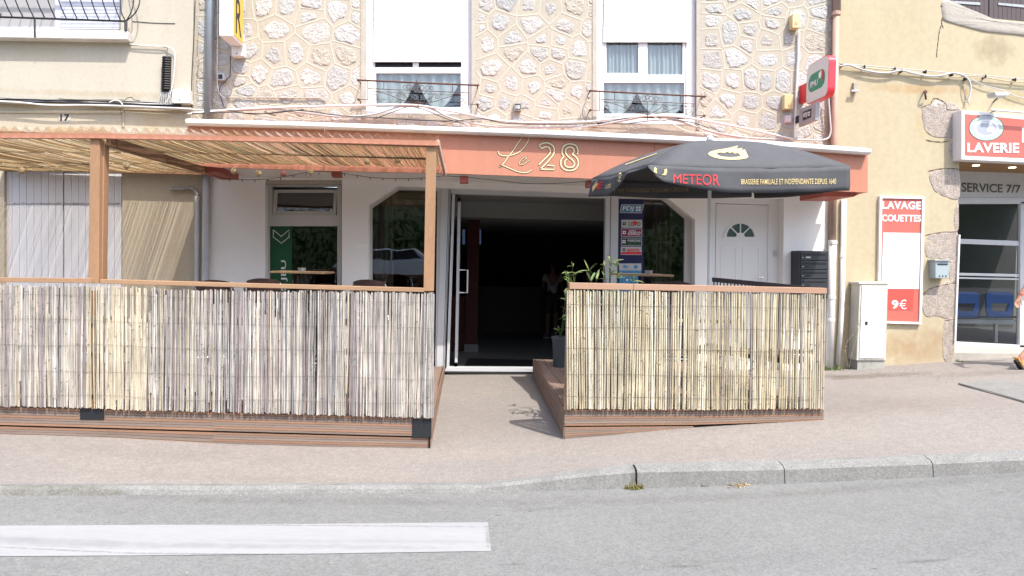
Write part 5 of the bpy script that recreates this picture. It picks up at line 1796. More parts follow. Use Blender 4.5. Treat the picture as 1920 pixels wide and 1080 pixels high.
# ------------------------------------------------------------------ WINDOW GUARDS (wrought iron)
def guard(label, pts, seed):
    (xl, yl), (xr, yr) = pts
    Yg_ = FW - .20
    t = thing('window_guard', label, 'window guard', P((xl + xr) / 2, yl + 50, Yg_), 'wrought iron guards on the upper windows')
    def Q(u, v):                           # u 0..1 along, v px below the rail
        x = lerp(xl, xr, u); y = lerp(yl, yr, u) + v
        return P(x, y, Yg_)
    m = MB(); m.tube([Q(0, 0), Q(.5, .3), Q(1, 0)], .013, 8); m.build('top_rail', IRON, t)
    m = MB()
    for u in (0.015, .985):
        for v in (0, 36):
            m = MB(); a = Q(u, v); m.tube([a, (a.x, FW, a.z + .0)], .008, 6)
            m.lathe([(0, -.022), (.018, -.012), (.02, 0), (.012, .014), (0, .018)], a, 8)
            m.build('wall_fixing', IRON, t)
    m = MB()
    m.tube([Q(.09, 15), Q(.91, 15)], .0055, 6)
    m.tube([Q(.09, 0), Q(.09, 38), Q(.09, 38)], .0055, 6); m.tube([Q(.91, 0), Q(.91, 38)], .0055, 6)
    m.tube([Q(0, 36), Q(.09, 36)], .005, 6); m.tube([Q(.91, 36), Q(1, 36)], .005, 6)
    for u in (.22, .78): m.tube([Q(u, 0), Q(u, 15)], .004, 5)
    m.tube([Q(.5, 38), Q(.5, 50)], .006, 6)
    m.build('cross_bar', IRON, t)
    m = MB()
    W_ = (xr - xl)
    def C(u, v): return Q(u, v)
    for s in (-1, 1):
        f = lambda du: .5 + s * du
        m.tube(smoothpath([C(f(0), 40), C(f(.12), 35), C(f(.24), 25), C(f(.34), 20), C(f(.40), 19)], 4), .0045, 5)
        m.tube(smoothpath([C(f(0), 40), C(f(.07), 32), C(f(.12), 24), C(f(.135), 18)], 4), .0042, 5)
        m.tube(smoothpath([C(f(0), 40), C(f(.03), 30), C(f(.055), 20), C(f(.07), 14)], 4), .004, 5)
        for cu, cv, r0 in ((.355, 30, 8), (.155, 24, 5)):
            sp_ = []
            for i in range(22):
                a = i / 21 * 4.2 * math.pi / 1.5
                rr2 = r0 * (1 - i / 26)
                sp_.append(C(f(cu) + s * rr2 * math.cos(a) / W_, cv + rr2 * math.sin(a)))
            m.tube(sp_, .0042, 5)
        for cu, r0 in ((.03, 4.5), (.075, 4), (.11, 3)):
            m.tube([C(f(cu) + r0 * math.cos(a * .63) / W_, 9 + r0 * math.sin(a * .63)) for a in range(11)], .0036, 5)
    m.tube([C(.5 + 4 * math.cos(a * .63) / W_, 7 + 4 * math.sin(a * .63)) for a in range(11)], .0038, 5)
    m.tube([C(.5, 15), C(.5, 40)], .004, 5)
    m.build('scrollwork', IRON, t)
    m = MB()
    for u in (0.02, .98):
        a = Q(u, 46); m.tube([a, (a.x, FW, a.z)], .006, 5)
    return t
guard('wrought iron guard with scrolls across the half-shuttered left upper window', ((669, 150), (899, 160)), 1)
guard('wrought iron guard with scrolls across the upper window showing two panes', ((1104, 170), (1324, 181)), 2)

# ------------------------------------------------------------------ PIPES
def pipe(name, label, cat, segs, m_, Y, joints=(), straps=()):
    t = thing(name, label, cat, P(*segs[0][0][-1], Y))
    for k, (pts, r) in enumerate(segs):
        m = MB(); m.tube([P(x, y, Y) for x, y in pts], r, 12); m.build('pipe', m_ if not isinstance(m_, list) else m_[k], t, smooth=True)
    for (x, y, r) in joints:
        m = MB(); c = P(x, y, Y); m.tube([c + Vector((0, 0, .03)), c + Vector((0, 0, .022)), c - Vector((0, 0, .022)), c - Vector((0, 0, .03))], [r * .9, r, r, r * .9], 12); m.build('collar', m_ if not isinstance(m_, list) else m_[-1], t)
    for (x, y, r) in straps:
        m = MB(); c = P(x, y, Y); m.tube([c + Vector((0, 0, .01)), c - Vector((0, 0, .01))], r, 12); m.build('strap', BLACKM, t)
    return t
pipe('drainpipe', 'grey blue drainpipe between the cream house and the stone wall', 'drainpipe', [([(400, -330), (395, 0), (390, 216)], .056)], PIPEG, FW - .10)
pipe('drainpipe', 'white drainpipe at the left end of the bar front under the pergola', 'drainpipe', [([(387, 327), (385, 530), (384, 716)], .05)], mat('offwhite_pipe', (.50, .51, .52), .5), FW - .09, [(386, 482, .056)])
t = pipe('waste_pipe', 'thin white pipe with a bent grey lagged top on the cream wall', 'pipe', [([(370, 368), (369, 530), (368, 716)], .033)], mat('offwhite_pipe2', (.50, .51, .52), .5), FW - .06)
m = MB(); m.tube(smoothpath([P(x, y, FW - .06) for x, y in ((319, 355), (340, 354), (358, 353), (367, 358), (371, 370))], 5), .026, 10)
for x in (324, 334, 345, 354): c = P(x, 354.2, FW - .06); m.tube([c, c + Vector((.012, 0, 0))], .031, 10)
m.build('bent_pipe', mat('lagging', (.33, .31, .30), .7, .3, 20), t)
pipe('drainpipe', 'tall brown drainpipe between the stone wall and the yellow house', 'drainpipe', [([(1574, -330), (1569, 26)], .055), ([(1568, 26), (1564, 268), (1561, 452)], .05)], [mat('brown_pipe2', (.33, .25, .21), .5), PIPEB], FW - .09, [(1568, 26, .066)])
pipe('drainpipe', 'thick white drainpipe below the brown one beside the mailboxes', 'drainpipe', [([(1561, 452), (1558, 560), (1555, 690)], .056)], CABLEW, FW - .10, [(1561, 455, .066), (1558.5, 558, .064), (1557.5, 600, .062)])
pipe('drainpipe', 'slim white drainpipe on the yellow wall right of the thick one', 'drainpipe', [([(1582, 374), (1579, 560), (1577, 600), (1571, 684)], .038)], CABLEW, FW - .06, [(1580, 480, .042)])

# ------------------------------------------------------------------ CABLES, CONDUITS AND WALL BOXES
def cable(name, label, pts, r, m_, Y=FW - .10, cat='cable', group=None, par=None):
    m = MB(); m.tube(smoothpath([P(x, y, Y) for x, y in pts], 6), r, 7)
    o = m.build(name, m_, par, smooth=True)
    if par is None: tag(o, label, cat, group)
    return o
cb = thing('cable_run', 'tangle of white and grey cables draped above the salmon canopy', 'cables', P(900, 230, FW - .1))
for pts, r, m_, dy in (
    ([(352, 214), (420, 207), (520, 201.5), (690, 197), (780, 197.5), (850, 209), (955, 228), (1080, 229), (1150, 223), (1220, 217), (1290, 221), (1400, 241), (1486, 261)], .017, CABLEW, .12),
    ([(180, 198), (300, 203), (420, 208), (470, 206), (512, 204), (580, 213), (640, 219), (700, 214), (755, 199), (800, 201), (850, 222), (920, 236), (1010, 239), (1110, 236), (1180, 224), (1222, 217), (1262, 222), (1325, 244), (1400, 258), (1500, 262), (1545, 262), (1557, 250), (1556, 220), (1553, 182)], .014, CABLEG, .10),
    ([(425, 206), (480, 214), (560, 207), (640, 217), (720, 221), (800, 226), (850, 227), (905, 223), (960, 232), (1100, 232), (1180, 221)], .007, CABLEB, .13),
    ([(640, 219), (700, 222), (780, 228), (860, 229)], .008, CABLEG, .11),
    ([(700, 224), (750, 205), (770, 200), (800, 207), (835, 222), (870, 232)], .006, CABLEB, .14),
    ([(1180, 231), (1240, 225), (1290, 228), (1330, 240)], .006, CABLEB, .14),
    ([(1225, 219), (1260, 232), (1290, 246), (1330, 250)], .006, CABLEW, .13),
    ([(1235, 218), (1290, 233), (1345, 251), (1400, 262)], .010, CABLEW, .09),
    ([(360, 212), (440, 211), (500, 213), (570, 205)], .006, CABLEB, .14),
    ([(1075, 240), (1130, 233), (1200, 219)], .006, CABLEG, .13)):
    cable('cable', '', pts, r, m_, FW - dy, par=cb)
cb2 = thing('cable_run', 'dark bundle of cables across the cream house above number 17', 'cables', P(150, 195, FW - .1))
for k in range(6):
    o_ = k * 1.4
    pts = [(x, 184 + x * .034 + o_ * .8 + 1.8 * math.sin(x * .02 + k * 1.7)) for x in range(-300, 360, 40)]
    cable('cable', '', pts, .008 if k != 3 else .013, CABLEB if k not in (3,) else CABLEG, FW - .08 - .01 * (k % 3), par=cb2)
cable('cable', '', [(-300, 180), (0, 190), (90, 197), (170, 197), (240, 199), (360, 204)], .012, CABLEW, FW - .12, par=cb2)
cable('cable', '', [(205, 192), (215, 188), (225, 190), (230, 197)], .008, CABLEW, FW - .13, par=cb2)
cb3 = thing('cable_run', 'pair of grey cables strapped across the yellow house', 'cables', P(1750, 140, FW - .1))
cable('cable', '', [(1574, 124), (1592, 122), (1615, 130), (1645, 136), (1668, 136), (1690, 132), (1715, 138), (1745, 143), (1768, 141), (1786, 137), (1805, 141), (1817, 152), (1820, 170), (1814, 193)], .014, CABLEG, FW - .08, par=cb3)
cable('cable', '', [(1574, 119), (1620, 123), (1680, 128), (1740, 133), (1800, 138), (1860, 143), (1930, 150), (2100, 168)], .007, CABLEG, FW - .07, par=cb3)
cable('cable', '', [(1600, 124), (1650, 130), (1700, 133), (1770, 145), (1830, 143), (1890, 152), (1940, 156), (2100, 172)], .009, mat('beige_cable', (.50, .42, .28), .7), FW - .07, par=cb3)
cable('cable', '', [(1820, 148), (1845, 160), (1875, 168), (1905, 180), (1940, 190)], .007, CABLEG, FW - .06, par=cb3)
cable('cable', '', [(1811, 146), (1808, 165), (1811, 180), (1818, 198)], .007, mat('beige_cable2', (.55, .47, .33), .7), FW - .06, par=cb3)
for x, y in ((1580, 121), (1622, 124), (1679, 128), (1692, 131), (1737, 133), (1787, 138), (1813, 146), (1849, 142), (1905, 148)):
    m = MB(); m.pb(x - .8, y - 2, x + .8, y + 4, FW - .09, .07); m.build('cable_clip', BLACKP, cb3)
cable('conduit', 'thin conduit clipped along the stone wall left of the windows', [(424, 183), (500, 183), (560, 183.5), (598, 184), (604, 186), (611, 189)], .011, mat('stone_colour_conduit', (.42, .36, .30), .7), FW - .03, 'conduit')
cable('conduit', 'white upright conduit between the two beige boxes on the stone wall', [(1498, 58), (1497, 100), (1494, 160), (1491, 215), (1490, 260)], .017, CABLEW, FW - .04, 'conduit')
cable('cable', 'thin black cable running down beside the R sign', [(432, 105), (431.5, 140), (428, 146), (420, 155), (413, 162), (412, 175), (420, 200)], .006, CABLEB, FW - .05)
cable('cable', 'thin pale cable running down the wall behind the R sign', [(408, 0), (408, 80), (407, 150), (412, 175), (422, 185)], .006, CABLEW, FW - .05)
cable('cable', 'white cable bending from under the balcony to the ribbed black terminal', [(242, 82), (262, 85), (300, 87), (312, 87), (325, 93), (328, 108), (325, 150), (318, 180), (308, 195)], .007, CABLEW, FW - .09)
cable('cable', 'dark cable along the wall between the balcony corner and the cream wall', [(242, 52), (241, 80), (250, 85), (308, 88), (313, 96), (313, 105)], .006, mat('dull_cable', (.2, .19, .17), .6), FW - .07)
cable('cable', 'thin dark wire running down the joint beside the grey drainpipe', [(366, 0), (363, 80), (360, 140), (359, 205)], .006, CABLEB, FW - .055)
cable('cable', 'fine black wire along the wall from the balcony to the plaster corner', [(248, 40), (262, 41), (290, 43), (328, 44)], .004, CABLEB, FW - .05)
t = thing('terminal_block', 'black ribbed cable terminal on the cream wall', 'terminal', P(311, 172, FW))
m = MB(); m.pq([(305, 105), (319, 105), (317, 172), (303, 172)], FW - .10, .05); m.build('body', BLACKP, t)
m = MB()
for k in range(14):
    y = 108 + k * 4.5; xx = 312.2 - k * .15
    c0, c1 = P(xx - 7.5, y, FW - .11), P(xx + 7.5, y, FW - .11)
    m.tube([c0, c0.lerp(c1, .5) + Vector((0, -.025, 0)), c1], .012, 6)
m.build('rib', BLACKP, t)
m = MB()
for k in range(7):
    m.tube(smoothpath([P(303 + k * 2.5, 170, FW - .09), P(300 + k * 3.2, 182, FW - .10), P(297 + k * 4.5, 196, FW - .09)], 4), .0055, 5)
m.build('wire_tail', CABLEG, t)
def wbox(name, label, cat, pts, Y0, m_, extra=None):
    m = MB()
    if len(pts) == 2:
        (a, b), (c, d) = pts; pts = [(a, b), (c, b), (c, d), (a, d)]
    m.pq(pts, Y0, FW - .001 - Y0)
    t = thing(name, label, cat, P(pts[3][0], pts[3][1], FW))
    m.build('body', m_, t, bevel=.006)
    if extra:
        for nm, q, mm_ in extra:
            k = MB(); k.pb(*q, Y0 - .006, .005); k.build(nm, mm_, t)
    return t
wbox('junction_box', 'white square box at the end of the dark cable bundle', 'junction box', ((323, 168), (355, 193)), FW - .16, CABLEW, [('screw', (336, 186, 338, 188), BLACKP)])
wbox('junction_box', 'white box fixed below the R sign', 'junction box', ((434, 80), (457, 105)), FW - .12, CABLEW, [('screw', (443, 99, 445, 101), BLACKP)])
wbox('junction_box', 'small grey socket box beside the grey drainpipe', 'junction box', ((407, 137), (420, 150)), FW - .08, CABLEG, [('cover', (409, 139.5, 417, 147.5), BLACKM)])
wbox('meter_box', 'beige box at the top of the white conduit', 'meter box', ((1486, 26), (1501, 52)), FW - .13, BEIGEBOX, [('seal', (1490.5, 41, 1495.5, 46), mat('seal', (.55, .33, .16), .6))])
wbox('meter_box', 'beige box left of the white conduit above the small pink box', 'meter box', ((1471, 177), (1488, 204)), FW - .11, BEIGEBOX, [('seal', (1478, 194, 1483, 199), mat('seal2', (.55, .33, .16), .6))])
wbox('junction_box', 'small pinkish white box below the lower beige box', 'junction box', ((1473, 216), (1484, 229)), FW - .07, mat('pinkish_plastic', (.66, .56, .56), .5))
t = wbox('wall_socket', 'broken grey fitting on the yellow wall right of the PMU sign', 'fitting', ((1601, 154), (1608, 172)), FW - .07, mat('dirty_fitting', (.40, .38, .30), .7, .3, 30))
k = MB(); k.pb(1597, 168, 1611, 171.5, FW - .10, .03); k.build('arm', CABLEG, t)
t = thing('iron_hook', 'rusty iron hook on the yellow wall above the corner stones', 'hook', P(1735, 185, FW))
m = MB(); m.tube(smoothpath([P(1733, 171, FW - .0), P(1734, 172, FW - .08), P(1735, 178, FW - .10), P(1736, 186, FW - .06)], 4), .014, 6); m.lathe([(0, 0), (.03, 0), (.03, -.02), (0, -.025)], P(1734, 173, FW - .0), 8, axis='Y'); m.build('hook', IRON, t)
t = thing('flood_light', 'small grey flood light on an arm above the LAVERIE sign', 'lamp', P(1880, 180, FW - .2))
m = MB(); m.pq([(1864, 172), (1896, 173), (1890, 180), (1867, 180)], FW - .42, .16); m.build('lamp_head', CABLEG, t, bevel=.01)
m = MB(); m.tube([P(1878, 178, FW - .3), P(1866, 188, FW - .1), P(1862, 192, FW)], .012, 6); m.build('arm', BLACKM, t)
t = thing('tube_light', 'white tube light along the top of the LAVERIE sign', 'lamp', P(1900, 206, 9.95))
m = MB(); m.tube([P(1858, 206, 9.9), P(1935, 212, 9.9), P(2100, 227, 9.9)], .016, 8); m.build('tube', CABLEW, t)
m = MB(); a = P(1870, 207, 9.9); m.tube([a, (a.x, 10.03, a.z - .0)], .008, 5); m.build('bracket', BLACKM, t)
# post boxes
t = thing('mailbox_bank', 'black bank of stacked letter boxes on the white wall', 'mailboxes', P(1518, 560, FW))
m = MB(); m.pq([(1498, 470), (1554, 471), (1552, 560), (1497, 560)], FW - .29, .255); m.build('case', mat('anthracite', (.022, .025, .03), .45, .1), t, bevel=.004)
for k in range(5):
    y = 472.5 + k * 17.2
    m = MB(); m.pb(1502 - .2 * k, y, 1552 - .2 * k, y + 15, FW - .302, .012); d_ = m.build('box_door', mat('box_door_paint', (.035, .04, .045), .4, .1), t, bevel=.002)
    m = MB(); m.pb(1505, y + 3, 1549, y + 6, FW - .306, .004); m.build('letter_flap', BLACKP, d_)
    m = MB(); m.pb(1511, y + 8.5, 1520, y + 11.5, FW - .306, .004); m.build('name_tag', mat('name_tag', (.4, .4, .38), .5) if k in (0, 4) else BLACKM, d_)
    m = MB(); m.pb(1504, y + 9, 1506.4, y + 11.3, FW - .308, .006); m.build('lock', CHROME, d_)
t = thing('letterbox', 'small grey letterbox on the yellow wall by the corner stones', 'letterbox', P(1766, 522, FW))
m = MB(); m.pq([(1754, 489), (1780, 489), (1779, 522), (1754, 522)], FW - .17, .15); m.build('body', mat('letterbox_grey', (.34, .40, .42), .45, .08), t, bevel=.008)
m = MB(); m.pq([(1753, 486.5), (1781, 486.5), (1781, 490), (1753, 490)], FW - .19, .17); m.build('lid', mat('letterbox_lid', (.30, .33, .32), .45), t, bevel=.004)
m = MB(); m.pb(1758, 494.5, 1777, 496.5, FW - .176, .006); m.build('slot', BLACKP, t)
m = MB()
for x in (1761, 1767, 1773): m.pb(x, 516.5, x + 2, 518.5, FW - .176, .006)
m.build('peep_hole', BLACKP, t)
# utility cabinet
t = thing('utility_cabinet', 'white street utility cabinet standing against the yellow wall', 'cabinet', P(1632, 685, FW - .2))
Yc = FW - .27
m = MB(); m.pq([(1612, 532), (1665, 532), (1661, 676), (1606, 676)], Yc, .24); m.build('body', CABIN, t, bevel=.008)
m = MB(); m.pq([(1610, 528.5), (1667, 528.5), (1667, 533), (1610, 533)], Yc - .015, .26); m.build('lid', CABIN, t, bevel=.006)
m = MB(); m.pq([(1616.5, 536), (1662, 536), (1658.5, 672), (1611.5, 672)], Yc - .012, .014); d_ = m.build('door', mat('cabinet_door', (.76, .755, .73), .5, .05, 3, streak=.08), t, bevel=.003)
m = MB(); m.pb(1623, 603, 1627, 609, Yc - .022, .012); m.build('lock', BLACKM, d_)
m = MB(); m.pq([(1608, 676), (1659, 676), (1659, 697), (1607, 697)], Yc + .02, .21); m.build('plinth', mat('cabinet_plinth', (.36, .36, .32), .8, .2, 6), t)

# ------------------------------------------------------------------ LIGHT STRING with paper lanterns
t = thing('lantern_string', 'string of small paper lanterns and fairy lights under the pergola roof', 'lantern string', P(500, 330, 9.0))
m = MB()
for pts in ([(0, 312), (41, 314), (110, 312), (200, 306), (240, 304), (318, 292), (352, 303), (395, 326), (430, 335), (480, 337), (530, 332), (585, 322), (635, 324), (700, 333), (770, 335), (830, 330)],
            [(830, 329), (880, 333), (930, 338), (985, 344), (1040, 344), (1100, 340)]):
    m.tube(smoothpath([P(x, y, FC + .25 if x > 395 else FC + .05) for x, y in pts], 4), .0035, 4, cap=False)
    for x in range(430, 830, 24):
        y = interp(x, [p[0] for p in pts], [p[1] for p in pts])
        if pts[0][0] < x < pts[-1][0]:
            c = P(x, y, FC + .25); m.tube([c, c - Vector((0, 0, .035))], .005, 5)
m.build('cord', CABLEB, t)
PAP = mat('paper_lantern', (.60, .48, .30), .8, .15, 20, transl=.4); PAPP = mat('pink_lantern', (.55, .22, .20), .8, .15, 20, transl=.4)
for i, (x, y, Y) in enumerate([(41, 320, 9), (107, 317, 9), (237, 311, 8.5), (318, 301, 8.6), (352, 310, 8.9), (438, 321, 9.0), (485, 325, 9.0), (531, 326, 9.0), (582, 323, 9.0), (746, 300, 8.2), (688, 303, 8.4)]):
    c = P(x, y, Y)
    m = MB()
    n = 9
    prof = [(.006, .042)] + [(.040 * math.sin(math.pi * (k + 1) / (n + 1)) * (1.0 if k % 2 else .93), .040 * math.cos(math.pi * (k + 1) / (n + 1))) for k in range(n)] + [(.006, -.042)]
    m.lathe(prof, c, 14)
    m.tube([c + Vector((0, 0, .04)), c + Vector((0, 0, .07))], .002, 4)
    m.build('lantern', PAPP if i == 7 else PAP, t)
# ------------------------------------------------------------------ TERRACE FURNITURE
def bar_chair(label, loc, rz, group='wicker chairs on the left terrace'):
    t = thing('bistro_chair', label, 'chair', (0, 0, 0), group)
    SH_ = .76                               # high seat: the backs show above the fence
    m = MB(); m.lathe([(.0, 0), (.19, 0), (.215, .012), (.215, .028), (.18, .04), (0, .036)], (0, 0, SH_), 24); m.build('seat', RATTAN, t, smooth=True)
    m = MB()
    rows = [[], [], [], [], []]
    rows2 = [[], [], [], [], []]
    for i in range(13):
        a = R(-52 + 104 * i / 12)
        u = abs(i - 6) / 6
        for k in range(5):
            z = lerp(.90, 1.175 - .035 * u ** 2, k / 4)
            rr3 = .225 + .02 * k / 4
            rows[k].append((rr3 * math.sin(a), -rr3 * math.cos(a), z)); rows2[k].append(((rr3 + .014) * math.sin(a), -(rr3 + .014) * math.cos(a), z))
    m.sheet(rows); m.sheet(rows2); m.sheet([rows[4], rows2[4]]); m.sheet([rows[0], rows2[0]])
    m.build('backrest', RATTAN, t)
    for sx in (-1, 1):
        m = MB(); m.tube([(sx * .17, .16, SH_), (sx * .21, .22, 0)], .012, 8); m.build('leg', CHROME, t, smooth=True)
        m = MB(); m.tube(smoothpath([(sx * .225, .02, SH_ + .20), (sx * .235, -.1, SH_ + .29), (sx * .19, -.16, SH_ + .36)], 4), .011, 8); m.build('armrest', CHROME, t, smooth=True)
        m = MB(); m.tube([(sx * .16, -.16, 1.10), (sx * .17, -.17, SH_), (sx * .21, -.22, 0)], .012, 8); m.build('leg', CHROME, t, smooth=True)
    m = MB(); m.tube([(-.19, .19, .28), (.19, .19, .28)], .009, 6); m.tube([(-.19, -.19, .28), (.19, -.19, .28)], .009, 6); m.tube([(-.19, .19, .28), (-.19, -.19, .28)], .009, 6); m.tube([(.19, .19, .28), (.19, -.19, .28)], .009, 6); m.build('footrest', CHROME, t)
    t.location = loc; t.rotation_euler = (0, 0, rz)
    return t
def chairpos(px, py, Y, zdeck):
    p = P(px, py, Y)
    return Vector((p.x, Y + .2, zdeck)), (p.z - zdeck) / 1.175
c0loc, s0 = chairpos(489, 521.5, 8.6, zL)
ch0 = bar_chair('wicker bistro chair whose back shows below the green window film', c0loc, .15)
ch0.scale = (1, 1, s0)
for lbl, px, py, Y, rz, zd, grp in (
    ('wicker bistro chair with its back in front of the curtained shop window', 694, 524, 8.5, -.1, zL, None),
    ('wicker bistro chair barely showing over the rail between the other two', 607, 532, 8.3, 0.1, zL, None),
    ('wicker bistro chair barely showing over the rail beside the white drainpipe', 388, 524.5, 8.7, .4, zL, None),
    ('dark wicker chair behind the bamboo fence left of the parasol pole', 1272, 527, 8.2, -.2, zR, 'wicker chairs on the right terrace')):
    l_, s_ = chairpos(px, py, Y, zd)
    d_ = dup(ch0, l_, rz, lbl); d_.scale = (1, 1, s_)
    if grp: del d_['group']
def table(label, x0, x1, y, Y, zd):
    a, b = P(x0, y, Y), P(x1, y, Y)
    cx = (a.x + b.x) / 2; w_ = (b.x - a.x) / 2
    t = thing('bistro_table', label, 'table', (cx, Y + w_, zd))
    zt = (a.z + b.z) / 2
    m = MB(); m.box(cx - w_, cx + w_, Y, Y + 2 * w_, zt - .028, zt); m.build('tabletop', TABLEW, t, bevel=.006)
    m = MB(); m.tube([(cx, Y + w_, zt - .03), (cx, Y + w_, zd + .04)], .028, 10); m.build('pedestal', BLACKM, t)
    m = MB(); m.lathe([(.24, 0), (.24, .015), (.05, .04), (.03, .05)], (cx, Y + w_, zd), 20); m.build('base', BLACKM, t)
    return cx, Y + w_, zt
tx, ty, tz = table('wooden bistro table with an ashtray by the green window film', 505, 608, 509, 9.0, zL)
m = MB(); c = P(566, 509, 9.3); m.lathe([(.045, 0), (.055, .045), (.05, .045), (.04, .008), (0, .008)], (c.x, 9.3, tz), 16)
tag(m.build('ashtray', mat('ashtray_glass', (.35, .35, .34), .25, .3, 30), smooth=False), 'small pale ashtray on the wooden table', 'ashtray')
tx2, ty2, tz2 = table('wooden bistro table behind the lance-leaved plant on the right terrace', 1163, 1264, 514, 8.8, zR)
m = MB(); c = P(1218, 513, 9.0); m.lathe([(.045, 0), (.055, .05), (.05, .05), (.04, .008), (0, .008)], (c.x, 9.05, tz2), 16)
tag(m.build('ashtray', mat('ashtray_grey', (.40, .40, .40), .3, .2, 30)), 'small grey ashtray on the table behind the plant', 'ashtray')
# dark slatted screen at the back of the right terrace
t = thing('slatted_bench', 'dark brown slatted bench back leaning behind the bamboo fence', 'bench', Vector((4.0, 7.9, zR)))
A, B = P(1335, 520, 8.3), P(1520, 537, 7.15)
m = MB()
dn = Vector((0, 0, -.055)); ot = Vector((.02, .03, 0))
m.hexa([A, B, B + dn, A + dn], [A + ot, B + ot, B + dn + ot, A + dn + ot]); m.build('top_rail', BRONZE, t)
m = MB()
for k in range(26):
    p = A.lerp(B, (k + .5) / 26); m.tube([p + Vector((.01, .015, -.05)), Vector((p.x + .01, p.y + .015, .65))], .008, 5)
m.build('slat', BRONZE, t)
m = MB(); A2 = Vector((A.x, A.y, .68)); B2 = Vector((B.x, B.y, .68))
sd_ = Vector((-.30, -.28, 0))
m.hexa([A2, B2, B2 + sd_, A2 + sd_], [A2 + dn, B2 + dn, B2 + dn + sd_, A2 + dn + sd_]); m.build('seat', BRONZE, t)
for p in (A2, B2, A2 + sd_ * .9, B2 + sd_ * .9):
    m = MB(); m.tube([p, Vector((p.x, p.y, zR))], .022, 6); m.build('leg', BRONZE, t)
# ------------------------------------------------------------------ PLANTS
def lance(m, base, dirv, L_, w_, droop, rnd, nrm=None, col=(1, 1, 1)):
    d = Vector(dirv).normalized()
    side = d.cross(Vector((0, 0, 1)))
    if side.length < .1: side = Vector((1, 0, 0))
    side.normalize()
    side = (side + Vector((0, 0, rnd.uniform(-.7, .7)))).normalized()
    rows = [[], [], []]
    n = 6
    for i in range(n + 1):
        t = i / n
        p = base + d * (L_ * t) + Vector((0, 0, -droop * t * t * L_))
        hw = w_ * math.sin(math.pi * min(.98, t * .93 + .05)) ** .8 / 2
        up = Vector((0, 0, .18 * hw))
        rows[0].append(p - side * hw + up); rows[1].append(p); rows[2].append(p + side * hw + up)
    m.sheet(rows, col)
LEAFV = mat('oleander_leaf', (.20, .29, .11), .45, .25, 10, transl=.3, vcol=True)
def oleander(root, base, stems, rnd, Ls=(.12, .2), wl=.028, n_whorl=7, dens=1.0):
    ms_, ml = MB(), MB()
    for (tip, bend) in stems:
        tip = Vector(tip)
        mid = base.lerp(tip, .5) + Vector(bend)
        path = smoothpath([base, mid, tip], 6)
        ms_.tube(path, [lerp(.008, .004, i / (len(path) - 1)) for i in range(len(path))], 6)
        for wv in range(n_whorl):
            t = 1 - wv * .13
            if t < .12: break
            c = path[int(t * (len(path) - 1))]
            for q in range(int((4 if wv else 5) * dens)):
                a = rnd.uniform(0, 6.28)
                el = rnd.uniform(.1, 1.1) if wv < 2 else rnd.uniform(-.2, .8)
                g = rnd.uniform(.75, 1.25)
                lance(ml, c, (math.cos(a) * math.cos(el), math.sin(a) * math.cos(el), math.sin(el)), rnd.uniform(*Ls), wl * rnd.uniform(.8, 1.2), rnd.uniform(.0, .5), rnd, col=(g * rnd.uniform(.9, 1.25), g, g * rnd.uniform(.7, 1.2)))
    ms_.build('stem', LEAFD, root); ml.build('leaves', LEAFV, root)
def pot(root, c, r0, r1, h, m_=POT):
    m = MB(); m.lathe([(r0, 0), (r1, h - .04), (r1 + .012, h - .04), (r1 + .012, h), (r1 - .01, h), (r1 - .02, h - .03), (0, h - .03)], c, 24); m.build('pot', m_, root)
rnd = random.Random(4)
c = P(1140, 600, 7.12); c = Vector((c.x, 7.12, zR))
t = thing('potted_plant', 'bright lance-leaved oleander rising over the bamboo fence rail', 'plant', c)
pot(t, c, .14, .19, .48)
bs = c + Vector((0, 0, .46))
oleander(t, bs, [(P(1133, 500, 7.05), (.02, 0, 0)), (P(1105, 508, 7.1), (-.03, 0, .02)), (P(1158, 500, 7.0), (.03, 0, 0)), (P(1146, 492, 7.1), (0, .03, 0)), (P(1185, 528, 6.98), (.06, 0, .05)), (P(1118, 524, 6.95), (-.04, -.02, 0))], rnd, (.12, .19), .023, 4, .8)
c = Vector((P(1050, 650, 9.45).x, 9.45, zR + .0))
t = thing('potted_plant', 'oleander in a tall slate pot on the deck edge by the entrance', 'plant', c)
pot(t, c, .085, .115, .43)
bs = c + Vector((0, 0, .40))
oleander(t, bs, [(P(1074, 500, 9.3), (.02, 0, 0)), (P(1066, 520, 9.3), (-.0, 0, .02)), (P(1080, 512, 9.4), (.02, 0, 0))], rnd, (.10, .16), .02, 6, .7)
oleander(t, bs, [(bs + Vector((-.02, 0, .12)), (0, 0, 0))], rnd, (.08, .14), .02, 3)
c = Vector((P(1062, 650, 7.35).x + .20, 7.35, zR))
t = thing('potted_plant', 'low leafy plant poking out behind the corner post of the bamboo fence', 'plant', c)
pot(t, c, .12, .15, .5)
bs = c + Vector((0, 0, .48))
oleander(t, bs, [(P(1062, 520, 7.3), (0, 0, 0)), (P(1058, 548, 7.25), (-.02, 0, 0)), (P(1066, 512, 7.5), (.0, .05, 0))], rnd, (.08, .13), .02, 4, .6)
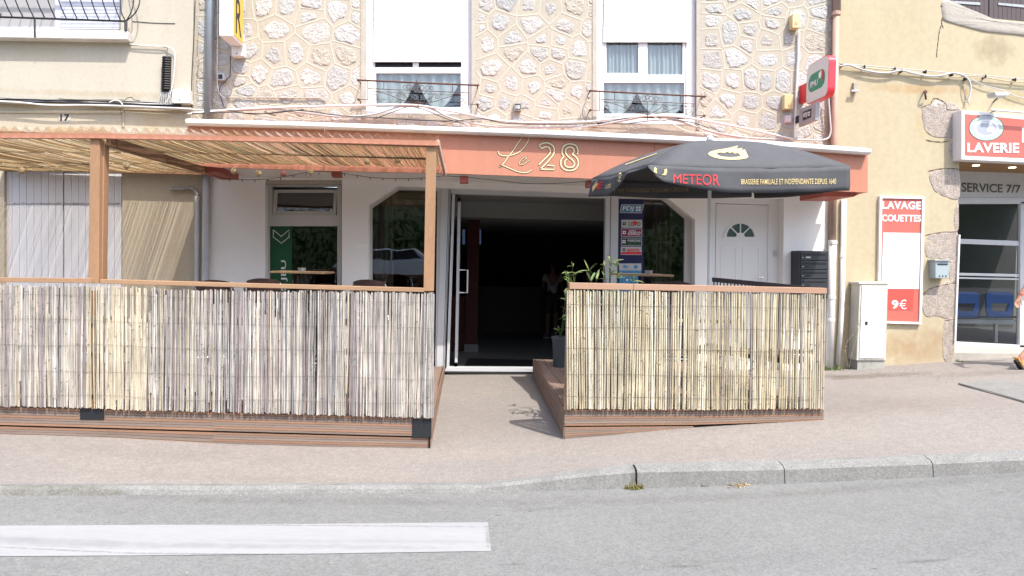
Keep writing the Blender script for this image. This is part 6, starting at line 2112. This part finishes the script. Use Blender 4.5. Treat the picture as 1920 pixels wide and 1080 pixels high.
# weeds
def tuft(name, label, c, rad, h, n, rnd, m_, dry=False, cat='weed', grp=None, road=False):
    m = MB()
    for i in range(n):
        a = rnd.uniform(0, 6.28); r_ = rad * math.sqrt(rnd.random())
        b = Vector((c.x + r_ * math.cos(a), c.y + r_ * math.sin(a) * .5, 0))
        if road: b.y = min(b.y, kerbY(b.x) - .155)
        b.z = gz(b.x, b.y) - .005 
        tl = Vector((rnd.uniform(-.5, .5), rnd.uniform(-.5, .5), rnd.uniform(.6, 1.2) if not dry else rnd.uniform(.15, .8)))
        g = rnd.uniform(.7, 1.3)
        lance(m, b, tl, h * rnd.uniform(.4, 1.1), .006 + .004 * rnd.random(), rnd.uniform(0, .9), rnd, col=(g, g, g))
    o = m.build(name, m_); tag(o, label, cat, grp); return o
GRV = mat('weed_blade', (.17, .24, .075), .6, .3, 20, vcol=True, transl=.3); DRV = mat('dry_blade', (.50, .37, .18), .8, .3, 20, vcol=True, transl=.2)
rnd = random.Random(12)
tuft('weed_tuft', 'green and straw weed tuft growing at the kerb joint', G(1190, 914), .085, .08, 150, rnd, mat('olive_blade', (.33, .30, .12), .7, .3, 20, vcol=True, transl=.3), road=True)
tuft('dry_grass_clump', 'dry straw clump lying in the gutter of the kerb', G(1382, 908), .11, .07, 60, rnd, DRV, True, 'dry grass', road=True)
tuft('weed_tuft', 'tiny green weed in the kerb gutter right of the straw tuft', G(1321, 912), .03, .04, 18, rnd, GRV, road=True)
tuft('weed_tuft', 'green weed tuft at the foot of the yellow wall under the price board', G(1706, 676), .08, .09, 60, rnd, GRV)
tuft('weed_tuft', 'green weed tuft on the pavement beside the laundry corner', G(1800, 678), .08, .04, 50, rnd, GRV)
tuft('weed_patch', 'low weeds around the foot of the white drainpipes', G(1562, 694), .17, .10, 180, rnd, GRV, cat='weeds')
tuft('weed_patch', 'straggling weeds at the front corner of the utility cabinet', G(1640, 689), .08, .12, 70, rnd, mat('grey_weed', (.26, .28, .16), .7, .3, 20, vcol=True), cat='weeds')
tuft('moss_patch', 'flat green moss along the back of the flush kerb', G(541, 909), .07, .015, 80, rnd, GRV, True, 'moss')
tuft('moss_patch', 'brownish green moss at the flush kerb joint', G(396, 911), .08, .015, 80, rnd, mat('brown_moss', (.26, .22, .11), .8, .3, 20, vcol=True), True, 'moss')
tuft('moss_patch', 'small moss spot at the road edge of the flush kerb', G(372, 930), .04, .012, 50, rnd, mat('olive_moss', (.24, .24, .10), .8, .3, 20, vcol=True), True, 'moss')
t = thing('wild_shoot', 'tall thin dry wild shoots leaning on the utility cabinet', 'weed', G(1605, 690))
m = MB()
for pts in ([(1592, 690), (1598, 660), (1612, 610), (1613, 575)], [(1640, 688), (1648, 660), (1660, 625), (1668, 600)], [(1590, 688), (1585, 650), (1600, 625), (1622, 590)], [(1638, 688), (1632, 665), (1640, 640)]):
    sp_ = smoothpath([P(x, y, FW - .34) for x, y in pts], 5)
    m.tube(sp_, .0028, 4)
    for k, p in enumerate(sp_[4:]):
        for q in range(3): lance(m, p, (rnd.uniform(-1, 1), rnd.uniform(-.6, .3), rnd.uniform(-.2, 1)), .035, .005, .3, rnd)
m.build('stem', mat('dry_stem', (.38, .31, .20), .8, .3, 20), t)
# grit and small stones along the house foot, kerb edge
m = MB()
rnd = random.Random(77)
for i in range(900):
    k = rnd.random()
    if k < .45: px, py = rnd.uniform(1560, 1800), 690 + abs(rnd.gauss(0, 12))
    elif k < .7: px = rnd.uniform(0, 1920); py = interp(px, [0, 905, 1190, 1460, 1920], [930, 925, 919, 909, 885]) + rnd.uniform(1, 9)
    else: px, py = rnd.uniform(0, 1920), rnd.uniform(850, 1075)
    p = G(px, py)
    if p.y > FD - .1 and px < 1545: continue
    s_ = rnd.uniform(.0015, .0045) if k >= .45 else rnd.uniform(.002, .007)
    g = rnd.uniform(.5, 1.5)
    m.lathe([(0, 0), (s_, s_ * .3), (s_ * .7, s_), (0, s_ * 1.1)], p, 5, (g, g, g * .93))
go = m.build('grit', mat('grit_stone', (.34, .32, .29), .9, .2, 30, vcol=True)); go['kind'] = 'stuff'; go['label'] = 'fine grit and little stones scattered on road and pavement'; go['category'] = 'grit'

# ------------------------------------------------------------------ LAUNDRY SEATS
t = thing('seat_bench', 'row of blue plastic seats on a white beam behind the laundry glass', 'bench', P(1870, 640, 12.0))
def seat(px):
    Yq_ = 12.0
    m = MB()
    # shell: back with a slot, seat pan
    plate(m, [(px - 25, 552), (px - 19, 547), (px + 19, 547), (px + 26, 552), (px + 25, 585), (px + 19, 596), (px - 19, 596), (px - 24, 585)], [[(px - 17, 569), (px + 18, 569), (px + 13, 584), (px - 12, 584)]], Yq_, .03)
    a = P(px - 21, 596, Yq_); b = P(px + 21, 596, Yq_)
    m.hexa([a, b, b + Vector((0, 0, .03)), a + Vector((0, 0, .03))], [a + Vector((0, .42, -.03)), b + Vector((0, .42, -.03)), b + Vector((0, .42, 0)), a + Vector((0, .42, 0))])
    m.build('seat', BLUEC, t, bevel=.008)
seat(1811); seat(1874); seat(1937); seat(2000)
m = MB(); m.pq([(1770, 598), (2060, 602), (2060, 611), (1770, 606)], 12.1, .06); m.build('beam', CABLEG, t)
m = MB(); m.pb(1866, 606, 1871, 652, 12.1, .05); m.build('leg', CABLEG, t)
m = MB(); m.pb(1980, 606, 1985, 655, 12.1, .05); m.build('leg', CABLEG, t)

# ------------------------------------------------------------------ PEOPLE
def skin(name, pts, edges, rad, m_, parent, sub=2, root=0):
    o0 = ORG.get(parent.name, Vector())
    me = bpy.data.meshes.new('sk')
    me.from_pydata([Vector(p) for p in pts], edges, [])
    ob = bpy.data.objects.new('sk', me); COL.objects.link(ob)
    md = ob.modifiers.new('s', 'SKIN'); md.use_smooth_shade = True; md.branch_smoothing = .6
    for i, r_ in enumerate(rad):
        me.skin_vertices[0].data[i].radius = r_ if isinstance(r_, tuple) else (r_, r_)
    me.skin_vertices[0].data[root].use_root = True
    sb = ob.modifiers.new('u', 'SUBSURF'); sb.levels = sub; sb.render_levels = sub
    dg = bpy.context.evaluated_depsgraph_get(); dg.update()
    mm_ = bpy.data.meshes.new_from_object(ob.evaluated_get(dg))
    mb_ = MB(); mb_.add([v.co.copy() for v in mm_.vertices], [tuple(p.vertices) for p in mm_.polygons])
    bpy.data.objects.remove(ob)
    return mb_.build(name, m_, parent, smooth=True)
def person(label, base, H, face, J, mats, bracelet=False, backpack=False):
    """J: joints in body frame (x = right of body, y = forward, z up) scaled to height 1.75; face = heading angle"""
    t = thing('person', label, 'person', base)
    Rm = Matrix.Rotation(face, 3, 'Z')
    s = H / 1.75
    W = lambda p: Vector(base) + Rm @ (Vector(p) * s)
    D = dict(pelvis=(0, 0, .94), waist=(0, .0, 1.08), chest=(0, .01, 1.28), neck=(0, .0, 1.46), head0=(0, .015, 1.54), head1=(0, .02, 1.64), head2=(0, .01, 1.71),
             shL=(-.17, 0, 1.40), shR=(.17, 0, 1.40), elL=(-.23, -.02, 1.12), elR=(.23, -.02, 1.12), wrL=(-.25, .05, .88), wrR=(.25, .05, .88), haL=(-.25, .07, .80), haR=(.25, .07, .80),
             hipL=(-.09, 0, .90), hipR=(.09, 0, .90), knL=(-.10, .02, .50), knR=(.10, .02, .50), anL=(-.10, 0, .10), anR=(.10, 0, .10), toL=(-.11, .15, .03), toR=(.11, .15, .03))
    D.update(J)
    names = list(D)
    ix = {n: i for i, n in enumerate(names)}
    rad = dict(pelvis=.12, waist=.115, chest=.13, neck=.05, head0=.065, head1=.085, head2=.055, shL=.055, shR=.055, elL=.038, elR=.038, wrL=.026, wrR=.026, haL=.03, haR=.03,
               hipL=.085, hipR=.085, knL=.055, knR=.055, anL=.038, anR=.038, toL=.03, toR=.03)
    E = [('pelvis', 'waist'), ('waist', 'chest'), ('chest', 'neck'), ('neck', 'head0'), ('head0', 'head1'), ('head1', 'head2'), ('chest', 'shL'), ('chest', 'shR'), ('shL', 'elL'), ('shR', 'elR'), ('elL', 'wrL'), ('elR', 'wrR'),
         ('wrL', 'haL'), ('wrR', 'haR'), ('pelvis', 'hipL'), ('pelvis', 'hipR'), ('hipL', 'knL'), ('hipR', 'knR'), ('knL', 'anL'), ('knR', 'anR'), ('anL', 'toL'), ('anR', 'toR')]
    pts = [W(D[n]) for n in names]
    rr = [rad[n] * s for n in names]
    E = [(ix[a], ix[b]) for a, b in E]
    # fingers and thumbs as chains rooted in the palm
    for S, sg in (('L', -1), ('R', 1)):
        h = Vector(D['ha' + S]); w_ = Vector(D['wr' + S]); d = (h - w_).normalized()
        side = Vector((0, 1, 0)) - d * d.y
        side.normalize()
        nrm = d.cross(side) * sg
        for k in range(4):
            off = side * (.028 - .019 * k)
            ln_ = (.070, .080, .074, .058)[k]
            b0 = h + off + d * .02
            b1 = b0 + d * ln_ * .5 + nrm * .008
            b2 = b1 + d * ln_ * .38 + nrm * .022 * (1 if k else .7)
            o = len(pts); pts += [W(b0), W(b1), W(b2)]; rr += [.0095 * s, .0085 * s, .007 * s]
            E += [(ix['ha' + S], o), (o, o + 1), (o + 1, o + 2)]
        b0 = h + side * .038 - d * .03
        b1 = b0 + side * .018 + d * .03 + nrm * .01
        b2 = b1 + d * .026 + nrm * .012
        o = len(pts); pts += [W(b0), W(b1), W(b2)]; rr += [.011 * s, .0095 * s, .008 * s]
        E += [(ix['ha' + S], o), (o, o + 1), (o + 1, o + 2)]
    # nose and ears
    nb = Vector(D['head1'])
    o = len(pts); pts += [W(nb + Vector((0, .095, -.02)))]; rr += [.012 * s]; E += [(ix['head1'], o)]
    body = skin('body', pts, E, rr, mats['skin'], t, 2, ix['pelvis'])
    m = MB()
    for sg in (-1, 1):
        m.lathe([(0, -.008), (.010, 0), (0, .008)], W(nb + Vector((sg * .032, .082, .01))), 8)
    m.build('eye', BLACKP, t)
    def sub_skin(name, ns, es, grow, m_, extra=None, rt=0):
        p_ = [W(D[n]) if isinstance(n, str) else W(n) for n in ns]
        r_ = [(rad[n] if isinstance(n, str) else .05) * grow * s if not extra or n not in extra else extra[n] * s for n in ns]
        return skin(name, p_, es, r_, m_, t, 2, rt)
    midL = tuple(lerp(D['shL'][i], D['elL'][i], .62) for i in range(3)); midR = tuple(lerp(D['shR'][i], D['elR'][i], .62) for i in range(3))
    sub_skin('shirt', ['pelvis', 'waist', 'chest', 'shL', 'shR', midL, midR], [(0, 1), (1, 2), (2, 3), (2, 4), (3, 5), (4, 6)], 1.12, mats['shirt'], {midL: .056, midR: .056, 'shL': .066, 'shR': .066})
    kL = tuple(lerp(D['hipL'][i], D['knL'][i], mats.get('short', .95)) for i in range(3)); kR = tuple(lerp(D['hipR'][i], D['knR'][i], mats.get('short', .95)) for i in range(3))
    if mats.get('long'):
        kL, kR = tuple(D['anL']), tuple(D['anR'])
        sub_skin('trousers', ['pelvis', 'hipL', 'hipR', 'knL', 'knR', kL, kR], [(0, 1), (0, 2), (1, 3), (2, 4), (3, 5), (4, 6)], 1.16, mats['legs'], {kL: .06, kR: .06})
    else:
        sub_skin('shorts', ['pelvis', 'hipL', 'hipR', kL, kR], [(0, 1), (0, 2), (1, 3), (2, 4)], 1.16, mats['legs'], {kL: .078, kR: .078})
    h1 = Vector(D['head1'])
    hp_ = [tuple(h1 + Vector(v)) for v in ((0, -.03, .04), (0, .04, .075), (0, -.075, -.01), (-.05, -.03, .02), (.05, -.03, .02), (0, -.07, -.08))]
    sub_skin('hair', hp_, [(0, 1), (0, 2), (0, 3), (0, 4), (2, 5)], 1.0, mats['hair'], {hp_[0]: .075, hp_[1]: .05, hp_[2]: .05, hp_[3]: .05, hp_[4]: .05, hp_[5]: .035})
    for S in 'LR':
        a, b = Vector(D['an' + S]), Vector(D['to' + S])
        d = b - a
        heel = a + Vector((0, 0, 0)) - Vector((d.x, d.y, 0)) * .28 + Vector((0, 0, -.045 + (a.z - b.z - .07) * .28))
        mid = a.lerp(b, .55) + Vector((0, 0, -.012))
        sub_skin('shoe', [tuple(a + Vector((0, 0, -.005))), tuple(heel), tuple(mid), tuple(b)], [(0, 1), (0, 2), (2, 3)], 1, mats['shoe'], {tuple(a + Vector((0, 0, -.005))): .046, tuple(heel): .038, tuple(mid): .045, tuple(b): .036})
        m = MB()
        up = Vector((0, 0, 1)); dd = (b - heel).normalized(); sdv = dd.cross(up).normalized(); nn = dd.cross(sdv).normalized()
        if nn.z > 0: nn = -nn
        o1 = []
        for u, wd in ((-.10, .022), (0, .038), (.25, .036), (.5, .040), (.8, .047), (1.05, .036), (1.17, .016)):
            o1.append((heel + dd * (b - heel).length * u, wd))
        loop = [W(p + sdv * w2 + nn * .030) for p, w2 in o1] + [W(p - sdv * w2 + nn * .030) for p, w2 in reversed(o1)]
        m.prism(loop, Rm @ (nn * .018 * s)); m.build('sole', mats['sole'], t)
    return t, W, D
dk = lambda n, c: mat(n, c, .8, .15, 5)
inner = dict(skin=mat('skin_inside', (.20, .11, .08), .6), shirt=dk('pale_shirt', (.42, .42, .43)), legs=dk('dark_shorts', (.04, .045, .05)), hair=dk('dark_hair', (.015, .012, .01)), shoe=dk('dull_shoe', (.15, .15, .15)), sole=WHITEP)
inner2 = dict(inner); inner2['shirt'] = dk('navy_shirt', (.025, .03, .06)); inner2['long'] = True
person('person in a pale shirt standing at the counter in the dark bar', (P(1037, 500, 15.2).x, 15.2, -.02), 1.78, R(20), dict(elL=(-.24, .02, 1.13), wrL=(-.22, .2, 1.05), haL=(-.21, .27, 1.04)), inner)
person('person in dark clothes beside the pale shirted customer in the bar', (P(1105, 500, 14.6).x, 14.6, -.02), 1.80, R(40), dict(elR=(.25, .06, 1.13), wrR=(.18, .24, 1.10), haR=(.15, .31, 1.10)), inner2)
m = MB(); m.box(.2, 3.2, 16.4, 17.0, -.02, 1.08); m.build('bar_counter', mat('counter_wood', (.03, .018, .012), .5), bar)
# passer-by leaving the picture on the right: walking to the right, trailing foot pushing off
YP_ = 9.25
px0 = P(1962, 560, YP_).x
gz0 = gz(px0, YP_)
wk = dict(skin=SKIN, shirt=dk('grey_blue_shirt', (.22, .27, .34)), legs=dk('navy_shorts', (.05, .06, .10)), hair=dk('brown_hair', (.06, .035, .02)), shoe=mat('orange_running_shoe', (.75, .28, .12), .7, .5, 40, col2=(.75, .55, .12)), sole=BLACKP)
def W2B(px, py, Yv_):                       # picture point -> body frame (facing +x; body right = -y world)
    p = P(px, py, Yv_)
    return (-(p.y - YP_) , (p.x - px0), p.z - gz0)
hand = W2B(1908, 566, YP_ - .20); wrist = W2B(1914, 552, YP_ - .20); elb = W2B(1934, 520, YP_ - .22); sh_r = W2B(1958, 478, YP_ - .17)
ank = W2B(1912, 672, YP_ - .10); toe = W2B(1922, 694, YP_ - .10)
tp, Wp, Dp = person('person walking off at the right edge with arm swung back and bright shoe', (px0, YP_, gz0), 1.75, R(-90),
       dict(haR=hand, wrR=wrist, elR=elb, shR=sh_r, haL=(-.24, .30, 1.0), wrL=(-.24, .24, 1.02), elL=(-.22, .05, 1.12),
            knR=(.10, -.10, .50), anR=ank, toR=toe, knL=(-.1, .26, .52), anL=(-.1, .36, .13), toL=(-.1, .52, .06)), wk)
m = MB()
c = Wp(wrist); d = (Wp(hand) - c).normalized(); u = d.orthogonal().normalized(); v = d.cross(u)
m.tube([c + (u * math.cos(a * .628) + v * math.sin(a * .628)) * .031 for a in range(11)], .0045, 6)
m.build('bracelet', REDP, tp)

# ------------------------------------------------------------------ ACROSS THE STREET (seen only as reflections and light)
rnd = random.Random(33)
def far_tree(label, x, y, h, seed):
    rn = random.Random(seed)
    z0 = .72
    t = thing('street_tree', label, 'tree', (x, y, z0), 'trees across the street')
    m = MB()
    m.tube([(x, y, z0), (x + .1, y, z0 + h * .3), (x, y + .1, z0 + h * .7)], [.22, .16, .06], 8)
    for k in range(7):
        a = rn.uniform(0, 6.28); zz_ = h * rn.uniform(.3, .6)
        m.tube([(x, y, z0 + zz_), (x + math.cos(a) * h * .18, y + math.sin(a) * h * .18, z0 + zz_ + h * .12), (x + math.cos(a) * h * .27, y + math.sin(a) * h * .27, z0 + zz_ + h * .25)], [.08, .05, .02], 6)
    m.build('trunk', BARK, t)
    m = MB()
    cl = [(rn.uniform(-.3, .3) * h, rn.uniform(-.25, .25) * h, rn.uniform(.38, .92) * h, rn.uniform(.09, .17) * h) for _ in range(26)]
    for _ in range(2600):
        c = rn.choice(cl)
        v_ = Vector((rn.gauss(0, 1), rn.gauss(0, 1), rn.gauss(0, 1))).normalized() * c[3] * rn.uniform(.5, 1.05)
        p = Vector((x + c[0], y + c[1], z0 + c[2])) + v_
        s_ = rn.uniform(.10, .2)
        a = Vector((rn.gauss(0, 1), rn.gauss(0, 1), rn.gauss(0, 1))).normalized(); b = a.orthogonal().normalized()
        m.add([p - a * s_, p + b * s_ * .5, p + a * s_, p - b * s_ * .5], [(0, 1, 2, 3)])
    m.build('crown', LEAFD, t)
for i, (x, y, h) in enumerate([(-14, -17, 9), (-9.5, -16, 8.5), (-5, -18, 10), (-.5, -16.5, 9), (4, -18, 9.5), (8.5, -16.5, 9), (13, -17.5, 10), (18, -18, 9)]):
    far_tree('leafy tree across the street behind the camera, number %d from the left' % 1 if False else ['broad leafy tree across the street, far left', 'leafy tree across the street behind the parked car bonnet', 'tallest leafy tree across the street behind the parked car', 'leafy tree across the street facing the bar entrance', 'leafy tree across the street facing the parasol', 'leafy tree across the street facing the mailboxes', 'tall leafy tree across the street facing the laundry', 'leafy tree across the street, far right'][i], x, y, h, 100 + i)
m = MB()
z0 = .72
for sx in range(60):
    pass
rn = random.Random(8)
for _ in range(7000):
    p = Vector((rn.uniform(-28, 28), -20 + rn.uniform(-.5, .5), z0 + rn.uniform(0, 3.4)))
    s_ = rn.uniform(.12, .26)
    a = Vector((rn.gauss(0, 1), rn.gauss(0, 1), rn.gauss(0, 1))).normalized(); b = a.orthogonal().normalized()
    m.add([p - a * s_, p + b * s_ * .6, p + a * s_, p - b * s_ * .6], [(0, 1, 2, 3)])
tag(m.build('hedge', LEAFD), 'long dark hedge added behind the trees to darken window reflections', 'hedge')  # unseen hedge added so the windows mirror dark leaves, not sky
mb = MB(); mb.sheet([[(X, -6.2, -.45), (X, -7.0, .715)] for X in (-60, 60)]); mb.sheet([[(X, -7.0, .715), (X, -34, .72)] for X in (-60, 60)])
struct(mb.build('raised_car_park', asph), 'raised parking strip across the street')
# unseen slope added behind the trees to close sky gaps in reflections
mb = MB()
rows = []
for j in range(12):
    rows.append([(X, -21 - j * 2.2, -.5 + 14 * (j / 11) ** .7 + 1.2 * noise.noise((X * .12, j * .4, 5)) * (j > 0)) for X in range(-70, 74, 3)])
mb.sheet(rows)
struct(mb.build('filler_hill', mat('hill_green', (.035, .06, .02), .95, .5, .6, .8, 4), smooth=True), 'dark hill added behind the trees to close sky gaps in reflections')
# parked car reflected in the shop windows
def car(label, cx, cy):
    z0 = .72
    t = thing('parked_car', label, 'car', (cx, cy, z0))
    CP = mat('white_car_paint', (.72, .73, .75), .25, .03, coat=.6)
    def prof(pts, y0, y1, nm, m_, par, bev=.04):
        m = MB(); m.prism([(cx + x, cy + y0, z0 + z) for x, z in pts], (0, y1 - y0, 0)); return m.build(nm, m_, par, bevel=bev)
    body = prof([(-2.1, .35), (-2.15, .62), (-2.0, .82), (-1.2, .95), (1.9, .98), (2.1, .85), (2.15, .45), (2.05, .28), (-1.95, .26)], -.85, .85, 'body', CP, t, .06)
    cab = prof([(-1.15, .94), (-.45, 1.42), (1.35, 1.47), (1.95, .97)], -.74, .74, 'cabin', CP, t, .05)
    for y in (-.755, .745):
        w_ = MB()
        for q in ([(-.95, .99), (-.40, 1.36), (.25, 1.39), (.25, .99)], [(.32, .99), (.32, 1.39), (1.25, 1.41), (1.65, 1.0)]):
            w_.prism([(cx + x, cy + y, z0 + z) for x, z in q], (0, .01, 0))
        w_.build('side_window', BLACKM, t)
    for x in (-1.35, 1.35):
        for y in (-.80, .62):
            w_ = MB(); w_.lathe([(0, 0), (.20, 0), (.31, .01), (.32, .04), (.32, .16), (.31, .19), (0, .19)], (cx + x, cy + y, z0 + .32), 24, axis='Y'); wh = w_.build('wheel', BLACKP, t)
            w_ = MB(); w_.lathe([(0, 0), (.18, .01), (.19, .03), (0, .03)], (cx + x, cy + y + (.18 if y > 0 else -.02), z0 + .32), 16, axis='Y'); w_.build('rim', CHROME, wh)
    return t
car('white car parked across the street, seen in the shop window reflection', -3.6, -9.6)
car('second white car parked across the street, reflected beside the parasol', 5.6, -9.8)
